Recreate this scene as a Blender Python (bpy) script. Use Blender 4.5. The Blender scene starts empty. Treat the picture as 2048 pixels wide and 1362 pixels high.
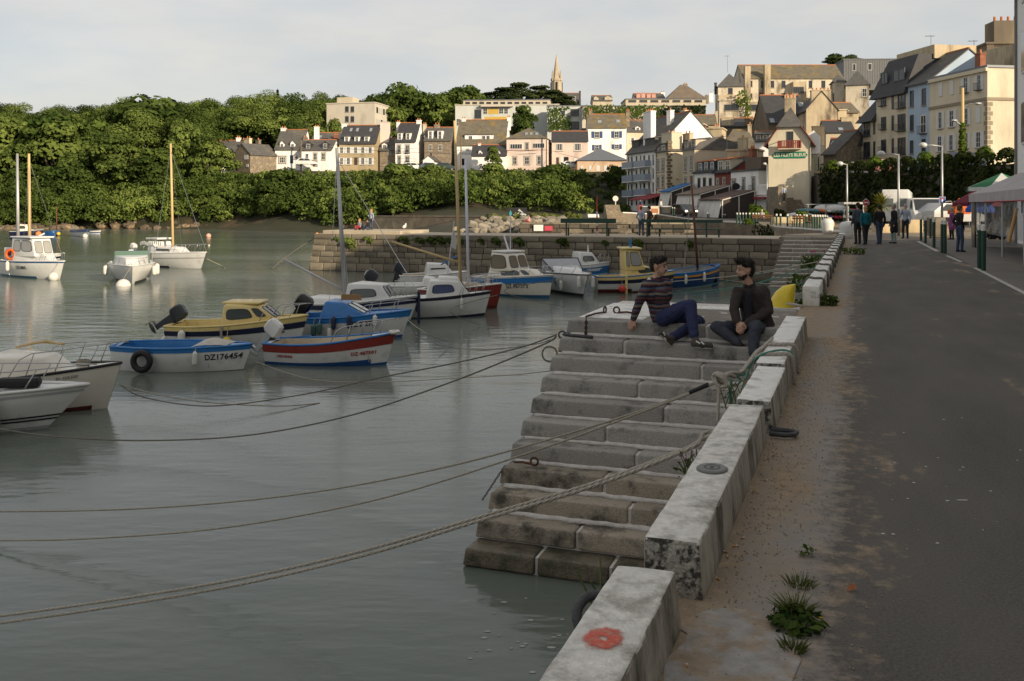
import bpy, bmesh, math, random
import numpy as np
from mathutils import Vector as V, Matrix as MX, noise as MN
PI = math.pi
RN = random.Random(11)
SC = bpy.context.scene
COL = SC.collection
# ------------------------------------------------------------------ camera, sky, sun, exposure
F, HC, HZ, WZ = 1900.0, 1.55, 413.0, -2.33      # focal length in photo pixels, eye height, horizon row, water level
cam = bpy.data.cameras.new('camera'); cam.sensor_width = 36; cam.lens = 36*F/2048; cam.shift_y = (HZ-681)/2048
cam.clip_start = .05; cam.clip_end = 6000
camo = bpy.data.objects.new('camera', cam); COL.objects.link(camo)
camo.location = (0, 0, HC); camo.rotation_euler = (PI/2, 0, 0); SC.camera = camo
SUN_EL = math.radians(18); SH = V((.67, -.74, 0)).normalized()
SDIR = V((SH.x*math.cos(SUN_EL), SH.y*math.cos(SUN_EL), math.sin(SUN_EL)))
sl = bpy.data.lights.new('sun', 'SUN'); sl.energy = 3.1; sl.angle = math.radians(.6); sl.color = (1.0, .83, .60)
so = bpy.data.objects.new('sun', sl); COL.objects.link(so); so.rotation_euler = (-SDIR).to_track_quat('-Z', 'Y').to_euler()
world = bpy.data.worlds.new('World'); SC.world = world; world.use_nodes = True
def setup_world():
    nt = world.node_tree; N = nt.nodes; L = nt.links
    for n in list(N): N.remove(n)
    out = N.new('ShaderNodeOutputWorld'); bg = N.new('ShaderNodeBackground'); bg.inputs[1].default_value = .09
    sky = N.new('ShaderNodeTexSky'); sky.sky_type = 'NISHITA'; sky.sun_disc = False
    sky.sun_elevation = SUN_EL; sky.sun_rotation = math.atan2(SH.x, SH.y); sky.air_density = 1.0; sky.dust_density = 1.5; sky.ozone_density = 1.5
    tc = N.new('ShaderNodeTexCoord'); cb = N.new('ShaderNodeMapping'); cb.inputs['Scale'].default_value = (2.2, 2.2, 7.5); L.new(tc.outputs['Generated'], cb.inputs[0])
    n1 = N.new('ShaderNodeTexNoise'); n1.inputs['Scale'].default_value = 1.3; n1.inputs['Detail'].default_value = 9; n1.inputs['Roughness'].default_value = .6; n1.inputs['Distortion'].default_value = .3
    L.new(cb.outputs[0], n1.inputs['Vector'])
    r1 = N.new('ShaderNodeMapRange'); r1.inputs[1].default_value = .36; r1.inputs[2].default_value = .70; r1.inputs[3].default_value = .78; r1.inputs[4].default_value = .92; r1.clamp = True
    L.new(n1.outputs[0], r1.inputs[0])
    n2 = N.new('ShaderNodeTexNoise'); n2.inputs['Scale'].default_value = 3.0; n2.inputs['Detail'].default_value = 6; L.new(cb.outputs[0], n2.inputs['Vector'])
    cr = N.new('ShaderNodeValToRGB'); cr.color_ramp.elements[0].position = .38; cr.color_ramp.elements[1].position = .66
    cr.color_ramp.elements[0].color = (.87, .86, .845, 1); cr.color_ramp.elements[1].color = (1.03, .965, .88, 1); L.new(n2.outputs[0], cr.inputs[0])
    sc = N.new('ShaderNodeVectorMath'); sc.operation = 'SCALE'; sc.inputs['Scale'].default_value = 4.08; L.new(cr.outputs[0], sc.inputs[0])
    mix = N.new('ShaderNodeMixRGB'); L.new(r1.outputs[0], mix.inputs[0]); L.new(sky.outputs[0], mix.inputs[1]); L.new(sc.outputs[0], mix.inputs[2])
    L.new(mix.outputs[0], bg.inputs[0]); L.new(bg.outputs[0], out.inputs[0])
setup_world()
SC.view_settings.view_transform = 'Standard'; SC.view_settings.look = 'None'; SC.view_settings.exposure = .98; SC.view_settings.gamma = 1
SC.cycles.use_denoising = True; SC.cycles.max_bounces = 6; SC.cycles.diffuse_bounces = 3; SC.cycles.glossy_bounces = 3
SC.cycles.transparent_max_bounces = 8; SC.cycles.transmission_bounces = 4; SC.cycles.caustics_reflective = False; SC.cycles.caustics_refractive = False

# ------------------------------------------------------------------ measuring helpers: photo pixel + distance -> place
def P(u, v, y): return V(((u-1024)*y/F, y, HC-(v-HZ)*y/F))
def G(u, v, z=0.0): return P(u, v, F*(HC-z)/(v-HZ))
QO = V((-.60, 0, 0)); QD = V((.3418, .9398, 0)); QN = V((.9398, -.3418, 0))
def Q(t, s, z=0.0): return QO+QD*t+QN*s+V((0, 0, z))      # quay coordinates: t along the quay, s landward
QROT = math.atan2(QD.y, QD.x)-PI/2                        # local +y = along quay, +x = landward

# ------------------------------------------------------------------ materials
MATS = {}
def mat(name, col, rough=.75, var=.12, scale=4.0, bump=0.0, bscale=25.0, col2=None, s2=2.0, lo=.5, hi=.65, metal=0.0, stretch=None, detail=5, spec=.4, objrand=0.0, alpha=1.0, trans=0.0, coat=0.0):
    if name in MATS: return MATS[name]
    m = bpy.data.materials.new(name); m.use_nodes = True; MATS[name] = m
    nt = m.node_tree; N = nt.nodes; L = nt.links; b = N['Principled BSDF']
    b.inputs['Roughness'].default_value = rough; b.inputs['Metallic'].default_value = metal; b.inputs['Specular IOR Level'].default_value = spec
    b.inputs['Alpha'].default_value = alpha; b.inputs['Coat Weight'].default_value = coat
    if trans: b.inputs['Transmission Weight'].default_value = trans
    tc = N.new('ShaderNodeTexCoord'); vec = tc.outputs['Object']
    if stretch:
        mp = N.new('ShaderNodeMapping'); mp.inputs['Scale'].default_value = stretch; L.new(vec, mp.inputs[0]); vec = mp.outputs[0]
    n = N.new('ShaderNodeTexNoise'); n.inputs['Scale'].default_value = scale; n.inputs['Detail'].default_value = detail; n.inputs['Roughness'].default_value = .62; L.new(vec, n.inputs['Vector'])
    mr = N.new('ShaderNodeMapRange'); mr.inputs[1].default_value = .25; mr.inputs[2].default_value = .75; mr.inputs[3].default_value = 1-var; mr.inputs[4].default_value = 1+var; L.new(n.outputs[0], mr.inputs[0])
    base = N.new('ShaderNodeRGB'); base.outputs[0].default_value = (*col, 1); c = base.outputs[0]
    if col2:
        n2 = N.new('ShaderNodeTexNoise'); n2.inputs['Scale'].default_value = s2; n2.inputs['Detail'].default_value = 7; n2.inputs['Roughness'].default_value = .65; L.new(vec, n2.inputs['Vector'])
        m2 = N.new('ShaderNodeMapRange'); m2.inputs[1].default_value = lo; m2.inputs[2].default_value = hi; m2.clamp = True; L.new(n2.outputs[0], m2.inputs[0])
        mi = N.new('ShaderNodeMixRGB'); mi.inputs[2].default_value = (*col2, 1); L.new(m2.outputs[0], mi.inputs[0]); L.new(c, mi.inputs[1]); c = mi.outputs[0]
    f = mr.outputs[0]
    if objrand:
        oi = N.new('ShaderNodeObjectInfo'); ma = N.new('ShaderNodeMapRange'); ma.inputs[3].default_value = 1-objrand; ma.inputs[4].default_value = 1+objrand; L.new(oi.outputs['Random'], ma.inputs[0])
        mm = N.new('ShaderNodeMath'); mm.operation = 'MULTIPLY'; L.new(f, mm.inputs[0]); L.new(ma.outputs[0], mm.inputs[1]); f = mm.outputs[0]
    vs = N.new('ShaderNodeVectorMath'); vs.operation = 'SCALE'; L.new(c, vs.inputs[0]); L.new(f, vs.inputs['Scale'])
    L.new(vs.outputs[0], b.inputs['Base Color'])
    if bump:
        nb = N.new('ShaderNodeTexNoise'); nb.inputs['Scale'].default_value = bscale; nb.inputs['Detail'].default_value = 4; L.new(vec, nb.inputs['Vector'])
        bp = N.new('ShaderNodeBump'); bp.inputs['Strength'].default_value = bump; bp.inputs['Distance'].default_value = .02; L.new(nb.outputs[0], bp.inputs['Height']); L.new(bp.outputs[0], b.inputs['Normal'])
    return m

# ------------------------------------------------------------------ mesh helpers
class MB:
    def __init__(s): s.v = []; s.f = []; s.m = []; s.k = 0
    def add(s, vs, fs):
        o = len(s.v); s.v += [tuple(x) for x in vs]; s.f += [tuple(i+o for i in f) for f in fs]; s.m += [s.k]*len(fs); return s
    def quad(s, a, b, c, d): return s.add([a, b, c, d], [(0, 1, 2, 3)])
    def hexa(s, p): return s.add(p, [(0, 3, 2, 1), (4, 5, 6, 7), (0, 1, 5, 4), (1, 2, 6, 5), (2, 3, 7, 6), (3, 0, 4, 7)])   # 4 bottom ccw, 4 top ccw
    def box(s, x0, x1, y0, y1, z0, z1): return s.hexa([(x0, y0, z0), (x1, y0, z0), (x1, y1, z0), (x0, y1, z0), (x0, y0, z1), (x1, y0, z1), (x1, y1, z1), (x0, y1, z1)])
    def cbox(s, x0, x1, y0, y1, z0, z1, b):                # box with chamfered edges
        def ring(z, i): return [(x0+i, y0, z), (x1-i, y0, z), (x1, y0+i, z), (x1, y1-i, z), (x1-i, y1, z), (x0+i, y1, z), (x0, y1-i, z), (x0, y0+i, z)]
        def ring2(z): return [(x0+b, y0+b*.6, z), (x1-b, y0+b*.6, z), (x1-b*.6, y0+b, z), (x1-b*.6, y1-b, z), (x1-b, y1-b*.6, z), (x0+b, y1-b*.6, z), (x0+b*.6, y1-b, z), (x0+b*.6, y0+b, z)]
        return s.loft([ring2(z0), ring(z0+b, b), ring(z1-b, b), ring2(z1)], caps=True)
    def loft(s, rings, caps=False, close=True):
        n = len(rings[0]); vs = [p for r in rings for p in r]; fs = []
        for i in range(len(rings)-1):
            for j in range(n if close else n-1):
                k = (j+1) % n; fs.append((i*n+j, i*n+k, (i+1)*n+k, (i+1)*n+j))
        if caps: fs.append(tuple(range(n-1, -1, -1))); fs.append(tuple((len(rings)-1)*n+j for j in range(n)))
        return s.add(vs, fs)
    def tube(s, pts, r, n=6, caps=True, closed=False):
        pts = [V(p) for p in pts]; rs = r if isinstance(r, (list, tuple)) else [r]*len(pts); rings = []; up = None; m = len(pts)
        for i, p in enumerate(pts):
            if closed: t = pts[(i+1) % m]-pts[i-1]
            else: t = (pts[min(i+1, m-1)]-pts[max(i-1, 0)])
            t = t.normalized() if t.length > 1e-9 else V((0, 0, 1))
            if up is None: up = V((0, 0, 1)) if abs(t.z) < .9 else V((1, 0, 0))
            a = t.cross(up)
            if a.length < 1e-6: a = t.cross(V((0, 1, .1)))
            a.normalize(); b = a.cross(t); up = b
            rings.append([p+(a*math.cos(2*PI*j/n)+b*math.sin(2*PI*j/n))*rs[i] for j in range(n)])
        if closed: rings.append(rings[0])
        return s.loft(rings, caps and not closed)
    def cyl(s, x, y, z0, z1, r0, r1=None, n=10): return s.tube([(x, y, z0), (x, y, z1)], [r0, r0 if r1 is None else r1], n)
    def ball(s, c, r, n=10, m=7):
        rx, ry, rz = r if isinstance(r, (tuple, list)) else (r, r, r); rings = []
        for i in range(m+1):
            a = PI*(i/m-.5); q = max(math.cos(a), .02); rings.append([(c[0]+rx*q*math.cos(2*PI*j/n), c[1]+ry*q*math.sin(2*PI*j/n), c[2]+rz*math.sin(a)) for j in range(n)])
        return s.loft(rings, True)
    def poly(s, pts, d):                                  # extruded polygon, d = extrusion vector
        n = len(pts); d = V(d); a = [V(p) for p in pts]; b = [p+d for p in a]
        return s.add(a+b, [tuple(range(n))]+[tuple(range(2*n-1, n-1, -1))]+[((j+1) % n, j, n+j, n+(j+1) % n) for j in range(n)])
    def build(s, name, m=None, parent=None, smooth=False, fix=True):
        me = bpy.data.meshes.new(name); me.from_pydata(s.v, [], s.f)
        ms = m if isinstance(m, (list, tuple)) else [m]
        for x in ms:
            if x: me.materials.append(x)
        if len(ms) > 1: me.polygons.foreach_set('material_index', s.m)
        if smooth: me.polygons.foreach_set('use_smooth', [True]*len(me.polygons))
        if fix:
            bm = bmesh.new(); bm.from_mesh(me); bmesh.ops.recalc_face_normals(bm, faces=bm.faces); bm.to_mesh(me); bm.free()
        me.update(); o = bpy.data.objects.new(name, me); COL.objects.link(o)
        if parent: o.parent = parent
        return o
def tag(o, label, cat, group=None):
    o['label'] = label; o['category'] = cat
    if group: o['group'] = group
    return o
def thing(name, label, cat, loc=(0, 0, 0), rz=0.0, group=None):
    o = bpy.data.objects.new(name, None); o.empty_display_size = .2; COL.objects.link(o); o.location = loc; o.rotation_euler = (0, 0, rz)
    return tag(o, label, cat, group)
def nth(i): return str(i+1)+({1: 'st', 2: 'nd', 3: 'rd'}.get((i+1) % 10, 'th') if i not in (10, 11, 12) else 'th')
def struct(o): o['kind'] = 'structure'; return o
def stuff(o, label, cat=None): o['kind'] = 'stuff'; o['label'] = label; return o
def dup(src, name, parent=None, mx=None):
    o = bpy.data.objects.new(name, src.data); COL.objects.link(o)
    if parent: o.parent = parent
    if mx is not None: o.matrix_local = mx
    return o
def autosm(o, ang=40):
    me = o.data; me.polygons.foreach_set('use_smooth', [True]*len(me.polygons))
    bm = bmesh.new(); bm.from_mesh(me); a = math.radians(ang)
    for e in bm.edges:
        if len(e.link_faces) == 2 and e.calc_face_angle(0) > a: e.smooth = False
        elif len(e.link_faces) != 2: e.smooth = False
    bm.to_mesh(me); bm.free(); return o
def text_mesh(txt, size=1.0, squash=1.0, bold=0.0):
    cu = bpy.data.curves.new('lettering', 'FONT'); cu.body = txt; cu.size = size; cu.align_x = 'CENTER'; cu.align_y = 'CENTER'; cu.resolution_u = 2; cu.offset = bold
    o = bpy.data.objects.new('lettering', cu); COL.objects.link(o); dg = bpy.context.evaluated_depsgraph_get(); dg.update()
    me = bpy.data.meshes.new_from_object(o.evaluated_get(dg)); bpy.data.objects.remove(o); bpy.data.curves.remove(cu)
    for v in me.vertices: v.co.x *= squash
    return me
def text_obj(txt, size, m, name='lettering', parent=None, mx=None, fn=None, squash=1.0, bold=0.0):
    me = text_mesh(txt, size, squash, bold); me.materials.clear(); me.materials.append(m)
    if fn:
        for v in me.vertices: v.co = fn(v.co)
    o = bpy.data.objects.new(name, me); COL.objects.link(o)
    if parent: o.parent = parent
    if mx is not None: o.matrix_local = mx
    return o
# ------------------------------------------------------------------ materials used across the place
def water_mat():
    m = bpy.data.materials.new('harbour_water'); m.use_nodes = True; nt = m.node_tree; N = nt.nodes; L = nt.links; b = N['Principled BSDF']
    b.inputs['Base Color'].default_value = (.105, .122, .103, 1); b.inputs['Roughness'].default_value = .06; b.inputs['IOR'].default_value = 1.33
    tc = N.new('ShaderNodeTexCoord'); hs = []
    for sc, st, w in (((.55, 1.5, 1), 1.0, .55), ((2.2, 5.5, 1), 1.0, .22), ((.07, .16, 1), 1.0, 1.5)):
        mp = N.new('ShaderNodeMapping'); mp.inputs['Scale'].default_value = sc; mp.inputs['Rotation'].default_value = (0, 0, .12); L.new(tc.outputs['Object'], mp.inputs[0])
        n = N.new('ShaderNodeTexNoise'); n.inputs['Scale'].default_value = st; n.inputs['Detail'].default_value = 3; L.new(mp.outputs[0], n.inputs['Vector'])
        k = N.new('ShaderNodeMath'); k.operation = 'MULTIPLY'; k.inputs[1].default_value = w; L.new(n.outputs[0], k.inputs[0]); hs.append(k.outputs[0])
    a = N.new('ShaderNodeMath'); L.new(hs[0], a.inputs[0]); L.new(hs[1], a.inputs[1]); a2 = N.new('ShaderNodeMath'); L.new(a.outputs[0], a2.inputs[0]); L.new(hs[2], a2.inputs[1])
    # ruffled cat's-paw bands: roughness varies slowly over the harbour
    mp = N.new('ShaderNodeMapping'); mp.inputs['Scale'].default_value = (.012, .07, 1); L.new(tc.outputs['Object'], mp.inputs[0])
    n = N.new('ShaderNodeTexNoise'); n.inputs['Scale'].default_value = 1.3; n.inputs['Detail'].default_value = 3; L.new(mp.outputs[0], n.inputs['Vector'])
    mr = N.new('ShaderNodeMapRange'); mr.inputs[1].default_value = .4; mr.inputs[2].default_value = .65; mr.inputs[3].default_value = .11; mr.inputs[4].default_value = .19; L.new(n.outputs[0], mr.inputs[0]); L.new(mr.outputs[0], b.inputs['Roughness'])
    bp = N.new('ShaderNodeBump'); bp.inputs['Strength'].default_value = .45; bp.inputs['Distance'].default_value = .07; L.new(a2.outputs[0], bp.inputs['Height']); L.new(bp.outputs[0], b.inputs['Normal'])
    return m
def road_mat():                                            # object x = metres from the parapet, y = metres along the quay
    m = bpy.data.materials.new('sandy_asphalt'); m.use_nodes = True; nt = m.node_tree; N = nt.nodes; L = nt.links; b = N['Principled BSDF']; b.inputs['Roughness'].default_value = .88; b.inputs['Specular IOR Level'].default_value = .25
    tc = N.new('ShaderNodeTexCoord'); sx = N.new('ShaderNodeSeparateXYZ'); L.new(tc.outputs['Object'], sx.inputs[0])
    def noise(sc, det=5, ro=.6, vec=None):
        n = N.new('ShaderNodeTexNoise'); n.inputs['Scale'].default_value = sc; n.inputs['Detail'].default_value = det; n.inputs['Roughness'].default_value = ro; L.new(vec or tc.outputs['Object'], n.inputs['Vector']); return n.outputs[0]
    def rng(i, a, c, d=0., e=1.):
        r = N.new('ShaderNodeMapRange'); r.clamp = True
        for k, x in enumerate((a, c, d, e)): r.inputs[k+1].default_value = x
        L.new(i, r.inputs[0]); return r.outputs[0]
    def op(o, x, y):
        k = N.new('ShaderNodeMath'); k.operation = o
        for j, q in enumerate((x, y)):
            if isinstance(q, (int, float)): k.inputs[j].default_value = q
            else: L.new(q, k.inputs[j])
        return k.outputs[0]
    def mixc(f, c1, c2):
        k = N.new('ShaderNodeMixRGB'); L.new(f, k.inputs[0])
        for j, q in ((1, c1), (2, c2)):
            if isinstance(q, tuple): k.inputs[j].default_value = (*q, 1)
            else: L.new(q, k.inputs[j])
        return k.outputs[0]
    mp = N.new('ShaderNodeMapping'); mp.inputs['Scale'].default_value = (1.6, .45, 1); L.new(tc.outputs['Object'], mp.inputs[0])
    big = noise(1.1, 6, .6, mp.outputs[0]); fine = noise(75, 3, .75); mid = noise(9, 8, .72)
    wob = op('ADD', sx.outputs[0], op('MULTIPLY', op('SUBTRACT', mid, .5), .55)); wob = op('ADD', wob, op('MULTIPLY', op('SUBTRACT', big, .5), .5))
    edge = rng(wob, .12, .88, 1, 0)              # sand blown against the parapet, thinning across the lane
    far = rng(sx.outputs[0], 1.5, 3.4, 0, .30)
    patch = rng(big, .50, .70, 0, .70)
    cover = op('ADD', op('ADD', op('MULTIPLY', edge, 1.05), patch), far)
    th = op('ADD', op('MULTIPLY', mid, .95), op('MULTIPLY', fine, .45))
    sand = rng(op('SUBTRACT', cover, th), -.22, .20)
    asp = mixc(rng(fine, .3, .7), (.024, .0225, .0215), (.135, .124, .112)); asp = mixc(rng(mid, .35, .7, 0, .45), asp, (.088, .084, .08))
    asp = mixc(rng(big, .3, .6, 0, .4), asp, (.15, .135, .115))
    snd = mixc(rng(mid, .3, .7), (.33, .25, .168), (.19, .143, .096)); snd = mixc(rng(fine, .55, .72, 0, .6), snd, (.48, .41, .31))
    con = rng(op('MULTIPLY', rng(wob, -.05, .10), rng(wob, .34, .50, 1, 0)), 0, 1)      # concrete strip under the sand
    asp = mixc(op('MULTIPLY', con, .8), asp, (.27, .26, .245))
    sand = op('MULTIPLY', sand, op('SUBTRACT', 1.0, op('MULTIPLY', con, rng(big, .40, .58, .8, .0))))
    L.new(mixc(sand, asp, snd), b.inputs['Base Color'])
    bp = N.new('ShaderNodeBump'); bp.inputs['Strength'].default_value = .55; bp.inputs['Distance'].default_value = .012; L.new(fine, bp.inputs['Height']); L.new(bp.outputs[0], b.inputs['Normal'])
    return m
granite = mat('granite_step', (.30, .283, .258), .85, .38, 70, .5, 90, (.11, .105, .096), 3.2, .52, .68, objrand=.12)
granite_low = mat('granite_step_wet_zone', (.29, .25, .195), .85, .35, 60, .6, 50, (.07, .064, .05), 2.6, .48, .62, objrand=.15)
granite_wet = mat('granite_tide_band', (.13, .108, .075), .5, .35, 40, .6, 50, (.045, .045, .026), 3.0, .45, .6)
mortar = mat('pale_mortar', (.54, .51, .475), .9, .22, 12, .5, 40)
plaster = mat('parapet_concrete', (.61, .59, .55), .9, .24, 18, .4, 70, (.31, .295, .26), 8, .48, .66, detail=8)
plaster_w = mat('parapet_whitewash', (.72, .705, .67), .9, .15, 12, .4, 70, (.40, .385, .35), 5.5, .54, .64, detail=8)
plaster_s = mat('parapet_stained_shaded_render', (.36, .33, .275), .95, .3, 10, .6, 50, (.10, .092, .07), 3.5, .47, .62, stretch=(1, 1, .35), detail=8)
rubble = mat('broken_concrete', (.34, .32, .28), .95, .5, 40, .9, 60, (.05, .048, .042), 22, .46, .56)
pebble = mat('landing_aggregate', (.20, .178, .145), .92, .35, 30, .9, 70, (.29, .275, .25), 4, .55, .6)
rust = mat('rusted_iron', (.062, .032, .022), .85, .35, 18, .6, 60, (.13, .055, .025), 7, .5, .65)
iron = mat('dark_iron', (.045, .046, .05), .6, .3, 15, .4, 50)
pierstone = mat('pier_granite', (.20, .172, .128), .9, .25, 2.2, .6, 14, (.115, .10, .075), .9, .48, .62, objrand=.30)
piertop = mat('pier_paving', (.40, .345, .26), .9, .18, 1.5, .3, 12)
darkgap = mat('masonry_core', (.06, .053, .043), .95, .2, 3)
paving = mat('pavement_asphalt', (.13, .12, .108), .9, .2, 1.3, .4, 30, (.165, .14, .11), .5, .5, .7)
whitepaint = mat('worn_white_paint', (.42, .41, .38), .8, .25, 14, col2=(.12, .115, .11), s2=9, lo=.55, hi=.66)
# ------------------------------------------------------------------ water, seabed, terrain
struct(MB().quad((-900, -60, WZ), (900, -60, WZ), (900, 185, WZ), (-900, 185, WZ)).build('water', water_mat()))
struct(MB().quad((-900, -60, -4.6), (900, -60, -4.6), (900, 190, -4.6), (-900, 190, -4.6)).build('seabed', mat('silt', (.07, .065, .05), .9)))
TP = {-900: [(150, -3.6), (164, -2.9), (168, -1.7), (176, 1.5), (205, 5), (262, 14), (330, 22.5), (430, 27), (800, 34)],
      100: [(150, -3.6), (164, -2.9), (168, -1.7), (176, 1.5), (205, 5), (262, 14), (330, 22.5), (430, 27), (800, 34)],
      330: [(150, -3.6), (162, -2.7), (165, -1.5), (172, 2), (184, 6.5), (210, 8.5), (262, 14.5), (330, 23), (430, 27.5), (800, 34)],
      430: [(148, -3.6), (160, -2.7), (164, -1.3), (170, 3), (182, 8.2), (205, 9), (225, 11.5), (300, 21), (400, 27), (800, 34)],
      700: [(122, -3.6), (140, -2.7), (145, -1.2), (158, 3.2), (178, 8.2), (205, 9), (240, 15), (300, 22), (400, 31), (800, 34)],
      930: [(88, -3.2), (96, -1.6), (106, -.2), (134, .5), (148, 3.6), (172, 8.2), (200, 9), (230, 14.5), (300, 21), (420, 29), (800, 33)],
      1240: [(98, -3), (106, -.6), (124, .3), (148, .8), (156, 4), (168, 7.8), (195, 9.3), (240, 16), (300, 22), (420, 28), (800, 30)],
      1360: [(98, -3), (106, -.6), (124, .2), (150, .8), (162, 5), (180, 9), (240, 17), (300, 23), (420, 28), (800, 30)],
      1500: [(100, -2), (106, -.6), (122, .0), (140, 5), (160, 8.5), (200, 17), (240, 21), (300, 25), (420, 28), (800, 30)],
      1700: [(98, -2), (101, -.8), (103, 3), (130, 5), (165, 9), (200, 16.5), (240, 19), (300, 25), (420, 28), (800, 30)],
      2600: [(98, -2), (101, -.8), (103, 4.6), (130, 5), (165, 9), (200, 16.5), (240, 19), (300, 25), (420, 28), (800, 30)]}
TU = sorted(TP)
def _pz(u, y):
    p = TP[u]
    if y <= p[0][0]: return p[0][1]
    for (a, b), (c, d) in zip(p, p[1:]):
        if y <= c: return b+(d-b)*(y-a)/(c-a)
    return p[-1][1]
def ground_z(x, y):
    u = min(max(1024+F*x/max(y, 1), TU[0]), TU[-1])
    for a, b in zip(TU, TU[1:]):
        if u <= b: k = (u-a)/(b-a); return _pz(a, y)*(1-k)+_pz(b, y)*k+MN.noise((x*.06, y*.06, 0))*.5
def terrain():
    us = list(range(-900, 2601, 50)); ys = [86, 92, 98, 102, 104, 108, 114]+list(range(120, 210, 4))+list(range(210, 300, 10))+list(range(300, 460, 20))+[520, 640, 800]
    vs = []; fs = []
    for y in ys:
        for u in us: x = (u-1024)*y/F; vs.append((x, y, ground_z(x, y)))
    n = len(us)
    for i in range(len(ys)-1):
        for j in range(n-1): fs.append((i*n+j, i*n+j+1, (i+1)*n+j+1, (i+1)*n+j))
    struct(MB().add(vs, fs).build('hillside', mat('hillside_earth', (.032, .034, .016), .95, .3, .4, col2=(.075, .052, .03), s2=.16, lo=.54, hi=.66), smooth=True))
terrain()
# ------------------------------------------------------------------ quay body, road, pavement
def qobj(o): o.location = QO; o.rotation_euler = (0, 0, QROT); return o      # object x = s, y = t
def in_q(mb, name, m, parent=None, smooth=False): return qobj(mb.build(name, m, parent, smooth))
struct(in_q(MB().box(-.265, 46, -12, 47.6, -4.5, -.008), 'quay', mat('quay_masonry', (.20, .18, .15), .9, .3, 2.5, .6, 12, (.10, .095, .075), 1.2, .5, .65)))
struct(in_q(MB().quad((0-.26, -11, 0), (3.42, -11, 0), (3.42, 47.5, 0), (-.26, 47.5, 0)), 'road', road_mat()))
struct(in_q(MB().quad((3.42, -11, -.001), (46, -11, -.001), (46, 47.5, -.001), (3.42, 47.5, -.001)), 'pavement', paving))
sb_ = MB(); sb_.add([(.165+.20*math.copysign(abs(math.cos(a))**.5, math.cos(a))+RN.uniform(-.022, .022), 3.42+.50*math.copysign(abs(math.sin(a))**.5, math.sin(a))+RN.uniform(-.03, .03), .004) for a in [2*PI*i/56 for i in range(56)]], [tuple(range(56))]); struct(in_q(sb_, 'concrete_slab', mat('slab_concrete', (.27, .26, .245), .9, .25, 12, .4, 60, (.25, .19, .13), 5, .44, .58, detail=9)))
ln = in_q(MB().quad((3.34, 13, .004), (3.44, 13, .004), (3.40, 26.8, .004), (3.30, 26.8, .004)).quad((3.24, 29.5, .004), (3.34, 29.5, .004), (3.26, 33, .004), (3.16, 33, .004)).quad((3.1, 36, .004), (3.22, 36, .004), (3.15, 46, .004), (3.03, 46, .004)), 'road_marking', whitepaint); struct(ln)
# plaza at the head of the quay with its basin walls
pl = [Q(47.3, 46), Q(47.3, -.26), Q(50.5, -.26), Q(50.5, -3.2), Q(55.6, -3.2), V((18.9, 57, 0)), V((19.7, 70, 0)), V((21.8, 86, 0)), V((20.6, 101, 0)), V((20.8, 112, 0)), V((80, 112, 0))]
top = [(p.x, p.y, -.012) for p in pl]; bot = [(p.x, p.y, -4.5) for p in pl]; n = len(pl)
struct(MB().add(top+bot, [tuple(range(n))]+[(i, (i+1) % n, n+(i+1) % n, n+i) for i in range(n)]).build('plaza', mat('plaza_asphalt', (.165, .14, .11), .9, .25, .5, .3, 10, (.23, .185, .13), .35, .45, .6)))
rp = [(20.6, 98, -.006), (33, 100, -.006), (31, 108, .1), (24, 135, .7), (19.5, 153, .95), (14.5, 153, .95), (18.2, 124, .55)]
struct(MB().add(rp+[(x, y, -4.5) for x, y, z in rp], [tuple(range(7))]+[(i, (i+1) % 7, 7+(i+1) % 7, 7+i) for i in range(7)]).build('ramp', mat('ramp_tar', (.09, .085, .08), .9, .2, .8)))
# ------------------------------------------------------------------ stone blocks with worn edges
def rblock(name, x0, x1, y0, y1, z0, z1, bev, amp, seed, m, parent=None, cuts=6, segs=2, fn=None, fine=0.0):
    bm = bmesh.new(); bmesh.ops.create_cube(bm, size=1)
    for v in bm.verts: v.co = V(((x0+x1)/2+v.co.x*(x1-x0), (y0+y1)/2+v.co.y*(y1-y0), (z0+z1)/2+v.co.z*(z1-z0)))
    ax = max(range(3), key=lambda a: (x1-x0, y1-y0, z1-z0)[a])
    bmesh.ops.bevel(bm, geom=list(bm.edges), offset=bev, segments=segs, profile=.5, affect='EDGES')
    if cuts:
        es = [e for e in bm.edges if abs((e.verts[0].co-e.verts[1].co)[ax]) > .6*((x1-x0, y1-y0, z1-z0)[ax])]
        bmesh.ops.subdivide_edges(bm, edges=es, cuts=cuts, use_grid_fill=True)
    for v in bm.verts:
        p = v.co*4+V((seed*3.7, seed*1.3, seed)); v.co += V((MN.noise(p), MN.noise(p+V((9, 0, 0))), MN.noise(p+V((0, 9, 0)))))*amp
        if fn: v.co = fn(v.co)
    if fine:                                               # chipped, weathered skin
        bmesh.ops.subdivide_edges(bm, edges=list(bm.edges), cuts=2, use_grid_fill=True); bm.normal_update()
        for v in bm.verts:
            p = v.co*26+V((seed, 0, 0)); k = MN.noise(p)*.6+MN.noise(p*2.7)*.4; v.co += v.normal*fine*(k-.35*max(0, MN.noise(v.co*9+V((0, seed, 0)))-.25)*6)
    me = bpy.data.meshes.new(name); bm.to_mesh(me); bm.free(); me.materials.append(m); me.polygons.foreach_set('use_smooth', [True]*len(me.polygons))
    o = bpy.data.objects.new(name, me); COL.objects.link(o)
    if parent: o.parent = parent
    return o
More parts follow.
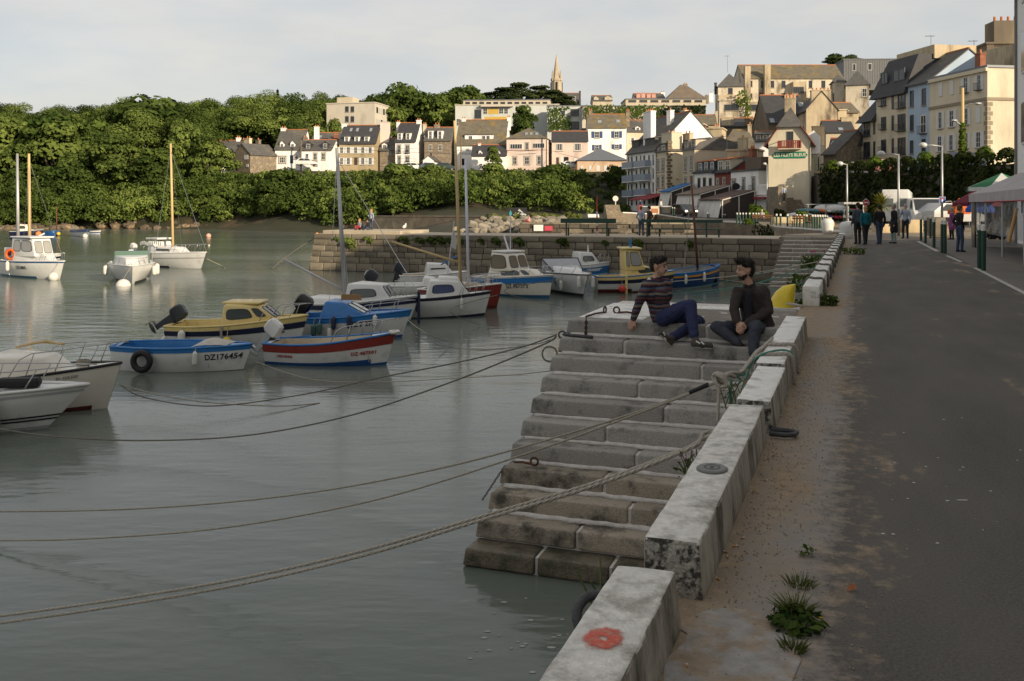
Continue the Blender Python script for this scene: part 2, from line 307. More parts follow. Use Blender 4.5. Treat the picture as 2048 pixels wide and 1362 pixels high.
# parapet along the quay: four low segments near the camera, then the long whitewashed run
def para(label, t0, t1, s0, s1, h, m, seed, lean=.02):
    o = rblock('parapet', s0, s1, t0, t1, -.02, h, .014, .0045, seed, m, cuts=max(4, int((t1-t0)*5)), fine=.0045, fn=lambda c: V((c.x-(lean if c.x > (s0+s1)/2 and c.z > .1 else 0), c.y, c.z)))
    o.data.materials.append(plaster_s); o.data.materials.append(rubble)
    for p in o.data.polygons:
        if p.normal.z < .45: p.material_index = 1 if p.normal.y > -.6 else 2  # non-top faces: brown stain, plus weaker skylight worked into the darker colour
    qobj(o); return tag(o, label, 'parapet')
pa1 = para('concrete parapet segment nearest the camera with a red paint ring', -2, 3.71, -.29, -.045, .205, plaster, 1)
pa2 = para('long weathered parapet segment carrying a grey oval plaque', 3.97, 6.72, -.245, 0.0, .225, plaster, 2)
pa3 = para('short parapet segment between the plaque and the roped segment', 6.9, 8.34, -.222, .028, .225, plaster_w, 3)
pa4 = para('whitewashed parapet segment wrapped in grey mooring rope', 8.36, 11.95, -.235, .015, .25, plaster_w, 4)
far_par = thing('parapet', 'long far parapet of white blocks looped with dark ropes', 'parapet', QO, QROT)
tt = 15.75; k = 0
while tt < 47:
    l = RN.uniform(1.05, 1.5) if k else 1.5
    rblock('block', -.25+RN.uniform(-.01, .01), .01, tt, min(tt+l-.02, 47.3), -.02, .30+RN.uniform(-.012, .012), .018, .007, k, plaster_w, far_par, cuts=2); tt += l; k += 1
spot = MB(); spot.add([(-.27, 2.97, .2085), (-.085, 2.97, .2085), (-.085, 3.19, .2085), (-.27, 3.19, .2085)], [(0, 1, 2, 3)]); pm = mat('red_spray_paint', (.55, .11, .075), .85, .25, 60, col2=(.40, .2, .15), s2=30, lo=.5, hi=.66); o = spot.build('paint_ring', pm, pa1)
def spray(m):                                              # overspray: paint thins out from the ring
    N = m.node_tree.nodes; L = m.node_tree.links; tc = N.new('ShaderNodeTexCoord'); n = N.new('ShaderNodeTexNoise'); n.inputs['Scale'].default_value = 45; n.inputs['Detail'].default_value = 6; L.new(tc.outputs['Object'], n.inputs['Vector']); mp = N.new('ShaderNodeMapping'); mp.inputs['Location'].default_value = (.178*.85, -3.08*.66, 0); mp.inputs['Scale'].default_value = (.85, .66, 0); L.new(tc.outputs['Object'], mp.inputs[0]); ln = N.new('ShaderNodeVectorMath'); ln.operation = 'LENGTH'; L.new(mp.outputs[0], ln.inputs[0]); a = N.new('ShaderNodeMath'); a.operation = 'MULTIPLY_ADD'; a.inputs[1].default_value = .035; L.new(n.outputs[0], a.inputs[0]); L.new(ln.outputs['Value'], a.inputs[2]); r = N.new('ShaderNodeValToRGB'); e = r.color_ramp.elements; e[0].position = .024; e[0].color = (.15, .15, .15, 1); e[1].position = .032; e[1].color = (1, 1, 1, 1)
    for p, c in ((.058, .95), (.074, 0)): x = e.new(p); x.color = (c, c, c, 1)
    L.new(a.outputs[0], r.inputs[0]); L.new(r.outputs[0], N['Principled BSDF'].inputs['Alpha'])
spray(pm)
pq = MB()
def oval(rx, ry, z, n=28): return [(-.125+rx*math.cos(2*PI*i/n), 5.05+ry*math.sin(2*PI*i/n), z) for i in range(n)]
pq.loft([oval(.078, .088, .222), oval(.078, .088, .232), oval(.07, .08, .237)], True); o = pq.build('plaque', mat('zinc_plaque', (.15, .155, .15), .55, .2, 20, metal=.3), pa2)
pr = MB(); pr.loft([oval(.04, .046, .2385), oval(.033, .039, .2385)]); pr.add([(-.135, 5.03, .2386), (-.115, 5.03, .2386), (-.115, 5.07, .2386), (-.135, 5.07, .2386)], [(0, 1, 2, 3)]); pr.build('plaque_ring', iron, pa2)
# ------------------------------------------------------------------ near stairs and landing
ST0, SG, SR = 12.71, .305, .213
def s_at(u, t): return ((u-1024)*.9398*t-1900*(-.6+.3418*t))/(1900*.9398+.3418*(u-1024))
def stairs(name, label, t0, g, r, n, s_left, s_right, flare, joints, mats, near=True, seed=0):
    st = thing(name, label, 'stairs', QO, QROT); sl = lambda i: s_left-flare*i
    core = MB()
    for i in range(n+1):
        core.box(sl(i)+.06, s_right, t0-g*i+.03, t0+3.0, -4.4, -r*i-.02-(.0 if i else 0))
    cm = core.build('mortar_bed', mortar, st)
    for i in range(n+1):
        js = [sl(i)]+joints.get(i, [])+[s_right]; js = sorted(js); m = mats[0] if i < 7 or not near else (mats[1] if i < 10 else granite_wet)
        for a, b in zip(js, js[1:]):
            ja = .016 if a > sl(i)+.01 else 0; jb = .016 if b < s_right-.01 else 0; wob = RN.uniform(-.012, .012) if near else 0
            def prof(c, i=i):
                return V((c.x+(.16*(c.z+r*i) if c.x < sl(i)+.05 else 0), c.y+(.05*(c.z+r*i) if c.y < t0-g*i+.12 else 0), c.z))
            rblock('step_stone', a+ja, b-jb, t0-g*i+wob, t0-g*i+g+.06, -r*i-r+.02, -r*i, .024, .0035 if near else .01, i*5+seed+a, m, st, cuts=max(2, int((b-a)*3)), segs=3, fn=prof, fine=.003 if near else 0)
    if 1:
        for i in range(n-2 if near else n):                # bead of pointing along the foot of each riser
            mb = MB(); x = sl(i)+.04; pts = []
            while x < s_right: pts.append(x); x += .13
            top_ = [(x, t0-g*i-.010+RN.uniform(-.006, .006), -r*(i+1)+.034+RN.uniform(-.006, .008)) for x in pts]
            fr_ = [(x, t0-g*i-.05+RN.uniform(-.03, .016), -r*(i+1)+.003) for x in pts]; bk = [(x, t0-g*i+.05, -r*(i+1)+.06) for x in pts]; b2 = [(x, t0-g*i+.05, -r*(i+1)-.01) for x in pts]
            mb.loft([[a, b, c, d] for a, b, c, d in zip(fr_, top_, bk, b2)], True); o = mb.build('pointing', mortar, st, True)
    return st
jn = {0: [1413], 1: [1248], 2: [1403], 3: [1277], 5: [1213], 6: [1272], 7: [1208], 8: [1258], 9: [1153], 10: [1071, 1220], 4: [1330]}
jn = {i: [s_at(u, ST0-SG*i) for u in us] for i, us in jn.items()}
near_stairs = stairs('stone_stairs', 'broad granite stairs going down into the water below the two seated men', ST0, SG, SR, 11, -3.17, -.262, .024, jn, (granite, granite_low))
land = in_q(MB().box(-3.10, -.27, ST0+.33, 15.1, -4.4, -.006), 'landing', pebble); struct(land)
for nm, a, b, c, d, m in (('paving_slab', -3.12, -2.2, ST0+.38, 13.9, plaster_w), ('paving_slab', -3.12, -2.05, 13.93, 15.12, plaster_w), ('coping_stone', -2.04, -1.1, 14.75, 15.14, plaster_w), ('coping_stone', -1.08, -.28, 14.78, 15.16, granite)):
    o = rblock(nm, a, b, c, d, -.2, .004, .012, .004, a, m, land, cuts=2)
for i in range(14):
    x = RN.uniform(-2, -.5); y = RN.uniform(13.2, 14.6); o = MB().box(x, x+RN.uniform(.05, .14), y, y+RN.uniform(.03, .07), -.02, .003).build('tile_fragment', plaster_w, land)
stairs('stone_stairs', 'far flight of pale jointed granite steps beside the ivy-hung quay', 50.35, .27, .19, 12, -3.0, -.262, .04, {i: [-3+(.55 if i % 2 else .9)+RN.uniform(-.1, .1), -1.6+RN.uniform(-.3, .2)] for i in range(13)}, (mat('far_step_granite', (.22, .195, .16), .9, .2, 3, objrand=.2), granite), near=False, seed=40)
# ------------------------------------------------------------------ pier, block by block
pier = thing('pier', 'granite mole with a paved top crossing the harbour behind the boats', 'pier', QO, QROT)
PT = 50.5; ztop = -.10
MB().hexa([(-31.3, PT-.35, -4.5), (-.3, PT-.3, -4.5), (-.3, PT+5, -4.5), (-31.3, PT+5, -4.5), (-30.45, PT+.12, ztop-.06), (-.3, PT+.12, ztop-.06), (-.3, PT+5, ztop-.06), (-30.45, PT+5, ztop-.06)]).build('core', darkgap, pier)
MB().box(-30.5, -.3, PT+.3, PT+5, -.4, ztop).build('paving', piertop, pier)
MB().cbox(-30.3, -25.0, PT+.55, PT+4.6, ztop-.1, ztop+.19, .03).build('raised_paving', piertop, pier)
bmsh = {}
def pblock(x0, x1, z0, z1, y, m, nm='stone'):
    w = round((x1-x0)*4)/4; h = round((z1-z0), 2); k = (w, h, RN.randrange(3))
    if k not in bmsh:
        mb = MB(); mb.cbox(-.5, .5, 0, .34, -.5, .5, .035); oo = mb.build('stone', pierstone, pier); bmsh[k] = oo; o = oo
    else: o = dup(bmsh[k], nm, pier)
    o.location = ((x0+x1)/2, y-.0, (z0+z1)/2); o.scale = (x1-x0-.025, 1, z1-z0-.022); return o
courses = [(-.10, -.42), (-.42, -.80), (-.80, -1.15), (-1.15, -1.48), (-1.48, -1.85), (-1.85, -2.32), (-2.32, -2.7)]
for ci, (z1, z0) in enumerate(courses):
    yb = PT-.12*((-z0)/2.3); x = -30.5+.36*z0*.9*.42; first = True
    while x < -.35:
        w = RN.uniform(.55, 1.05) if ci else RN.uniform(1.0, 1.7)
        x1 = min(x+w, -.3); pblock(x, x1, z0, z1, yb+RN.uniform(-.02, .02)-(.05 if ci == 0 else 0), pierstone); x = x1
    # end face stones
# ------------------------------------------------------------------ buildings
def wallm(n, c, dirt=None, **k): return mat('wall_'+n, c, .9, .10, .5, .15, 6, dirt or tuple(x*.72 for x in c), .35, .52, .72, stretch=(1, 1, .35), **k)
W_WHITE = wallm('white', (.80, .79, .77)); W_CREAM = wallm('cream', (.60, .53, .40)); W_PINK = wallm('pink', (.68, .57, .51)); W_PINK2 = wallm('rose', (.62, .50, .44)); W_TAN = wallm('tan', (.36, .29, .18))
W_STONE = mat('wall_fieldstone', (.19, .155, .115), .95, .3, 2.5, .5, 5, (.27, .225, .16), 1.6, .5, .6); W_RED = wallm('oxblood', (.20, .05, .04)); W_BLUE = wallm('pale_blue', (.36, .45, .55)); W_GREY = wallm('concrete', (.50, .46, .39)); W_PEACH = wallm('peach', (.55, .40, .28))
W_STAIN = mat('wall_stained', (.46, .38, .26), .95, .2, 1.2, .3, 5, (.13, .105, .075), .5, .5, .66, stretch=(1, 1, .25), detail=8); W_OLD = mat('wall_decayed', (.56, .50, .40), .95, .2, .8, .3, 5, (.20, .165, .115), .42, .50, .64, stretch=(1, 1, .4), detail=8)
W_DARK = mat('wall_dark_render', (.14, .115, .085), .95, .25, .8, .3, 5, (.24, .19, .12), .3, .5, .7, stretch=(1, 1, .25)); W_BEIGE = wallm('beige', (.48, .42, .32)); W_FIL = wallm('ochre_cream', (.60, .54, .41)); W_PALE = wallm('pale_panel', (.50, .52, .50))
SLATE = mat('slate_roof', (.085, .083, .08), .8, .25, 1.2, .35, 8, (.135, .12, .09), .5, .5, .7, stretch=(1, 1, 2)); SLATE_D = mat('slate_dark', (.042, .042, .046), .7, .25, 1.5, .35, 8); SLATE_M = mat('slate_mossy', (.13, .115, .085), .9, .3, 1.2, .4, 8, (.20, .14, .05), .5, .52, .66); ZINC = mat('zinc_roof', (.14, .15, .17), .5, .12, 1.0, metal=.2)
BRICK = mat('brick_red', (.26, .10, .06), .9, .25, 3); TERRA = mat('terracotta', (.42, .15, .06), .85, .2, 4); STONE_T = mat('stone_trim', (.26, .22, .16), .9, .2, 3)
PANE = mat('window_glass', (.025, .028, .032), .12, .2, .6, spec=.6); FRAME = mat('window_frame_white', (.62, .62, .60), .6, .05); SHUT_W = mat('shutter_white', (.58, .58, .56), .7, .06); SHUT_B = mat('shutter_blue', (.035, .065, .16), .6, .1); DOOR_D = mat('door_dark', (.05, .035, .03), .6, .2); DOOR_N = mat('door_navy', (.03, .05, .09), .6, .2); RAIL = mat('rail_iron', (.05, .055, .065), .5, .1); SHUT_G = mat('shutter_grey', (.40, .39, .37), .7, .08)
RAILB = mat('balcony_panel_blue', (.26, .31, .38), .4, .15); RAILR = mat('balcony_red', (.20, .04, .025), .7, .2); OPEN = mat('dark_opening', (.012, .011, .010), .9, .1)
CB, CC_, CD, CE, CF, CG_, CH = (400, 170, 4.096), (800, 150, 4.128), (1160, 150, 4.54), (1400, 80, 5.044), (1650, 0, 3.4045), (1240, 280, 5.12), (1600, 340, 4.571)
UNIT = {}
def unit_box(m):
    if m.name not in UNIT:
        mb = MB(); mb.box(0, 1, 0, 1, 0, 1); me = mb.build('u', m).data; bpy.data.objects.remove([o for o in COL.objects if o.data == me][0]); UNIT[m.name] = me
    return UNIT[m.name]
def ubox(name, m, parent, x0, x1, y0, y1, z0, z1):
    o = bpy.data.objects.new(name, unit_box(m)); COL.objects.link(o); o.parent = parent; o.location = (x0, y0, z0); o.scale = (x1-x0, y1-y0, z1-z0); return o
FRM = {}
def frame_mesh(nx, nz, fm, w=1., h=1.):
    k = (nx, nz, fm.name, round(w/h, 1))
    if k in FRM: return FRM[k]
    mb = MB(); t = .09*min(1, h/w) if w > h else .09; tz = t*w/h
    t2 = t*.55
    mb.box(0, t, -.06, 0, 0, 1).box(1-t, 1, -.06, 0, 0, 1).box(t, 1-t, -.055, 0, 0, tz).box(t, 1-t, -.055, 0, 1-tz, 1)
    for i in range(1, nx): mb.box(i/nx-t2/2, i/nx+t2/2, -.05, 0, tz, 1-tz)
    for i in range(1, nz): mb.box(t, 1-t, -.045, 0, i/nz-tz*.25, i/nz+tz*.25)
    o = mb.build('f', fm); me = o.data; bpy.data.objects.remove(o); FRM[k] = me; return me
class Bld:
    def __init__(s, name, label, crop, x0, x1, yb, Y, yaw=0.0, D=7.0, cat='house', group=None):
        s.crop = crop; s.yaw = math.radians(yaw); u0, v0 = s.uv(x0, yb); s.A = P(u0, v0, Y); s.c, s.s = math.cos(s.yaw), math.sin(s.yaw)
        s.root = thing(name, label, cat, s.A, s.yaw, group); s.W = s.loc(x1, yb)[0]; s.D = D; s.name = name
    def uv(s, x, y): return s.crop[0]+x/s.crop[2], s.crop[1]+y/s.crop[2]
    def loc(s, x, y, ly=0.0):
        u, v = s.uv(x, y); ax = s.A.x-ly*s.s; ay = s.A.y+ly*s.c; k = (u-1024)/F; lx = (k*ay-ax)/(s.c-k*s.s); yy = ay+lx*s.s
        return lx, HC-(v-HZ)*yy/F-s.A.z
    def z(s, x, y, ly=0.0): return s.loc(x, y, ly)[1]
    def body(s, He, wall, roof='gable', Hr=None, rm=None, ov=.3, base=-2.5, hip=0.0, He2=None):
        W, D = s.W, s.D; s.He, s.Hr, s.roofk = He, Hr or He, roof; mb = MB()
        if roof == 'gable':
            pr = [(0, base), (D, base), (D, He), (D/2, Hr), (0, He)]; mb.poly([(0, y, z) for y, z in pr], (W, 0, 0))
        elif roof == 'fgable': mb.poly([(0, 0, base), (W, 0, base), (W, 0, He), (W/2, 0, Hr), (0, 0, He)], (0, D, 0))
        else: mb.box(0, W, 0, D, base, He)
        s.wall = mb.build('wall', wall, s.root); rm = rm or SLATE; rb = MB(); t = .14
        def slab(a, b, c, d): rb.hexa([a, b, c, d]+[(p[0], p[1], p[2]+t) for p in (a, b, c, d)])
        if roof == 'gable':
            k = (Hr-He)/(D/2); e = ov*k
            slab((-.12, -ov, He-e+.02), (W+.12, -ov, He-e+.02), (W+.12, D/2+.01, Hr+.02), (-.12, D/2+.01, Hr+.02)); slab((-.12, D/2-.01, Hr+.015), (W+.12, D/2-.01, Hr+.015), (W+.12, D+ov, He-e+.02), (-.12, D+ov, He-e+.02))
            rb.k = 1; rb.box(-.1, W+.1, D/2-.1, D/2+.1, Hr+.10, Hr+.24); rb.k = 0
        elif roof == 'fgable':
            k = (Hr-He)/(W/2); e = ov*k
            slab((-ov, -.12, He-e+.02), (W/2+.01, -.12, Hr+.02), (W/2+.01, D+.12, Hr+.02), (-ov, D+.12, He-e+.02)); slab((W/2-.01, -.12, Hr+.015), (W+ov, -.12, He-e+.02), (W+ov, D+.12, He-e+.02), (W/2-.01, D+.12, Hr+.015))
        elif roof == 'hip':
            h = hip or D/2; a = [(-ov, -ov, He), (W+ov, -ov, He), (W+ov, D+ov, He), (-ov, D+ov, He)]; r0, r1 = (min(h, W/2), D/2, Hr), (max(W-h, W/2), D/2, Hr)
            rb.add(a+[r0, r1], [(0, 1, 5, 4), (2, 3, 4, 5), (1, 2, 5), (3, 0, 4), (3, 2, 1, 0)])
        elif roof == 'mansard':
            Hm = He+(Hr-He)*.58; i = .9; a = [(-.15, -.15, He), (W+.15, -.15, He), (W+.15, D+.15, He), (-.15, D+.15, He)]; b = [(0, i, Hm), (W, i, Hm), (W, D-i, Hm), (0, D-i, Hm)]; c = [(0, D/2-.05, Hr), (W, D/2-.05, Hr), (W, D/2+.05, Hr), (0, D/2+.05, Hr)]
            rb.loft([a, b, c], True)
        elif roof == 'flat':
            rb.box(-.15, W+.15, -.15, D+.15, He, He+.22)
        s.roof = rb.build('roof', [rm, TERRA if roof == 'gable' else rm], s.root); return s
    def win(s, x0, y0, x1, y1, st='w', nx=2, nz=2, ly=0.0):
        a, zt = s.loc(x0, y0, ly); b, zb = s.loc(x1, y1, ly); 
        if a > b: a, b = b, a
        zm = s.z((x0+x1)/2, y0, ly); zn = s.z((x0+x1)/2, y1, ly); zt, zb = zm, zn
        return s.win_l(a, b, zb, zt, st, nx, nz, ly)
    def win_l(s, a, b, zb, zt, st='w', nx=2, nz=2, ly=0.0, parent=None):
        r = parent or s.root; W = b-a; H = zt-zb
        if 'k' in st: return ubox('opening', OPEN, r, a, b, ly-.012, ly+.02, zb, zt)
        if 'd' in st or 'n' in st: o = ubox('door', DOOR_N if 'n' in st else DOOR_D, r, a, b, ly-.05, ly+.02, zb, zt); return o
        if 'o' in st: return ubox('door', mat('door_orange', (.45, .11, .03), .6), r, a, b, ly-.05, ly+.02, zb, zt)
        if 'c' in st: return ubox('shutter', SHUT_W, r, a, b, ly-.06, ly+.02, zb, zt)
        if 'G' in st: return ubox('garage_door', SHUT_W, r, a, b, ly-.05, ly+.02, zb, zt)
        o = bpy.data.objects.new('window', frame_mesh(nx, nz, FRAME if 'K' not in st else RAIL, W, H)); COL.objects.link(o); o.parent = r; o.location = (a, ly, zb); o.scale = (W, 1, H)
        p = bpy.data.objects.new('pane', unit_box(PANE)); COL.objects.link(p); p.parent = o; p.location = (.03, -.02, .03); p.scale = (.94, .03, .94)
        if 's' in st or 'b' in st:
            m = SHUT_B if 'b' in st else SHUT_W; w = W*.62
            ubox('shutter', m, r, a-w-.02, a-.02, ly-.06, ly, zb, zt); ubox('shutter', m, r, b+.02, b+w+.02, ly-.06, ly, zb, zt)
        if 'g' in st:
            q = .16*min(1.3, max(.7, W)); mb = MB(); mb.box(a-q, a, ly-.045, ly+.01, zb-.04, zt).box(b, b+q, ly-.045, ly+.01, zb-.04, zt).box(a-q-.03, b+q+.03, ly-.06, ly+.01, zt, zt+q*1.2).box(a-q-.03, b+q+.03, ly-.09, ly+.01, zb-.16, zb-.042); mb.build('surround', STONE_T, r)
        elif 'i' not in st: ubox('sill', STONE_T, r, a-.08, b+.08, ly-.12, ly, zb-.1, zb-.003)
        if 'r' in st:
            mb = MB(); n = max(5, int(W/.14)); mb.box(a-.1, b+.1, ly-.42, ly-.38, zb+.55*min(1, H/2)+.2, zb+.55*min(1, H/2)+.24).box(a-.1, b+.1, ly-.42, ly, zb-.06, zb)
            for i in range(n+1): x = a-.08+(W+.16)*i/n; mb.box(x-.012, x+.012, ly-.41, ly-.39, zb, zb+.55*min(1, H/2)+.2)
            mb.build('balcony', RAIL, r)
        return o
    def wins(s, rects, st='w', nx=2, nz=2):
        for q in rects: s.win(*q, st, nx, nz)
    def chim(s, x0, y0, x1, y1, m=None, pots=2, dp=None, th=.6):
        ly = s.D/2 if dp is None else dp; a, zt = s.loc(x0, y0, ly); b, zb = s.loc(x1, y1, ly); m = m or W_WHITE
        mb = MB(); mb.box(a, b, ly-th/2, ly+th/2, zb-.9, zt-.12).box(a-.06, b+.06, ly-th/2-.06, ly+th/2+.06, zt-.12, zt); c = mb.build('chimney', m, s.root)
        for i in range(pots): x = a+(b-a)*(i+.5)/pots; MB().cyl(x, ly, zt, zt+.38, .13, .10, 8).build('pot', TERRA, c)
    def dormer(s, x0, y0, x1, y1, m=None, rm=None, st='w', dp=.25, gab=True, deep=2.2):
        ly = dp; a, zt = s.loc(x0, y0, ly); b, zb = s.loc(x1, y1, ly); H = zt-zb; m = m or W_WHITE; hw = zb+H*(.72 if gab else .88)
        mb = MB()
        if gab: mb.poly([(a, ly, zb-.4), (b, ly, zb-.4), (b, ly, hw), ((a+b)/2, ly, zt-.06), (a, ly, hw)], (0, deep, 0))
        else: mb.box(a, b, ly, ly+deep, zb-.4, hw)
        d = mb.build('dormer', m, s.root); rb = MB(); c = (a+b)/2; q = .12
        if gab:
            rb.hexa([(a-q, ly-.12, hw-q), (c, ly-.12, zt-.06), (c, ly+deep, zt-.06), (a-q, ly+deep, hw-q), (a-q, ly-.12, hw), (c, ly-.12, zt+.06), (c, ly+deep, zt+.06), (a-q, ly+deep, hw)]); rb.hexa([(c, ly-.12, zt-.06), (b+q, ly-.12, hw-q), (b+q, ly+deep, hw-q), (c, ly+deep, zt-.06), (c, ly-.12, zt+.06), (b+q, ly-.12, hw), (b+q, ly+deep, hw), (c, ly+deep, zt+.06)])
        else: rb.hexa([(a-q, ly-.15, hw), (b+q, ly-.15, hw), (b+q, ly+deep, hw+.25), (a-q, ly+deep, hw+.25), (a-q, ly-.15, hw+.12), (b+q, ly-.15, hw+.12), (b+q, ly+deep, zt+.2), (a-q, ly+deep, zt+.2)])
        rb.build('dormer_roof', rm or SLATE, d); w = (b-a)
        if st: s.win_l(a+w*.2, b-w*.2, zb+H*.06, zb+H*(.66 if gab else .82), st+'i', 2, 2, ly, d)
        return d
    def sky(s, x0, y0, x1, y1):
        ly = s.D/4
        for _ in range(12): z = s.z((x0+x1)/2, (y0+y1)/2, ly); ly = min(max((z-s.He)/max(s.Hr-s.He, .1)*s.D/2, 0), s.D/2)
        a = s.loc(x0, y1, ly)[0]; b = s.loc(x1, y1, ly)[0]; dz = .30*(s.Hr-s.He)/(s.D/2)+.01; z0 = s.He+ly/(s.D/2)*(s.Hr-s.He)+.19
        MB().hexa([(a, ly-.35, z0-dz*1.17), (b, ly-.35, z0-dz*1.17), (b, ly+.35, z0+dz*1.17), (a, ly+.35, z0+dz*1.17), (a, ly-.35, z0-dz*1.17+.08), (b, ly-.35, z0-dz*1.17+.08), (b, ly+.35, z0+dz*1.17+.08), (a, ly+.35, z0+dz*1.17+.08)]).build('skylight', mat('skylight_glass', (.25, .28, .30), .15), s.roof)
def std(name, label, crop, x0, x1, yb, ye, yr, Y, wall, roof='gable', rm=None, yaw=-5, D=7.5, xe=None, xr=None, cat='house', base=-2.5, hip=0.0):
    b = Bld(name, label, crop, x0, x1, yb, Y, yaw, D, cat); He = b.z(xe or x0, ye); Hr = b.z(xr or (x0+x1)/2, yr, D/2 if roof != 'fgable' else 0) if yr is not None else None
    return b.body(He, wall, roof, Hr, rm, base=base, hip=hip)
# --- houses along the terrace, left to right
b = std('house', 'small white slate-roofed house half hidden by trees, leftmost of all', CB, 55, 285, 650, 592, 460, 187, W_WHITE); b.chim(65, 440, 98, 480); b.chim(300, 432, 332, 500); b.dormer(95, 508, 125, 566); b.dormer(213, 508, 243, 566); b.sky(172, 520, 190, 548); b.win(172, 608, 205, 665)
b = std('house', 'brown rubble-stone house with a pale right side beside the leftmost white house', CB, 278, 410, 690, 572, 482, 184, W_STONE, 'fgable', yaw=-38, D=6.2); b.chim(345, 450, 370, 490, W_STONE, 1, 1); b.chim(380, 438, 415, 480, W_CREAM, 2, 3); b.chim(465, 450, 490, 495, W_STONE, 1, 5.6); b.wins([(362, 573, 395, 610), (378, 648, 398, 672)], 'c')
b = std('house', 'white house with slate roof, orange chimney pots and stone-framed window', CB, 615, 832, 642, 522, 372, 186, W_WHITE); b.chim(665, 352, 705, 405); b.chim(938, 342, 975, 420); b.dormer(655, 452, 690, 540); b.dormer(740, 452, 778, 540); b.win(650, 588, 700, 640, 'g', 3); b.win(738, 575, 765, 642, 'n'); b.win(775, 583, 795, 605, 'g', 1, 1)
b = std('house', 'dark slate-roofed house standing behind the white two-dormer house', CB, 905, 1150, 640, 472, 395, 196, W_BEIGE); b.chim(1098, 412, 1130, 470, BRICK, 2, 1); b.sky(975, 420, 998, 440)
b = std('house', 'low white house with two dark dormers and stone window surrounds', CB, 830, 1078, 662, 532, 455, 184, W_WHITE, D=6.5); b.dormer(860, 460, 912, 526, SLATE_D); b.dormer(1000, 458, 1050, 524, SLATE_D); b.chim(848, 430, 880, 472, W_STONE); b.win(865, 562, 890, 615, 'w'); b.wins([(930, 558, 958, 614), (997, 558, 1025, 612)], 'g'); b.win(932, 630, 960, 662, 'g')
b = std('house', 'tan two-storey house with a row of white shutters and three dormers', CB, 1140, 1440, 664, 476, 336, 187, W_TAN, rm=SLATE_D, D=8.5); b.wins([(x-13, 508, x+13, 560) for x in (1160, 1216, 1275, 1333, 1395)], 's'); b.wins([(x-13, 595, x+13, 652) for x in (1160, 1216, 1333, 1395)], 's'); b.win(1264, 594, 1290, 655, 'd')
for x in (1182, 1265, 1345): b.dormer(x, 416, x+40, 470, gab=False)
for x in (1228, 1280, 1390): b.sky(x, 362, x+20, 388)
b.chim(1165, 318, 1205, 420, W_WHITE, 0); b.chim(1482, 305, 1552, 470, W_PINK, 0, th=1.5)
b = std('house', 'little stone house with one white dormer window beside the tan house', CB, 1472, 1600, 664, 532, 440, 188, W_STONE, D=6); b.dormer(1490, 470, 1535, 528); b.win(1540, 546, 1565, 575); b.win(1545, 632, 1568, 656); b.chim(1498, 408, 1520, 455, W_STONE)
b = std('house', 'narrow white house with dark mansard roof and tall white gable', CB, 1600, 1765, 676, 462, 316, 186, W_WHITE, 'gable', SLATE_D, yaw=-8, D=8); b.wins([(1616, 492, 1644, 556), (1684, 492, 1714, 556), (1684, 582, 1714, 648)], 'gr'); b.win(1622, 582, 1644, 668, 'g'); b.dormer(1618, 386, 1655, 452, gab=False); b.dormer(1686, 386, 1724, 452, gab=False); b.chim(1612, 304, 1640, 350); b.chim(1775, 288, 1812, 380)
b = std('house', 'brown stone house with shingled dormers right of the narrow white house', CB, 1838, 2056, 672, 452, 352, 187, W_STONE, yaw=-3); b.wins([(1876, 490, 1900, 540), (1956, 490, 1982, 540)], 'g'); b.dormer(1868, 362, 1908, 452, gab=False); b.dormer(1945, 362, 1988, 452, gab=False); b.chim(1826, 322, 1856, 370, W_BEIGE); b.chim(1920, 325, 1965, 355, W_STONE)
b = std('garage', 'small white gabled garage in front of the brown stone house', CB, 1826, 1918, 672, 618, 580, 182, W_WHITE, 'fgable', SLATE, yaw=-8, D=5, cat='garage'); b.win(1845, 640, 1895, 672, 'G')
b = std('apartment_block', 'pale flat-roofed concrete block with a rooftop box behind the houses', CB, 1037, 1432, 440, 156, None, 228, W_GREY, 'flat', W_GREY, yaw=-13, D=10, cat='building'); b.wins([(1190, 175, 1218, 220), (1235, 175, 1263, 220), (1190, 256, 1218, 302), (1235, 256, 1263, 302)], 'K', 1, 1)
z0 = b.He; a0 = b.loc(1122, 156, 3)[0]; a1 = b.loc(1250, 156, 3)[0]; MB().box(a0, a1, 3, 7, z0, b.z(1180, 100, 3)).build('rooftop_box', W_BEIGE, b.root)
for k in range(3):
    for j in range(6): ubox('window_strip', SHUT_G if (j+k) % 3 else PANE, b.root, b.W, b.W+.03, 1.0+j*1.5, 2.1+j*1.5, z0-2.3-k*2.8, z0-.9-k*2.8)
b = std('house', 'big steep grey roof over a white house with a broad white dormer', CC_, 462, 868, 684, 572, 376, 187, W_WHITE, rm=SLATE_M, yaw=-7, D=9); b.dormer(535, 486, 770, 562, W_WHITE, st='', gab=False, dp=.8); b.wins([(510, 606, 550, 656), (560, 606, 597, 656)], 'c'); b.wins([(510, 690, 535, 745)], 'k')
for q in ((568, 502, 598, 545), (678, 500, 705, 542), (714, 500, 742, 542)): b.win(*q, 'i', 2, 1, ly=.8)
b.chim(510, 360, 545, 405); b.chim(885, 350, 912, 420)
b = std('house', 'low white cottage with two tiny dormers below the big grey roof', CC_, 592, 878, 772, 664, 582, 181, W_WHITE, rm=SLATE_D, yaw=-3, D=6); b.dormer(648, 616, 680, 682); b.dormer(798, 616, 828, 678); b.sky(738, 618, 756, 640); b.wins([(655, 730, 682, 768), (790, 728, 815, 768)]); b.chim(645, 568, 668, 600)
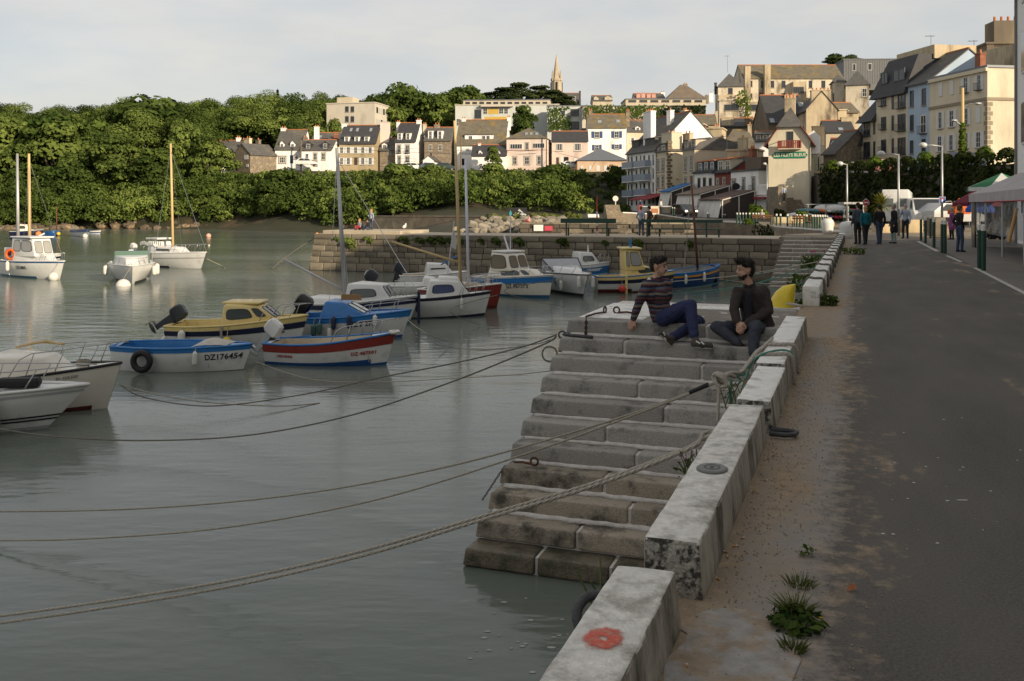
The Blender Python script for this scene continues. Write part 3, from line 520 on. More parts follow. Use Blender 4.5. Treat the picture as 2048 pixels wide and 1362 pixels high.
b = std('house', 'pale pink house with hipped slate roof and wide strip windows', CC_, 880, 1206, 784, 527, 434, 182, W_PINK, 'hip', SLATE_M, yaw=-9, D=8); b.wins([(908, 568, 1010, 612), (1095, 562, 1195, 605)], 'i', 5, 1); b.wins([(1036, 560, 1060, 614), (932, 677, 964, 738), (1028, 675, 1068, 738), (1134, 670, 1164, 738)], 'g'); ubox('base_band', W_PINK2, b.root, -.02, b.W+.02, -.04, .01, -1.5, b.z(1000, 756)); ubox('string_course', mat('rose_trim', (.45, .22, .17), .9), b.root, 0, b.W, -.05, .01, b.z(1000, 622), b.z(1000, 617))
for x in (1032, 1072, 1118): b.sky(x, 485, x+22, 503)
b = std('house', 'long rose-pink house with a dark slate roof and an open doorway', CC_, 1254, 1552, 762, 547, 470, 184, W_PINK2, rm=SLATE_D, yaw=-3, D=7); b.wins([(1286, 564, 1346, 626), (1438, 562, 1496, 626)], 'w', 4, 1); b.win(1352, 676, 1392, 756, 'k'); b.win(1290, 680, 1312, 756, 'd'); b.win(1322, 678, 1350, 756, 'c'); b.win(1436, 686, 1458, 745, 'c')
b = std('house', 'white house with blue shutters and two roof windows', CD, 72, 422, 728, 476, 362, 187, W_WHITE, rm=SLATE_M, yaw=-2, D=8); b.wins([(132, 512, 176, 572), (312, 510, 354, 570), (134, 633, 172, 686), (314, 629, 354, 672)], 'b'); b.sky(160, 420, 195, 445); b.sky(330, 416, 362, 440); b.chim(80, 322, 112, 395, W_STONE); b.chim(418, 326, 450, 440, W_STONE)
b = std('house', 'cream house with a small dormer tucked behind the white apartment block', CD, 426, 600, 700, 512, 416, 189, W_CREAM, yaw=0, D=8); b.win(465, 570, 490, 622, 's'); b.dormer(502, 460, 548, 508)
b = std('warehouse', 'peach warehouse under a broad blue-grey hipped roof', CC_, 1464, 1875, 806, 706, 604, 168, W_PEACH, 'hip', ZINC, yaw=-2, D=16, hip=9, cat='warehouse'); b.wins([(1490, 750, 1512, 792), (1558, 748, 1582, 790), (1620, 748, 1650, 794), (1685, 746, 1716, 794), (1790, 750, 1860, 806)], 'G')
# school and upper town
b = std('school', 'long modern school block with yellow panels above the steep grey roof', CC_, 456, 1312, 440, 252, None, 238, W_PALE, 'flat', W_GREY, yaw=-4, D=9, cat='school'); b.wins([(685, 275, 722, 325), (815, 275, 855, 322), (858, 275, 893, 322), (468, 360, 495, 420)], 'i', 2, 2)
for q in ((722, 278, 815, 322), (700, 345, 892, 368)): a, z1 = b.loc(q[0], q[1]); c, z2 = b.loc(q[2], q[3]); ubox('yellow_panel', mat('yellow_panel', (.50, .34, .07), .7), b.root, a, c, -.03, .02, z2, z1)
b.win(615, 285, 672, 360, 'K', 2, 2); a = b.loc(670, 250)[0]; c = b.loc(935, 250)[0]; ubox('canopy', W_GREY, b.root, a, c, -1.2, 0, b.z(800, 264), b.z(800, 246))
b = std('school_hall', 'grey flat-roofed hall behind the yellow-panelled school', CC_, 522, 1240, 300, 212, None, 250, W_BEIGE, 'flat', ZINC, yaw=-4, D=10, cat='school')
for k in range(12): x = 540+k*58; b.win(x, 222, x+38, 240, 'K', 1, 1)
b = std('ivy_school', 'pale school wing half covered in green ivy', CC_, 1216, 1560, 470, 258, None, 226, W_PALE, 'flat', ZINC, yaw=-2, D=9, cat='school'); b.wins([(1332, 296, 1362, 336), (1408, 281, 1476, 338), (1522, 282, 1562, 336), (1412, 384, 1478, 446), (1335, 385, 1368, 430)], 'K', 2, 2); IVYB = [(CC_, 1220, 262, 1325, 455, 225.6), (CC_, 1325, 335, 1410, 460, 225.6), (CC_, 1325, 262, 1400, 285, 225.6)]
b = std('ivy_wing', 'long low wing hidden under dark green ivy on the hill', CD, 20, 1142, 385, 285, None, 222, W_GREY, 'flat', ZINC, yaw=0, D=8, cat='school'); IVYB += [(CD, 40, 278, 1135, 388, 221.6)]
b = std('long_hall', 'long grey clerestory hall below the big brown hipped roof', CD, 415, 1142, 262, 222, None, 240, W_BEIGE, 'flat', ZINC, yaw=0, D=10, cat='hall')
for k in range(7): x = 440+k*100; b.win(x, 228, x+70, 246, 'K', 1, 1)
b = std('house', 'house with pink chimney stacks on the skyline', CD, 500, 772, 230, 214, 172, 262, W_PINK, yaw=0, D=8)
for x in (512, 556, 605, 650): b.chim(x, 160+(x % 3)*6, x+36, 205, mat('pink_stack', (.55, .30, .24), .9), 2, .5)
b.chim(732, 158, 768, 200, W_WHITE)
b = std('manor', 'big brown hipped roof with a chimney on the skyline', CD, 800, 1140, 250, 212, 88, 252, W_STONE, 'hip', mat('brown_roof', (.15, .12, .09), .9, .2, .8), yaw=0, D=12, hip=4.2); b.chim(940, 82, 974, 150, W_STONE, 2); b.chim(1135, 185, 1165, 230, W_STONE, 1); b.chim(1172, 165, 1208, 220, W_WHITE, 1)
b = std('house', 'dark slate house beside the church spire on the hilltop', CC_, 1345, 1490, 260, 218, 152, 300, W_STONE, rm=SLATE, yaw=0, D=9); b.win(1425, 178, 1452, 212, 'w'); b.chim(1478, 132, 1492, 240, SLATE_D, 0, -.5)
b = std('house', 'twin-gabled house on the skyline left of a round tree', CC_, 1592, 1752, 262, 212, 172, 290, W_BEIGE, rm=SLATE, yaw=0, D=8); b.dormer(1600, 172, 1640, 222, W_BEIGE, st=''); b.dormer(1690, 168, 1750, 222, W_BEIGE, st='')
# --- the quay street facing the basin (runs away from the viewer)
def rowY(u, p=(18.07, 148.8), d=(.264, -.964)):
    k = (u-1024)/F; m = (p[1]*k-p[0])/(d[0]-k*d[1]); return p[1]+d[1]*m
RY = -74.7
def rowb(name, label, crop, x0, x1, yb, ye, yr, wall, rm=None, D=8, roof='gable', xe=None, off=0.0, p=None, yaw=RY, cat='house', xr=None):
    u0 = crop[0]+x0/crop[2]; Y = rowY(u0)+off if p is None else rowY(u0, *p)
    b = Bld(name, label, crop, x0, x1, yb, Y, yaw, D, cat); He = b.z(xe or x0, ye); Hr = b.z(xr or x0, yr, D/2) if yr is not None else None; return b.body(He, wall, roof, Hr, rm)
b = rowb('apartment_block', 'white four-storey apartment block with blue-grey balconies and a steep slate roof', CD, 426, 690, 1205, 712, 400, W_WHITE, SLATE, 11, xr=700, cat='building')
for y0, y1 in ((740, 840), (865, 965), (990, 1090), (1115, 1190)):
    for x0, x1, st in ((436, 450, 'i'), (464, 482, 'i'), (508, 524, 'i'), (545, 558, 'i'), (575, 596, 'i'), (620, 640, 'i'), (660, 674, 'i')):
        sh = (x0-436)*.09; b.win(x0, y0-sh, x1, y1-sh, st, 1, 2)
for (y0, y1) in ((795, 850), (915, 972), (1048, 1102)):
    for x0, x1 in ((432, 524), (540, 644)):
        sh = (x0-436)*.1; a, z1 = b.loc(x0, y0-sh); c, z0 = b.loc(x1, y1-sh-(x1-x0)*.09); z0 = b.z(x0, y1-sh); mb = MB(); mb.k = 1; mb.box(a, c, -1.0, 0, z0-.12, z0); mb.k = 0; mb.box(a, c, -1.0, -.95, z0, z1).box(a, a+.05, -.95, 0, z0, z1).box(c-.05, c, -.95, 0, z0, z1); mb.build('balcony', [RAILB, W_WHITE], b.root)
b.chim(596, 340, 666, 600, W_WHITE, 4, 1.2, .8); b.chim(803, 325, 838, 440, W_WHITE, 1, 4); b.chim(935, 325, 968, 470, W_CREAM, 3, 9); b.dormer(470, 590, 530, 700, SLATE, st='', gab=False, dp=.6); b.dormer(590, 570, 680, 690, SLATE, st='', gab=False, dp=.6); b.sky(706, 590, 722, 612)
b = rowb('corner_house', 'cream corner house with brown stone quoins and a red restaurant awning', CD, 690, 800, 1195, 706, 640, W_CREAM, SLATE, 6.5, 'hip', xr=760); b.wins([(701, 772, 718, 880), (742, 766, 764, 874), (699, 922, 719, 1025), (742, 915, 764, 1020)], 'g', 2, 3); b.win(700, 1090, 725, 1192, 'd'); b.win(735, 1085, 762, 1188, 'K', 2, 2); b.chim(786, 532, 880, 690, W_CREAM, 2, 1.5, 1.6); b.dormer(724, 622, 790, 706, SLATE_D, gab=False)
QU = mat('quoin_stone', (.17, .13, .085), .9, .25, 3)
for k in range(22):
    z = .1+k*.42; w = .5 if k % 2 else .3
    for x0, x1 in ((b.W-w, b.W+.03), (-.03, w*.8)): ubox('quoin', QU, b.root, x0, x1, -.03, .02, z, z+.36)
    ubox('quoin', QU, b.root, b.W-.02, b.W+.03, -.028, w*1.3, z, z+.36)
ubox('sign', mat('sign_black', (.02, .02, .025), .5), b.root, b.W+.05, b.W+1.1, 3, 3.08, b.z(800, 1040), b.z(800, 1005)); MB().poly([(b.W+.02, 1.2, 4.0), (b.W+.35, 1.2, 3.8), (b.W+.35, 1.2, 3.95)], (0, .25, 0)).build('wall_lamp', mat('lamp_copper', (.5, .18, .06), .5), b.root)
z = b.z(745, 1080); MB().hexa([(-3, -3.2, z-.9), (b.W, -3.2, z-.9), (b.W, 0, z), (-3, 0, z), (-3, -3.2, z-.8), (b.W, -3.2, z-.8), (b.W, 0, z+.1), (-3, 0, z+.1)]).build('awning', mat('awning_red', (.22, .03, .035), .8, .15), b.root)
b = rowb('house', 'greyish beige house with tall stone-framed windows and a navy sign at its corner', CD, 932, 1040, 1130, 690, 600, W_BEIGE, SLATE, 7, 'mansard', xr=990); b.wins([(946, 752, 967, 880), (1000, 742, 1021, 862), (946, 930, 967, 1048), (1000, 925, 1020, 1042)], 'g', 2, 3); b.dormer(950, 590, 985, 688, W_BEIGE, gab=False); b.dormer(1010, 580, 1050, 675, W_BEIGE, gab=False); b.chim(950, 535, 1012, 600, W_STAIN, 2, 3)
ubox('sign', mat('sign_navy', (.02, .025, .06), .5), b.root, -.1, -.04, -1.6, -.4, b.z(935, 1040), b.z(935, 1003))
b = rowb('house', 'white house with three orange-capped dormers above a brown awning', CD, 1036, 1220, 1180, 888, 790, W_WHITE, SLATE_D, 6, xr=1100); b.wins([(1073, 942, 1092, 1070), (1121, 938, 1142, 1070), (1175, 942, 1195, 1075)], 'gK', 2, 3)
for x in (1070, 1122, 1176): b.dormer(x, 782-(x-1070)*.12, x+50, 884, DOOR_N, TERRA, gab=False, deep=1.6)
b.chim(1160, 765, 1200, 800, W_STAIN, 0)
b = rowb('house', 'oxblood red house with two stone-framed windows between white houses', CD, 1220, 1368, 1230, 886, 770, W_RED, SLATE_D, 6, xr=1280); b.wins([(1241, 940, 1262, 1066), (1298, 932, 1320, 1066)], 'g', 2, 3)
for x in (1250, 1312): b.dormer(x, 760-(x-1250)*.08, x+62, 875, W_BEIGE, TERRA, gab=False, deep=1.6)
b = rowb('house', 'white two-storey cafe house with a black hanging sign', CD, 1370, 1622, 1290, 884, None, W_WHITE, SLATE, 7, 'flat'); b.wins([(1382, 950, 1413, 1058), (1476, 936, 1498, 1060), (1563, 930, 1588, 1054)], 'gr', 2, 3); b.chim(1550, 672, 1585, 872, BRICK, 2, 1); b.chim(1452, 575, 1508, 668, W_STAIN, 1, 6); ubox('parapet_wall', W_DARK, b.root, b.W*.45, b.W, .3, 6.5, b.He+.2, b.He+1.6)
a = b.loc(1478, 1060)[0]; z = b.z(1478, 1050); MB().ball((a, -.9, z+.5), (.06, .55, .42)).build('hanging_sign', mat('sign_black', (.02, .02, .025)), b.root)
b = rowb('shop', 'small white shop with a balustrade and a red strip awning', CD, 1606, 1716, 1290, 1090, None, W_WHITE, W_WHITE, 5, 'flat', off=-1); b.win(1618, 1140, 1690, 1285, 'G'); b.win(1694, 1140, 1712, 1288, 'o'); z = b.He+.2; mb = MB(); mb.box(0, b.W, .02, .12, z+.85, z+1.0)
for k in range(12): mb.box(b.W*k/11-.05, b.W*k/11+.05, .03, .11, z, z+.86)
mb.build('balustrade', W_WHITE, b.root); ubox('awning', mat('awning_red', (.22, .03, .035)), b.root, 0, b.W, -.6, 0, b.z(1610, 1128), b.z(1610, 1108))
# gables and roofs stacked behind the street
b = std('house', 'stained cream gable wall with rusty lichen streaks above the dormered row', CD, 1126, 1290, 800, 492, None, 152, W_STAIN, 'flat', W_STAIN, yaw=-20, D=5); b.chim(1215, 465, 1260, 500, W_STAIN, 2, 1)
b = std('house', 'mossy slate roof behind the dormered row', CD, 1288, 1605, 800, 672, 490, 146, W_CREAM, 'hip', SLATE_M, yaw=-15, D=9, hip=1.5); b.chim(1440, 576, 1510, 668, W_STAIN, 0, .5); b.chim(1524, 450, 1560, 545, W_STAIN, 1, 4)
b = std('house', 'pinkish rendered house between the beige house and the stained gable', CD, 1040, 1128, 900, 672, None, 136, W_PINK, 'flat', ZINC, yaw=-30, D=6)
b = std('house', 'red brick house end rising behind the cream corner house', CD, 935, 1120, 640, 455, None, 168, BRICK, 'flat', W_BEIGE, yaw=-20, D=6)
b = std('house', 'mossy roofed house below the ivy wing', CD, 970, 1240, 560, 452, 368, 178, W_STAIN, rm=SLATE_M, yaw=-8, D=8); b.chim(1225, 330, 1250, 400, W_STAIN, 0)
b = std('house', 'grey rendered house between mossy roofs with stubby chimneys', CD, 1280, 1600, 560, 470, 400, 165, W_DARK, rm=SLATE_D, yaw=-12, D=8); b.chim(1285, 385, 1395, 470, W_STAIN, 0, .5); b.chim(1495, 395, 1610, 450, W_DARK, 4, .5)
b = std('house', 'row of grey dormers above a white wall left of the green sign house', CD, 1590, 1790, 720, 602, 520, 128, W_WHITE, rm=SLATE, yaw=-15, D=7)
for x in (1598, 1655, 1712): b.dormer(x, 535, x+48, 602, W_BEIGE, gab=False)
b = std('house', 'square rendered chimney house left of the green sign house', CD, 1335, 1612, 872, 690, None, 121, W_STAIN, 'flat', W_STAIN, yaw=-25, D=4)
# the house with the green sign
fb = Bld('sign_house', 'cream gabled house with red balcony and green LES FILETS BLEUS sign', CE, 690, 1118, 1770, 105, -20, 7.5, 'house'); Wf = fb.W; ze = fb.z(700, 1035); zh = fb.z(790, 880); zp = fb.z(905, 672, 1.2); a1 = fb.loc(790, 880)[0]; a2 = fb.loc(1020, 880)[0]
MB().poly([(0, 0, -1), (Wf, 0, -1), (Wf, 0, ze), (a2, 0, zh), (a1, 0, zh), (0, 0, ze)], (0, fb.D, 0)).build('wall', W_FIL, fb.root); c = (a1+a2)/2; rb = MB(); t = .18
def slab2(a, b_, c_, d): rb.hexa([a, b_, c_, d]+[(p[0], p[1]-.0, p[2]+t) for p in (a, b_, c_, d)])
slab2((-.45, -.35, ze-.45), (a1+.02, -.35, zh), (a1+.02, fb.D, zh), (-.45, fb.D, ze-.45)); slab2((a2-.02, -.35, zh), (Wf+.45, -.35, ze-.45), (Wf+.45, fb.D, ze-.45), (a2-.02, fb.D, zh)); rb.add([(a1-.25, -.4, zh-.02), (a2+.25, -.4, zh-.02), (c, 1.6, zp), (c, fb.D, zp), (a1-.1, fb.D, zh), (a2+.1, fb.D, zh)], [(0, 1, 2), (0, 2, 3, 4), (1, 5, 3, 2), (0, 4, 5, 1)]); rb.build('roof', SLATE, fb.root)
for x0, z0_, x1, z1_ in ((-.47, ze-.47, a1, zh-.02), (Wf+.47, ze-.47, a2, zh-.02)): MB().tube([(x0, -.37, z0_), (x1, -.37, z1_)], .09, 4).build('bargeboard', mat('bargeboard_red', (.10, .025, .02), .7), fb.root)
fb.win(876, 922, 942, 1088, 'K', 2, 1)
a, z1 = fb.loc(795, 1020); c2, z0 = fb.loc(1018, 1095); mb = MB(); mb.box(a, c2, -.9, 0, z0-.1, z0); bal = mb.build('balcony', W_FIL, fb.root); mb = MB(); mb.box(a, c2, -.9, -.84, z1-.07, z1).box(a, a+.05, -.84, 0, z1-.07, z1).box(c2-.05, c2, -.84, 0, z1-.07, z1)
mb.build('handrail', RAILR, bal)
for k in range(15): x = a+.03+(c2-a-.06)*k/14; ubox('baluster', RAILR, bal, x-.05 if k not in (0, 1, 13, 14) else x-.12, x+.05 if k not in (0, 1, 13, 14) else x+.12, -.885, -.855, z0, z1-.07)
a, z1 = fb.loc(724, 1131); c2, z0 = fb.loc(1088, 1191); zc = (z0+z1)/2; h = (z1-z0)/2
sg = MB(); sg.poly([(a, -.05, zc), (a+h*.55, -.05, zc+h*.55), (a+h*.75, -.05, z1), (c2-h*.75, -.05, z1), (c2-h*.55, -.05, zc+h*.55), (c2, -.05, zc), (c2-h*.55, -.05, zc-h*.55), (c2-h*.75, -.05, z0), (a+h*.75, -.05, z0), (a+h*.55, -.05, zc-h*.55)], (0, .06, 0)); sgo = sg.build('sign_board', mat('sign_green', (.012, .17, .10), .6, .12, 3), fb.root)
text_obj('LES FILETS BLEUS', h*1.35, mat('sign_cream', (.66, .62, .50), .7), 'lettering', sgo, MX.Translation(((a+c2)/2, -.06, zc))@MX.Rotation(PI/2, 4, 'X'), squash=.93, bold=.012)
fb.chim(858, 590, 962, 720, W_STAIN, 3, 5, 1.2); ubox('drainpipe', mat('pipe_grey', (.2, .19, .17), .6), fb.root, Wf-.12, Wf-.04, -.09, -.01, -1, ze-.2)
MB().box(Wf, Wf+.02, 1.5, 2.4, 1.0, 1.05).build('string_course', W_FIL, fb.root)
MB().poly([(Wf-.5, 2.2, ze-1.2), (Wf+.9, 2.2, ze-1.2), (Wf+.9, 2.2, ze+.7), (Wf+.2, 2.2, ze+1.4), (Wf-.5, 2.2, ze+.9)], (0, 1.7, 0)).build('dormer', W_WHITE, fb.root)
fb.win_l(.3, .4, 0, .1, 'k')
b = std('house', 'steep grey roof with a skylight leaning on the green sign house', CE, 1245, 1372, 1400, 1150, 945, 112, W_STONE, 'gable', SLATE, yaw=-62, D=7); b.win(1190, 1170, 1206, 1310, 'w', 1, 2)
b = std('house', 'low pale house with a slate skylight roof at the foot of the big mansard block', CE, 1372, 1530, 1410, 1165, 1000, 118, W_WHITE, 'gable', SLATE, yaw=-10, D=7); b.sky(1335, 1035, 1385, 1080); b.win(1480, 1200, 1502, 1290, 'w')
b = std('house', 'big stained blind gable wall above the green sign house', CE, 1072, 1385, 960, 700, 520, 146, W_STAIN, 'fgable', SLATE_D, yaw=-6, D=8); b.chim(1118, 508, 1312, 640, W_STAIN, 5, .6, 1.1)
b = std('house', 'dark slate roof with roof window left of the big blind gable', CE, 690, 1080, 980, 830, 565, 152, W_DARK, 'gable', SLATE_D, yaw=0, D=10); b.sky(990, 648, 1045, 682); b.sky(705, 810, 750, 842); b.chim(808, 585, 870, 720, W_STAIN, 2, 5); b.chim(850, 555, 960, 640, W_STAIN, 2, 4.5)
b = std('house', 'dark tiled roofs between the blind gable and the mansard block', CE, 1270, 1560, 1060, 930, 820, 135, W_BEIGE, 'gable', SLATE_D, yaw=-10, D=8); b.sky(1395, 890, 1440, 935); b.chim(1420, 780, 1550, 880, W_STAIN, 0, 4, 1); b.chim(1130, 870, 1250, 1000, W_DARK, 0, 0, 1)
b = std('house', 'small stained house cluster right of the big blind gable', CE, 1330, 1600, 860, 730, 640, 160, W_STAIN, 'gable', SLATE_M, yaw=0, D=8); b.dormer(1440, 690, 1510, 780, W_STAIN, gab=False)
b = std('old_factory', 'long decayed white building with empty windows on the hilltop', CE, 440, 1445, 640, 384, 258, 205, W_OLD, 'gable', SLATE_M, yaw=0, D=10, cat='building')
for q in ((500, 410, 528, 472), (612, 410, 635, 482), (708, 410, 748, 482), (824, 410, 862, 484), (1098, 410, 1132, 484), (1225, 410, 1264, 484), (1336, 410, 1360, 484), (500, 538, 528, 585), (595, 534, 630, 556), (710, 535, 746, 614), (824, 535, 862, 560), (1336, 535, 1352, 625)): b.win(*q, 'K', 2, 2)
for x0, x1, yt in ((442, 498, 272), (640, 698, 256)): a, z1 = b.loc(x0, yt); c, z0 = b.loc(x1, 600); MB().box(a, c, -1.2, .2, z0-1, z1).build('pilaster', W_STAIN, b.root)
a, z1 = b.loc(920, 428); c, z0 = b.loc(1050, 545); MB().box(a, c, -1.6, 0, z0-3, z1).build('bay', W_STAIN, b.root); b.win(936, 472, 1048, 538, 'K', 5, 1, ly=-1.6)
b = std('pyramid_house', 'derelict house with a pyramid slate roof and strip windows on the hilltop', CE, 182, 440, 850, 474, 338, 185, W_OLD, 'hip', SLATE, yaw=-6, D=5.2, hip=9); b.wins([(284, 484, 330, 546)], 'K', 3, 2)
mb = MB(); z1 = b.z(300, 625); z2 = b.z(300, 560); mb.box(0, b.W, -2.2, 0, -4, z1).box(-.2, b.W+.2, -2.4, 0, z1, z1+.35); mb.build('annex', W_OLD, b.root); b.win(246, 650, 392, 712, 'K', 5, 1, ly=-2.2); ubox('annex_roof', W_STAIN, b.root, 0, b.W, -1.2, 0, z1+.35, z2); b.chim(146, 432, 168, 500, SLATE_D, 0, 1)
b = std('annex_house', 'low derelict annex with strip windows draped in ivy', CE, 488, 660, 840, 635, None, 183, W_OLD, 'flat', W_STAIN, yaw=-6, D=8); b.win(490, 650, 612, 714, 'K', 4, 1); b.win(570, 790, 645, 840, 'k'); ubox('green_canopy', mat('verdigris', (.20, .27, .20), .7), b.root, b.W, b.W+4, -.4, 3, b.z(650, 670), b.z(650, 645)); ubox('lower_wall', W_STAIN, b.root, b.W, b.W+4.5, 0, 6, -4, b.z(650, 690))
b = std('turret_house', 'curved pale stair turret on the hilltop', CE, 1350, 1470, 650, 424, 345, 195, W_OLD, 'hip', SLATE, yaw=-10, D=5); b.win(1336, 535, 1352, 628, 'K', 1, 2)
b = std('pavilion_house', 'pale pavilion with hipped slate roof behind the mansard block', CE, 1470, 1705, 650, 460, 305, 190, W_OLD, 'hip', SLATE, yaw=-20, D=6, hip=3.0); b.win(1636, 488, 1684, 572, 'w', 2, 2)
b = std('metal_building', 'grey metal-clad modern building on the skyline', CE, 1450, 2080, 400, 200, None, 225, mat('standing_seam', (.115, .12, .125), .5, .1, .6, metal=.2), 'flat', ZINC, yaw=-4, D=12, cat='building'); b.wins([(1538, 240, 1572, 312), (1692, 236, 1735, 305)], 'i', 1, 1)
for k in range(26): ubox('seam', mat('standing_seam', (.1, .1, .1)), b.root, k*b.W/26, k*b.W/26+.06, -.05, .01, -1, b.He)
b = std('concrete_wall', 'green-stained rooftop block behind the mansard roof', CE, 1392, 1480, 760, 710, None, 158, W_STAIN, 'flat', W_STAIN, yaw=0, D=4)
# --- tall terrace row on the right
FP = ((45.0, 90.0), (.164, -.986)); FY = -80.6
tp = [(33.2, 102), (38.8, 75.5), (41, 62), (70, 62), (70, 165), (33.2, 165)]
struct(MB().add([(x, y, 4.9 if i < 2 or i > 3 else 4.6) for i, (x, y) in enumerate(tp)]+[(x, y, -3) for x, y in tp], [tuple(range(6))]+[(i, (i+1) % 6, 6+(i+1) % 6, 6+i) for i in range(6)]).build('terrace', mat('terrace_ground', (.12, .11, .09), .9)))
b = rowb('house', 'tall cream house with a lit blind end wall, string course and grey shutters', CF, 712, 1106, 1172, 545, None, W_CREAM, ZINC, 11, 'flat', p=FP, yaw=FY); b.wins([(776, 562, 801, 656), (851, 547, 877, 645)], 'c'); b.wins([(946, 527, 974, 632), (1038, 508, 1064, 612)], 'sr', 2, 3); b.wins([(774, 762, 798, 876), (849, 750, 878, 866), (950, 737, 975, 850), (770, 926, 796, 1032), (847, 916, 874, 1026), (953, 906, 975, 1012), (1030, 896, 1062, 1005)], 's', 2, 3); b.win(1030, 728, 1060, 836, 'c'); b.win(850, 1100, 872, 1126, 'k'); b.win(1032, 1086, 1055, 1172, 'o')
ubox('string_course', STONE_T, b.root, -.05, b.W+.1, -.12, .02, b.z(712, 748), b.z(712, 730)); ubox('cornice', W_CREAM, b.root, -.05, b.W+.1, -.25, .02, b.He-.35, b.He); ubox('string_course', STONE_T, b.root, b.W-.02, b.W+.1, .03, 3, b.z(712, 748), b.z(712, 730))
for k in range(14): z = .1+k*.45; w = .5 if k % 2 else .3; ubox('quoin', STONE_T, b.root, b.W-w, b.W+.03, -.03, .02, z, z+.38); ubox('quoin', STONE_T, b.root, b.W-.02, b.W+.032, -.028, w*1.1, z, z+.38)
b.chim(1040, 368, 1076, 450, BRICK, 1, 2); b.chim(832, 456, 940, 500, SLATE_D, 3, 4); MB().box(b.W, b.W+.03, 3.6, 6.6, 2.2, 6).build('mural_panel', mat('mural_white', (.56, .54, .52), .8, .1, 1.2, col2=(.3, .3, .33), s2=1.2, lo=.6, hi=.62), b.root)
b = rowb('house', 'narrow pale blue house between the mansard block and the cream house', CF, 562, 712, 1165, 582, 410, W_BLUE, SLATE, 9, p=FP, yaw=FY, xr=690); b.wins([(581, 616, 604, 726), (661, 602, 687, 716), (581, 782, 604, 892), (581, 956, 602, 1046), (660, 946, 685, 1040)], 'K', 2, 2); b.win(652, 782, 692, 908, 'r', 2, 2); b.win(626, 1106, 690, 1160, 'n'); b.win(582, 1120, 600, 1150, 'w')
b = Bld('mansard_block', 'cream apartment block under stepped dark slate mansard roofs', CF, 166, 562, 1180, rowY(1650+166/3.4045, *FP), FY, 10, 'building'); r = b.root; Wm = b.W; x1 = b.loc(258, 900)[0]; x2 = b.loc(350, 900)[0]; hz = [b.z(180, 985), b.z(300, 815), b.z(450, 645)]
mb = MB(); mb.box(0, x1, 0, 10, -3, hz[0]).box(x1, x2, .001, 10, -3, hz[1]).box(x2, Wm, 0, 10, -3, hz[2]); mb.build('wall', W_CREAM, r)
ztp = b.z(588, 392, 2.2)
for (xa, xb, z0, z1, ov) in ((-.4, x1, hz[0]-.3, hz[1], .7), (x1-.6, x2, hz[1]-.3, hz[2], .7), (x2-.8, Wm+.05, hz[2]-.2, ztp, .5)): MB().hexa([(xa, -ov, z0), (xb, -ov, z0), (xb, 3, z0), (xa, 3, z0), (xa+1.2, 1.3, z1), (xb, 1.3, z1), (xb, 9, z1), (xa+1.2, 9, z1)]).build('mansard_roof', SLATE_D, r)
for q in ((497, 642, 549, 736), (382, 646, 417, 720), (497, 776, 549, 890), (384, 796, 417, 880), (497, 936, 549, 1050), (384, 950, 417, 1036), (264, 822, 308, 926), (264, 966, 308, 1076), (204, 982, 244, 1082), (205, 1135, 244, 1180), (266, 1130, 308, 1180)): b.win(*q, 'Kr' if q[1] < 1100 else 'K', 2, 2)
for q in ((456, 636, 469, 745), (456, 786, 469, 890), (456, 942, 469, 1046), (331, 822, 343, 915), (331, 962, 343, 1070)): b.win(*q, 'Ki', 1, 2)
b.win(456, 1096, 550, 1142, 'G'); b.win(384, 1115, 417, 1180, 'c')
for q in ((380, 492, 428, 572), (462, 468, 545, 552)): b.win(*q, 'Ki', 2, 1, ly=.15)
a = b.loc(595, 300, 3)[0]; MB().box(Wm-7, Wm+.3, 3, 8, ztp-.5, b.z(650, 328, 3)).build('rooftop_block', W_STAIN, r); MB().box(Wm-1, Wm+11, 6, 9, 4, b.z(900, 392, 6)).build('rear_wall', W_STAIN, r)
b = std('stack_house', 'dark stained house back crowned by a row of chimney pots at the right', CF, 1102, 1300, 440, 300, None, 108, W_DARK, 'flat', W_DARK, yaw=-4, D=6, base=-8); a, z1 = b.loc(1152, 140); MB().box(a, b.W, 0, 2.5, 2, z1).build('chimney_stack', W_DARK, b.root)
for k in range(6): MB().cyl(a+.3+k*.75, .6, z1, z1+.55, .17, .14, 8).build('pot', TERRA, b.root)
# the quay-front houses on the right hand (one end in view, unseen ones added to cast shade)
for k, (t0, t1, h, m, lab) in enumerate(((31, 45.8, 10.7, W_WHITE, 'tall pale quayside house cut off by the right edge of the view'), (16, 30.9, 10.4, W_CREAM, 'unseen cream quayside house behind the restaurant tents, added to cast shade'), (1, 15.9, 10.9, W_WHITE, 'unseen white quayside house above the pavement beside the viewer, added to cast shade'), (-16, .9, 10.6, W_WHITE, 'unseen long white quayside house behind the viewer, added to cast shade'), (-34, -16.1, 10.7, W_BEIGE, 'unseen beige quayside house farthest behind the viewer, added to cast shade'))):  # heights set for the shadow line, unseen walls kept pale for bounce light
    r = thing('house', lab, 'house', Q(t1, 6.95), QROT); mb = MB(); mb.box(0, 9, t0-t1, 0, -.5, h); mb.build('wall', m, r); MB().hexa([(-.35, t0-t1, h), (9.3, t0-t1, h), (9.3, .05, h), (-.35, .05, h), (1.5, t0-t1, h+1.3), (7.5, t0-t1, h+1.3), (7.5, .05, h+1.3), (1.5, .05, h+1.3)]).build('roof', SLATE_D, r)
    for j in range(5):
        for i in range(4):
            y = -1.6-j*2.9; z = 1.2+i*2.9; o = MB().box(-.05, .02, y-1.0, y, z, z+1.75).build('window', FRAME, r); MB().box(-.06, -.03, y-.92, y-.08, z+.08, z+1.67).build('pane', PANE, o)
    MB().box(-.10, -.02, -.3, -.15, 0, h).build('drainpipe', mat('pipe_grey', (.2, .19, .17)), r)
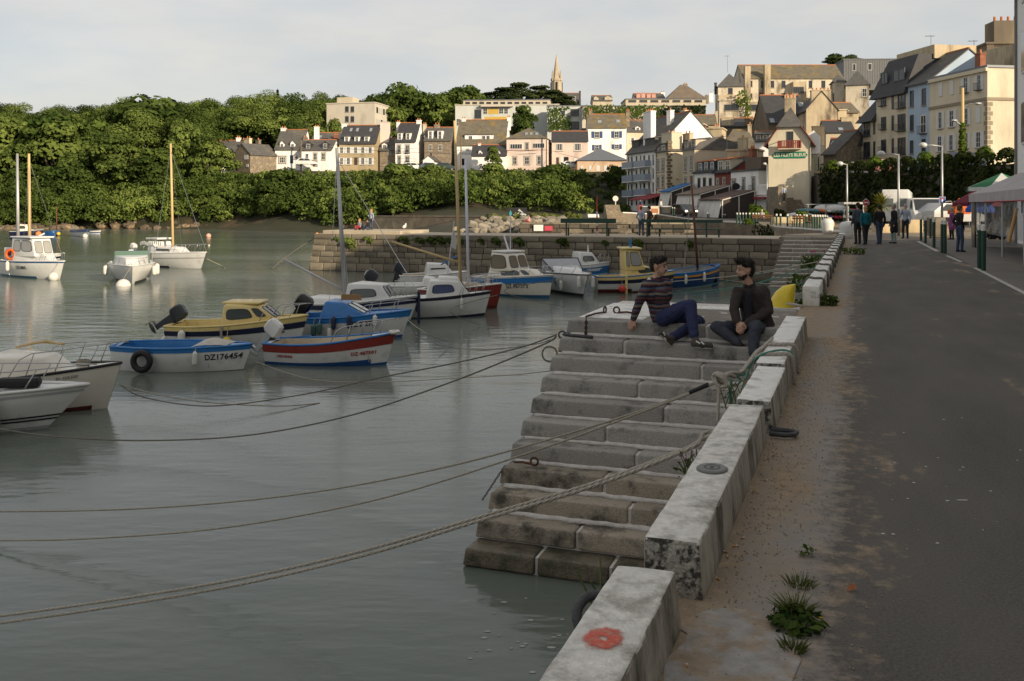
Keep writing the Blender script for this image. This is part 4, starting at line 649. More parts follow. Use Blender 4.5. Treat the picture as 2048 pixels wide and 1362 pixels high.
# aerials and overhead lines
BARK_P = mat('pole_wood', (.16, .12, .08), .9)
for i, (u, v, Y, h, lab) in enumerate(((1862, 102, 112, 1.9, 'television aerial above the blue house'), (1948, 112, 112, 1.9, 'television aerial above the cream house'), (1454, 296, 120, 1.6, 'television aerial among the stained chimneys'), (1455, 131, 205, 2.2, 'thin aerial on the derelict hilltop roof'), (612, 262, 190, 1.8, 'aerial on the white house roof'))):
    t = thing('aerial', lab, 'aerial', P(u, v, Y)); mb = MB(); mb.cyl(0, 0, -1.5, h, .035, .025, 5); mb.tube([(-.7, 0, h*.92), (.5, .2, h*.95)], .025, 4)
    for k in range(5): mb.tube([(-.6+.24*k, -.3, h*.92), (-.6+.24*k, .35, h*.94)], .015, 4)
    mb.build('antenna', RAIL, t)
for i, (a, c, lab) in enumerate(((P(605, 282, 183), P(1100, 300, 181), 'overhead line along the terrace houses, upper one'), (P(605, 290, 183), P(1100, 306, 181), 'overhead line along the terrace houses, lower one'), (P(1100, 300, 181), P(1255, 322, 160), 'overhead line running to the white apartment block'))):
    m = (a+c)/2-V((0, 0, .7)); tag(MB().tube([a+(m-a)*k/4+(V((0, 0, -.2)) if k in (1, 2, 3) else V()) for k in range(5)]+[m+(c-m)*k/4+(V((0, 0, -.2)) if k in (1, 2, 3) else V()) for k in range(1, 5)], .03, 4).build('overhead_line', RAIL), lab, 'cable')
for i, (u, v0, v1, Y, lab) in enumerate(((602, 280, 334, 183, 'wooden pole between the white houses'), (432, 292, 330, 183, 'wooden pole before the leftmost white house'), (922, 270, 336, 180, 'wooden pole by the low white cottage'), (1093, 270, 340, 180, 'wooden pole at the pink house corner'))):
    t = thing('utility_pole', lab, 'pole', P(u, v1, Y)); MB().cyl(0, 0, -1, (v1-v0)*Y/F, .15, .11, 6).build('pole', BARK_P, t)
# ------------------------------------------------------------------ foliage
def leaf_mat(name, dark, light, trans=.25):
    m = bpy.data.materials.new(name); m.use_nodes = True; nt = m.node_tree; N = nt.nodes; L = nt.links; N.remove(N['Principled BSDF']); out = N['Material Output']
    at = N.new('ShaderNodeAttribute'); at.attribute_name = 'tint'; oi = N.new('ShaderNodeObjectInfo'); gi = N.new('ShaderNodeNewGeometry')
    a = N.new('ShaderNodeMath'); a.operation = 'MULTIPLY_ADD'; a.inputs[1].default_value = .35; L.new(gi.outputs['Random Per Island'], a.inputs[0]); L.new(at.outputs['Fac'], a.inputs[2])
    b = N.new('ShaderNodeMath'); b.operation = 'MULTIPLY_ADD'; b.inputs[1].default_value = .30; L.new(oi.outputs['Random'], b.inputs[0]); L.new(a.outputs[0], b.inputs[2])
    r = N.new('ShaderNodeValToRGB'); r.color_ramp.elements[0].position = .1; r.color_ramp.elements[1].position = 1.2 if False else 1.0; r.color_ramp.elements[0].color = (*dark, 1); r.color_ramp.elements[1].color = (*light, 1); L.new(b.outputs[0], r.inputs[0])
    d = N.new('ShaderNodeBsdfDiffuse'); t = N.new('ShaderNodeBsdfTranslucent'); L.new(r.outputs[0], d.inputs[0]); L.new(r.outputs[0], t.inputs[0]); mx = N.new('ShaderNodeMixShader'); mx.inputs[0].default_value = trans; L.new(d.outputs[0], mx.inputs[1]); L.new(t.outputs[0], mx.inputs[2]); L.new(mx.outputs[0], out.inputs[0])
    return m
LEAF = leaf_mat('leaves_broad', (.022, .046, .012), (.205, .26, .064)); LEAF_D = leaf_mat('leaves_dark', (.013, .028, .009), (.11, .155, .036)); LEAF_P = leaf_mat('needles_pine', (.020, .034, .014), (.075, .095, .032)); IVY = leaf_mat('ivy_leaves', (.030, .055, .010), (.13, .19, .03)); IVY_D = leaf_mat('ivy_dark', (.018, .026, .009), (.050, .062, .02)); GRASS = leaf_mat('grass_blades', (.04, .06, .014), (.15, .17, .045))
BARK = mat('bark', (.07, .055, .04), .95, .3, 3, .6, 12)
def leaf_mesh(name, pts, nrm, size, tint, m, rng, elong=1.25):
    n = len(pts); nrm = nrm/np.maximum(np.linalg.norm(nrm, axis=1, keepdims=True), 1e-6); ref = rng.normal(size=(n, 3)); a = np.cross(nrm, ref); a /= np.maximum(np.linalg.norm(a, axis=1, keepdims=True), 1e-6); b = np.cross(nrm, a)
    sz = (size if np.ndim(size) else np.full(n, size))[:, None]*rng.uniform(.65, 1.25, (n, 1)); a = a*sz*.5; b = b*sz*.5*elong; bend = nrm*sz*.12
    vs = np.stack([pts-a*.9-b*.3, pts-b+bend*0, pts+a*.9-b*.2-bend, pts+b*1.0-bend], 1).reshape(-1, 3).astype(np.float32)
    me = bpy.data.meshes.new(name); me.vertices.add(4*n); me.vertices.foreach_set('co', vs.ravel()); me.loops.add(4*n); me.loops.foreach_set('vertex_index', np.arange(4*n, dtype=np.int32)); me.polygons.add(n); me.polygons.foreach_set('loop_start', np.arange(0, 4*n, 4, dtype=np.int32)); me.polygons.foreach_set('loop_total', np.full(n, 4, dtype=np.int32)); me.update(calc_edges=True)
    at = me.attributes.new('tint', 'FLOAT', 'POINT'); at.data.foreach_set('value', np.repeat(tint, 4).astype(np.float32)); me.materials.append(m); return me
def lobe_cloud(rng, lobes, n, shell=.35):
    L = np.array(lobes, float); w = (L[:, 3]*L[:, 4]+L[:, 4]*L[:, 5]+L[:, 3]*L[:, 5]); idx = rng.choice(len(L), n, p=w/w.sum()); d = rng.normal(size=(n, 3)); d[:, 2] = np.where(d[:, 2] < -.4, -d[:, 2]*rng.uniform(0, 1, n), d[:, 2]); d /= np.linalg.norm(d, axis=1, keepdims=True)
    r = 1-shell*rng.random((n, 1))**1.6; p = L[idx, :3]+d*r*L[idx, 3:6]; nr = d+rng.normal(size=(n, 3))*.34; nr[:, 2] += .2
    return p, nr, idx
def crown_lobes(rng, R, H, z0, k, flat=.8):                  # uneven crown built from many lobes round a core
    lo = [(0, 0, z0+H*.5, R*.62, R*.62, H*.42)]
    for i in range(k):
        a = rng.uniform(0, 2*PI); h = rng.uniform(.12, .98); q = math.sin(PI*min(max(h*.86+.12, 0), 1))**.7; rr = R*q*rng.uniform(.5, .82); s = R*rng.uniform(.24, .42)
        lo.append((rr*math.cos(a), rr*math.sin(a), z0+H*h, s, s, s*flat))
    return lo
def make_tree(seed, R, H, trunk, n, m, leaf, k=22, flat=.8, tname='tree'):
    rng = np.random.default_rng(seed); lo = crown_lobes(rng, R, H, trunk, k, flat); p, nr, idx = lobe_cloud(rng, lo, n); lt = rng.uniform(0, .45, len(lo)); me = leaf_mesh('crown', p, nr, leaf, lt[idx], m, rng)
    mb = MB(); mb.tube([(0, 0, -1.2), (.05*R, 0, trunk*.6), (0, .04*R, trunk+H*.35), (0, 0, trunk+H*.7)], [.09*R, .065*R, .045*R, .012*R], 7)
    for i in range(7):
        q = lo[1+i % (len(lo)-1)]; mb.tube([(0, 0, trunk*.8+H*.05*i), (q[0]*.45, q[1]*.45, (trunk+q[2])*.5), (q[0]*.9, q[1]*.9, q[2])], [.035*R, .022*R, .006*R], 5)
    o = mb.build('trunk', BARK); tm = o.data; bpy.data.objects.remove(o); return me, tm
PROTO = [make_tree(1, 4.6, 8.0, 2.0, 3400, LEAF, .50), make_tree(2, 4.0, 9.0, 2.4, 3200, LEAF, .48, 26), make_tree(3, 5.2, 7.0, 1.6, 3600, LEAF_D, .50, 26), make_tree(4, 3.4, 7.5, 1.5, 2600, LEAF_D, .45, 20), make_tree(5, 3.0, 4.2, .3, 2000, LEAF, .38, 16), make_tree(6, 3.2, 3.6, .2, 2000, LEAF_D, .36, 16)]
PINE = [make_tree(11, 4.4, 3.6, 6.0, 3000, LEAF_P, .42, 16, .5), make_tree(12, 3.6, 6.0, 3.5, 2600, LEAF_P, .42, 18, .55)]
def tree(name, label, u, Y, h, proto, wid=1.0, cat='tree', group=None, vb=None, base=None):
    x = (u-1024)*Y/F; z = ground_z(x, Y) if vb is None else HC-(vb-HZ)*Y/F
    me, tm = proto; zs = h/max(v.co.z for v in [tm.vertices[-1]]) if False else 1
    t = thing(name, label, cat, (x, Y, z), RN.uniform(0, 6.28), group); top = np.empty(len(me.vertices)*3, np.float32); me.vertices.foreach_get('co', top); s = h/top[2::3].max()
    for nm, d in (('trunk', tm), ('crown', me)):
        o = bpy.data.objects.new(nm, d); COL.objects.link(o); o.parent = t; o.scale = (s*wid, s*wid, s)
    return t
# wood on the left hillside: one mass of crowns
def wood(name, label, spots, m, leaf, n0, R0=(4.6, 7.4), seed=5):
    rng = np.random.default_rng(seed); PT = []; NR = []; TI = []
    for (x, y, z, sc) in spots:
        R = rng.uniform(*R0)*sc; H = R*rng.uniform(1.15, 1.6); lo = crown_lobes(rng, R, H, z+R*.3, 20); n = int(n0*sc*sc); p, nr, idx = lobe_cloud(rng, [(a+x, b+y, c, d, e, f) for a, b, c, d, e, f in lo], n); base = rng.uniform(-.05, .5); lt = base+rng.uniform(-.06, .16, len(lo))
        PT.append(p); NR.append(nr); TI.append(lt[idx])
    me = leaf_mesh(name, np.concatenate(PT), np.concatenate(NR), leaf, np.concatenate(TI), m, rng); o = bpy.data.objects.new(name, me); COL.objects.link(o); return stuff(o, label)
sp = []; sd = []; Y = 188
while Y < 420:
    step = 9.0+(Y-188)*.016; u = -140+RN.uniform(0, 40)
    while u < 1010:
        ok = u < 395 or (u < 660 and Y > 214) or (u < 905 and Y > 244) or Y > 262
        x = (u-1024)*Y/F
        if ok:
            z = ground_z(x, Y); sc = RN.uniform(.85, 1.25); (sd if RN.random() < .33 else sp).append((x+RN.uniform(-2, 2), Y+RN.uniform(-2, 2), z+1.0, sc))
        u += step*F/Y*RN.uniform(.8, 1.25)
    Y += step*RN.uniform(.85, 1.1)
wood('wood', 'dense broadleaf wood covering the hillside', sp, LEAF, .38, 5200)
wood('wood', 'darker trees scattered through the hillside wood', sd, LEAF_D, .38, 5200, seed=8)
# trees one can pick out along the wooded shore and on the hill
for i, (lab, u, Y, h, pr, w) in enumerate((
    ('tall pale tree at the left edge of the wooded shore', 20, 186, 17, 0, 1.0), ('broad bright tree behind the twin masts', 108, 182, 17.5, 0, 1.15), ('round yellow-green tree on the slope above the blue dinghy', 150, 196, 15, 1, 1.0),
    ('bright green tree leaning over the water left of the sailing mast', 232, 176, 13, 1, 1.15), ('dark tree in the hollow between the bright shore trees', 185, 190, 15, 2, .9), ('dark spreading tree above the sailing boat mast', 300, 200, 18, 2, 1.2),
    ('feathery light tree just right of the sailing mast', 372, 178, 13, 0, .8), ('low dark tree hanging over the shore rocks', 310, 172, 10.5, 3, 1.2), ('leafy tree below the leftmost white house', 415, 174, 11, 1, .9), ('dark low tree at the water at the far left', 60, 173, 9, 3, 1.3), ('shrubby tree by the narrow shingle beach', 140, 173, 9.5, 2, 1.0),
    ('spreading bush in front of the leftmost white house', 440, 178, 6.5, 4, 1.2), ('big round tree rising behind the stone house', 560, 222, 13.5, 1, 1.3), ('round green tree left of the concrete block', 612, 226, 13, 0, 1.2), ('dense tree behind the leftmost roofs', 490, 216, 12, 2, 1.4),
    ('birch in front of the pale concrete block', 668, 205, 11.5, 0, .55), ('tall tree group right of the concrete block', 810, 250, 18, 2, 1.1), ('round tree left of the school', 875, 246, 15, 0, 1.0), ('big tree on the skyline beside the school', 925, 268, 18, 0, 1.1), ('weeping pale tree in front of the school', 1048, 208, 13, 3, .8), ('bright tree behind the mansard-roofed white house', 775, 236, 14, 1, 1.1), ('tree on the skyline above the blue-shuttered house', 1238, 275, 10.5, 3, 1.2),
    ('tree on the skyline above the wood left of the concrete block', 262, 330, 15, 2, 1.0), ('tree behind the concrete block rising over its roof', 690, 262, 15, 0, 1.2), ('tree peeking over the concrete block at its right', 745, 266, 14, 1, 1.1))):
    tree('broadleaf_tree', lab, u, Y, h, PROTO[pr], w)
for i, (lab, u, Y, h, pr, w) in enumerate((('dark pine at the left of the grove below the spire', 978, 280, 184, 1, 1.7), ('tall crowned pine in the middle of the grove below the spire', 1042, 286, 164, 1, 1.5), ('dark pine close left of the church spire', 1078, 288, 170, 1, 1.5), ('pine in front of the church spire', 1108, 284, 180, 1, 1.7), ('low dark pine right of the church spire', 1135, 280, 192, 1, 1.9), ('umbrella pine on the skyline beside the metal-clad building', 1676, 235, 106, 0, 1.35), ('second flat pine crown beside the metal-clad building', 1700, 238, 109, 0, 1.2), ('pine at the grove edge behind the school roof', 1010, 276, 174, 1, 1.7))):
    vb = 232 if u < 1500 else 172; tree('pine_tree', lab, u, Y, (vb-h)*Y/F, PINE[pr], w, vb=vb)
t = thing('spruce_tree', 'lone pointed spruce poking above the wood', 'tree', P(555, 225, 320)); rng = np.random.default_rng(3); pts = []
for k in range(16): z = 1+k*.45; r = 2.1*(1-k/17); a = rng.uniform(0, 2*PI, 60); q = rng.uniform(.2, 1, 60); pts.append(np.stack([r*q*np.cos(a), r*q*np.sin(a), z-q*.35], 1))
pts = np.concatenate(pts); o = bpy.data.objects.new('crown', leaf_mesh('crown', pts, np.tile([0, 0, 1.], (len(pts), 1))+rng.normal(size=(len(pts), 3))*.4, .5, np.zeros(len(pts)), LEAF_P, rng)); COL.objects.link(o); o.parent = t; MB().cyl(0, 0, -4, 8.3, .2, .03, 6).build('trunk', BARK, t)
# shrub-covered bank below the terrace
sp = []; sd = []
for u in range(-90, 420, 19):
    for k in range(3):
        Y = 166.2+k*5.5+RN.uniform(-1.2, 1.5); uu = u+RN.uniform(-7, 7); x = (uu-1024)*Y/F; (sd if RN.random() < .6 else sp).append((x, Y, ground_z(x, Y)-.8, RN.uniform(.8, 1.75)))
for u in range(405, 1262, 15):
    for k in range(9):
        q = (k+RN.random())/9; y0 = 163.2 if u < 470 else (163.2-(u-470)*.098 if u < 700 else (142 if u < 900 else 137)); y1 = 181.5
        Y = y0+(y1-y0)*q; uu = u+RN.uniform(-8, 8); x = (uu-1024)*Y/F; z = ground_z(x, Y)
        if uu > 1165 and q < .8: sc = RN.uniform(.25, .4)
        else: sc = RN.uniform(.55, 1.05)*(1 if q < .75 else .62)
        if q > .85: sc = RN.uniform(.22, .4)
        sc = min(sc, max(.16, (8.3-z)/5.2))
        (sd if RN.random() < .68 else sp).append((x, Y, z-.5, sc))
wood('bank_shrubs', 'leafy shrubs covering the bank below the houses', sp, LEAF, .34, 620, (2.0, 3.0), 21); wood('bank_shrubs', 'dark shrubs mixed through the bank below the houses', sd, LEAF_D, .34, 620, (2.0, 3.0), 22)
for i, (lab, u, Y, h, pr, w) in enumerate((('bushy pale shrub right above the retaining wall', 800, 152, 7, 4, 1.2), ('big rounded shrub behind the tan mast', 860, 156, 8.5, 4, 1.1), ('light green shrub behind the white mast', 985, 150, 9, 4, 1.0), ('large leafy fig bush near the graffiti hut', 1105, 152, 8, 5, 1.4), ('tall shrub in front of the low white cottage', 985, 176, 6.5, 4, .7), ('dark bush beside the white apartment block', 1232, 158, 6, 5, 1.0), ('yellowish shrub at the foot of the bank', 785, 143, 5, 4, .7), ('green thicket above the shore rocks', 560, 163, 7, 5, 1.3), ('low leafy bush over the rocks', 430, 165, 4, 4, 1.1))):
    tree('shrub', lab, u, Y, min(h, max(2.2, 8.6-ground_z((u-1024)*Y/F, Y))) if i != 4 else 4.5, PROTO[pr], w, 'shrub')
# ivy on walls
def patch(name, label, quads, m, leaf, dens, seed, out=.35):
    rng = np.random.default_rng(seed); PT = []; NR = []; TI = []
    for (A, B, z0, z1) in quads:                           # plan line A->B, from height z0 to z1 (z1 may be a pair)
        A = np.array(A); B = np.array(B); L = np.linalg.norm(B-A); H = (z1-z0) if not isinstance(z1, tuple) else max(z1)-z0; n = int(L*H*dens); a = rng.random(n); b = rng.random(n); nv = np.array([(B-A)[1], -(B-A)[0]])/L
        cl = np.array([MN.noise((x*L*.5, y*H*.5, seed)) for x, y in zip(a, b)]); d = .05+out*(cl*.5+.5)*rng.uniform(.3, 1, n); zz = z0+(z1 if not isinstance(z1, tuple) else 0)*0+b*((z1-z0) if not isinstance(z1, tuple) else (z1[0]+(z1[1]-z1[0])*a-z0))
        p = np.stack([A[0]+(B-A)[0]*a+nv[0]*d, A[1]+(B-A)[1]*a+nv[1]*d, zz+rng.normal(size=n)*.1], 1); PT.append(p); NR.append(np.tile([nv[0], nv[1], .5], (n, 1))+rng.normal(size=(n, 3))*.5); TI.append(.2+cl*.35)
    me = leaf_mesh(name, np.concatenate(PT), np.concatenate(NR), leaf, np.concatenate(TI), m, rng); o = bpy.data.objects.new(name, me); COL.objects.link(o); return stuff(o, label)
qs = []
for (cr, x0, y0, x1, y1, Yd) in IVYB:
    a = P(cr[0]+x0/cr[2], cr[1]+y0/cr[2], Yd); c = P(cr[0]+x1/cr[2], cr[1]+y1/cr[2], Yd); qs.append(((a.x, a.y-.3), (c.x, c.y-.3), c.z, a.z))
patch('ivy', 'bright green ivy climbing over the school wings', qs, IVY, .45, 16, 31)
a = P(1400+370/5.044, 80+545/5.044, 182); patch('ivy', 'ivy spilling between the derelict hilltop houses', [((a.x, a.y-.2), (a.x+1.9, a.y-.2), a.z-2.2, a.z+.6), ((a.x+1.5, a.y-.4), (a.x+2.6, a.y-.4), a.z-5.5, a.z-.3)], IVY, .4, 18, 33)
patch('ivy', 'dark ivy covering the high terrace wall', [((33.2, 102), (38.8, 75.5), .2, 5.75), ((38.8, 75.5), (41, 62), .2, 5.5)], IVY_D, .42, 22, 35, .5)
patch('ivy', 'hanging ivy on the low basin wall', [((19.75, 72), (21.7, 86), -1.4, -.1)], IVY_D, .4, 9, 36, .3)
# hedge tufts and planters along the terrace edge
for i in range(11):
    k = i/10; x = 33.6+(38.9-33.6)*k; y = 101-(101-75.5)*k; rng = np.random.default_rng(60+i); p, nr, idx = lobe_cloud(rng, [(0, 0, .35, .75, .75, .55+.3*(i % 3 == 0)), (.4, .2, .3, .5, .5, .4)], 420); me = leaf_mesh('foliage', p, nr, .24, rng.uniform(0, .4, 420), IVY_D if i % 3 else IVY, rng)
    o = bpy.data.objects.new('hedge_bush', me); COL.objects.link(o); o.location = (x+.5, y, 5.35); tag(o, 'clipped bush on the edge of the high terrace wall, %s from the left' % nth(i), 'bush', 'bushes along the terrace edge')
# ------------------------------------------------------------------ shore works behind the pier
ROCKM = mat('armour_rock', (.22, .195, .15), .9, .3, 1.5, .5, 8, (.15, .13, .10), 1, .5, .65, objrand=.3); ROCKD = mat('shore_rock', (.13, .10, .07), .9, .35, 1.2, .6, 6, (.30, .20, .09), .8, .55, .7, objrand=.3)
rk = []
for s in range(6):
    bm = bmesh.new(); bmesh.ops.create_icosphere(bm, subdivisions=2, radius=.5)
    for v in bm.verts:
        d = v.co.normalized(); q = max(abs(d.x), abs(d.y), abs(d.z)); v.co = d*(.42/q**.55)*(1+.22*MN.noise(d*1.7+V((s*5, 0, 0)))); v.co.z *= .8
    me = bpy.data.meshes.new('boulder'); bm.to_mesh(me); bm.free(); rk.append(me)
def boulders(parent, spots, m):
    for (p, s) in spots:
        me = RN.choice(rk)
        if not me.materials: me.materials.append(ROCKM)
        o = bpy.data.objects.new('boulder', me); COL.objects.link(o); o.parent = parent; o.location = p; o.scale = (s*RN.uniform(.9, 1.5), s*RN.uniform(.8, 1.2), s*RN.uniform(.7, 1.0)); o.rotation_euler = (RN.uniform(-.5, .5), RN.uniform(-.5, .5), RN.uniform(0, 6.3))
        o.material_slots[0].link = 'OBJECT'; o.material_slots[0].material = m
rb_ = thing('rock_bank', 'bank of pale armour boulders below the grass behind the pier', 'rocks'); spots = []
for i in range(150):
    u = RN.uniform(905, 1125); q = RN.random(); Y = 88+q*13; v = 462-q*25; 
    if u < 960 and q > (u-895)/75: continue
    spots.append((P(u, v, Y), RN.uniform(.55, 1.15)))
boulders(rb_, spots, ROCKM)
sr = thing('shore_rocks', 'brown and ochre boulders along the wooded shore', 'rocks'); spots = []
for i in range(150): u = RN.uniform(340, 600) if i < 60 else RN.uniform(-60, 745); q = RN.random(); y0 = 163 if u < 470 else 163-(u-470)*.088; spots.append((P(u, 457.5-q*12*(1 if u < 480 else .7), y0+q*3), RN.uniform(.7, 2.0)))
boulders(sr, spots, ROCKD)
o = MB().add([P(u, v, y) for u, v, y in ((150, 449, 166), (-60, 452, 165), (-60, 458, 163), (165, 458, 163), (760, 461, 139), (930, 461.5, 112), (960, 452, 106), (760, 455, 144))], [(0, 1, 2, 3), (4, 5, 6, 7)]).build('beach', mat('shingle', (.30, .26, .20), .95, .25, 2.5, .4, 9)); struct(o)
patch('grass', 'strip of bright grass above the armour boulders', [((-3.4, 103), (7.5, 104), .05, .75)], GRASS, .5, 14, 41, 1.2)
RW = mat('retaining_masonry', (.15, .125, .095), .95, .3, 1.3, .6, 5, (.22, .185, .13), .7, .5, .65)
a, c = P(745, 433, 128), P(1062, 430, 112); a.z = c.z = .35; n_ = V((c.y-a.y, -(c.x-a.x), 0)).normalized()
w = thing('retaining_wall', 'long brown rubble retaining wall at the foot of the bank', 'wall'); MB().hexa([(a.x, a.y, -3), (c.x, c.y, -3), (c.x, c.y+1, -3), (a.x, a.y+1, -3), (a.x, a.y, .2), (c.x, c.y, .3), (c.x, c.y+1, .3), (a.x, a.y+1, .2)]).build('masonry', RW, w); MB().hexa([(a.x, a.y-.08, .2), (c.x, c.y-.08, .3), (c.x, c.y+1, .3), (a.x, a.y+1, .2), (a.x, a.y-.08, .32), (c.x, c.y-.08, .42), (c.x, c.y+1, .42), (a.x, a.y+1, .32)]).build('coping', W_STONE, w)
for (u, v, Y) in ((620, 455, 150), (690, 455, 148)): pass
MSTONE = None
mole = thing('inner_mole', 'old stone landing wall behind the bench on the pier', 'wall'); A_, B_ = P(1030, 448, 84), P(1252, 446, 84); mm = mat('mole_masonry', (.17, .145, .11), .95, .35, 2, .7, 6, (.07, .06, .045), 1.1, .5, .6)
MB().hexa([(A_.x-.5, 83.6, -4), (B_.x+6, 83.6, -4), (B_.x+6, 90, -4), (A_.x-.5, 90, -4), (A_.x+.5, 84, A_.z), (B_.x+6, 84, A_.z), (B_.x+6, 90, A_.z), (A_.x+.5, 90, A_.z)]).build('masonry', mm, mole)
x = A_.x+.6; 
while x < B_.x+5.8:
    wd = RN.uniform(.8, 1.6); MB().cbox(x, min(x+wd-.03, B_.x+5.9), 83.85, 84.9, A_.z-.02, A_.z+.16, .02).build('coping_stone', pierstone, mole); x += wd
MSTONE = MB().cbox(-.5, .5, 0, .34, -.5, .5, .035).build('stone', mat('mole_stone', (.085, .072, .055), .95, .35, 2, .6, 6, (.07, .06, .045), 1.1, .5, .6, objrand=.4), mole); MSTONE.location = (A_.x+1, 83.9, A_.z-.5)  # stone colour darkened to stand in for shade on this wall
for row in range(4):
    x = A_.x+.3+row*.13
    while x < B_.x+5.5:
        wd = RN.uniform(.5, 1.1)
        if RN.random() < .86: o = dup(MSTONE, 'stone', mole); o.location = (x+wd/2, 83.82-.05*row+RN.uniform(-.03, .03), A_.z-.2-.36*row); o.scale = (wd-.03, 1, .33)
        x += wd
ss = thing('stairs', 'sloping stone stairs climbing beside the round white sign', 'stairs')
for k in range(9): MB().box(P(1212, 0, 88).x, P(1241, 0, 88).x, 86+k*.35, 90, A_.z+k*.19, A_.z+.19+k*.19).build('step', W_STONE, ss)
MB().poly([P(1208, 447, 87.9), P(1214, 447, 87.9), P(1219, 424, 87.9), P(1214, 424, 87.9)], (0, 3.5, 0)).build('flank', RW, ss); MB().poly([P(1240, 447, 87.9), P(1246, 447, 87.9), P(1246, 424, 87.9), P(1238, 424, 87.9)], (0, 3.5, 0)).build('flank', RW, ss)
bw = thing('basin_wall', 'dark slanting wall along the inner slipway with a pale coping', 'wall')
pts = [P(1246, 426, 96), P(1312, 429, 100), P(1400, 442, 92), P(1505, 447, 86)]
for p, q in zip(pts, pts[1:]):
    MB().hexa([(p.x, p.y, -4), (q.x, q.y, -4), (q.x, q.y+.6, -4), (p.x, p.y+.6, -4), (p.x, p.y, p.z), (q.x, q.y, q.z), (q.x, q.y+.6, q.z), (p.x, p.y+.6, p.z)]).build('masonry', RW, bw); MB().hexa([(p.x, p.y-.06, p.z), (q.x, q.y-.06, q.z), (q.x, q.y+.66, q.z), (p.x, p.y+.66, p.z), (p.x, p.y-.06, p.z+.1), (q.x, q.y-.06, q.z+.1), (q.x, q.y+.66, q.z+.1), (p.x, p.y+.66, p.z+.1)]).build('coping', plaster_w, bw)
lw = thing('basin_wall', 'low curved sunlit wall with pale coping at the plaza edge', 'wall'); pts = [P(1552, 452, 66), P(1590, 457, 62), P(1640, 463, 57), P(1688, 469, 52.5)]
for p, q in zip(pts, pts[1:]):
    MB().hexa([(p.x, p.y, -3), (q.x, q.y, -3), (q.x, q.y+.5, -3), (p.x, p.y+.5, -3), (p.x, p.y, .12), (q.x, q.y, .1), (q.x, q.y+.5, .1), (p.x, p.y+.5, .12)]).build('masonry', W_STONE, lw); MB().hexa([(p.x, p.y-.08, .12), (q.x, q.y-.08, .1), (q.x, q.y+.55, .1), (p.x, p.y+.55, .12), (p.x, p.y-.08, .22), (q.x, q.y-.08, .2), (q.x, q.y+.55, .2), (p.x, p.y+.55, .22)]).build('coping', plaster_w, lw)
hut = thing('hut', 'black hut painted with white graffiti and a teal diamond', 'hut', P(1016, 433, 106)); HW = 38*106/F; MB().box(0, HW, 0, 2, -.6, 1.0).build('wall', mat('hut_black', (.018, .018, .02), .8, .2, 2), hut)
gm = MB(); rg = random.Random(4)
for k in range(15):
    x0 = HW*(.34+.04*k); z0 = .05+.72*rg.random(); q = [(x0+.11*math.sin(j*1.3+k), -.02, z0+.09*math.cos(j*1.1+k*2)) for j in range(6)]; gm.tube(q, .035, 4)
gm.build('graffiti', mat('graffiti_white', (.6, .62, .6), .8), hut); MB().poly([(HW*.05, -.02, .3), (HW*.13, -.02, .05), (HW*.22, -.02, .3), (HW*.13, -.02, .72)], (0, .02, 0)).build('graffiti_diamond', mat('graffiti_teal', (.04, .28, .32), .8), hut)
# church spire on the skyline
ch = thing('church_spire', 'tall pale granite church spire with pinnacles above the pines', 'church', P(1113, 215, 335)); CS = mat('church_granite', (.40, .34, .25), .9, .2, .5, .3, 3)
Hs = (215-108)*335/F; zb = (215-160)*335/F; rr = 2.0; ring = lambda r, z, n=8: [(r*math.cos(2*PI*(i+.5)/n), r*math.sin(2*PI*(i+.5)/n), z) for i in range(n)]
MB().loft([ring(rr, -10), ring(rr, zb)], True).build('tower', CS, ch); MB().loft([ring(rr*.78, zb), ring(.06, Hs)], True).build('spire', CS, ch); MB().loft([ring(rr*1.1, zb-.3), ring(rr*1.1, zb+.4)], True).build('gallery', CS, ch)
for i in range(4): a = PI/4+i*PI/2; x, y = rr*1.0*math.cos(a), rr*1.0*math.sin(a); MB().loft([[(x+p[0]*.18, y+p[1]*.18, zb-.5) for p in ring(1.6, 0, 6)], [(x+p[0]*.16, y+p[1]*.16, zb+1.6) for p in ring(1.6, 0, 6)], [(x+p[0]*.01, y+p[1]*.01, zb+3.6) for p in ring(1.6, 0, 6)]], True).build('pinnacle', CS, ch)
for i in range(4): a = i*PI/2; x, y = rr*.93*math.cos(a), rr*.93*math.sin(a); MB().box(x-.28, x+.28, y-.28, y+.28, zb-4.5, zb-.9).build('louvre', OPEN, ch)
# tufts growing out of the pier
for i in range(16):
    u = [690, 718, 760, 838, 872, 895, 915, 935, 955, 1000, 1030, 1075, 1160, 1240, 1300, 1390][i]; rng = np.random.default_rng(80+i); s = -30.3+(u-645)*.0302; p, nr, idx = lobe_cloud(rng, [(0, 0, 0, .38, .28, .28), (.2, 0, -.2, .25, .2, .25)], 260); o = bpy.data.objects.new('weed_tuft', leaf_mesh('foliage', p, nr, .13, rng.uniform(0, .4, 260), LEAF if i < 4 else LEAF_D, rng)); COL.objects.link(o); k = RN.uniform(.5, 1.0) if i not in (1,) else 1.2; o.scale = (k, k, k); o.location = Q(PT-.05, s, -.42 if i != 1 else -.6); tag(o, 'weed tuft growing from the pier wall, %s from the left' % nth(i), 'weed', 'weeds on the pier wall')
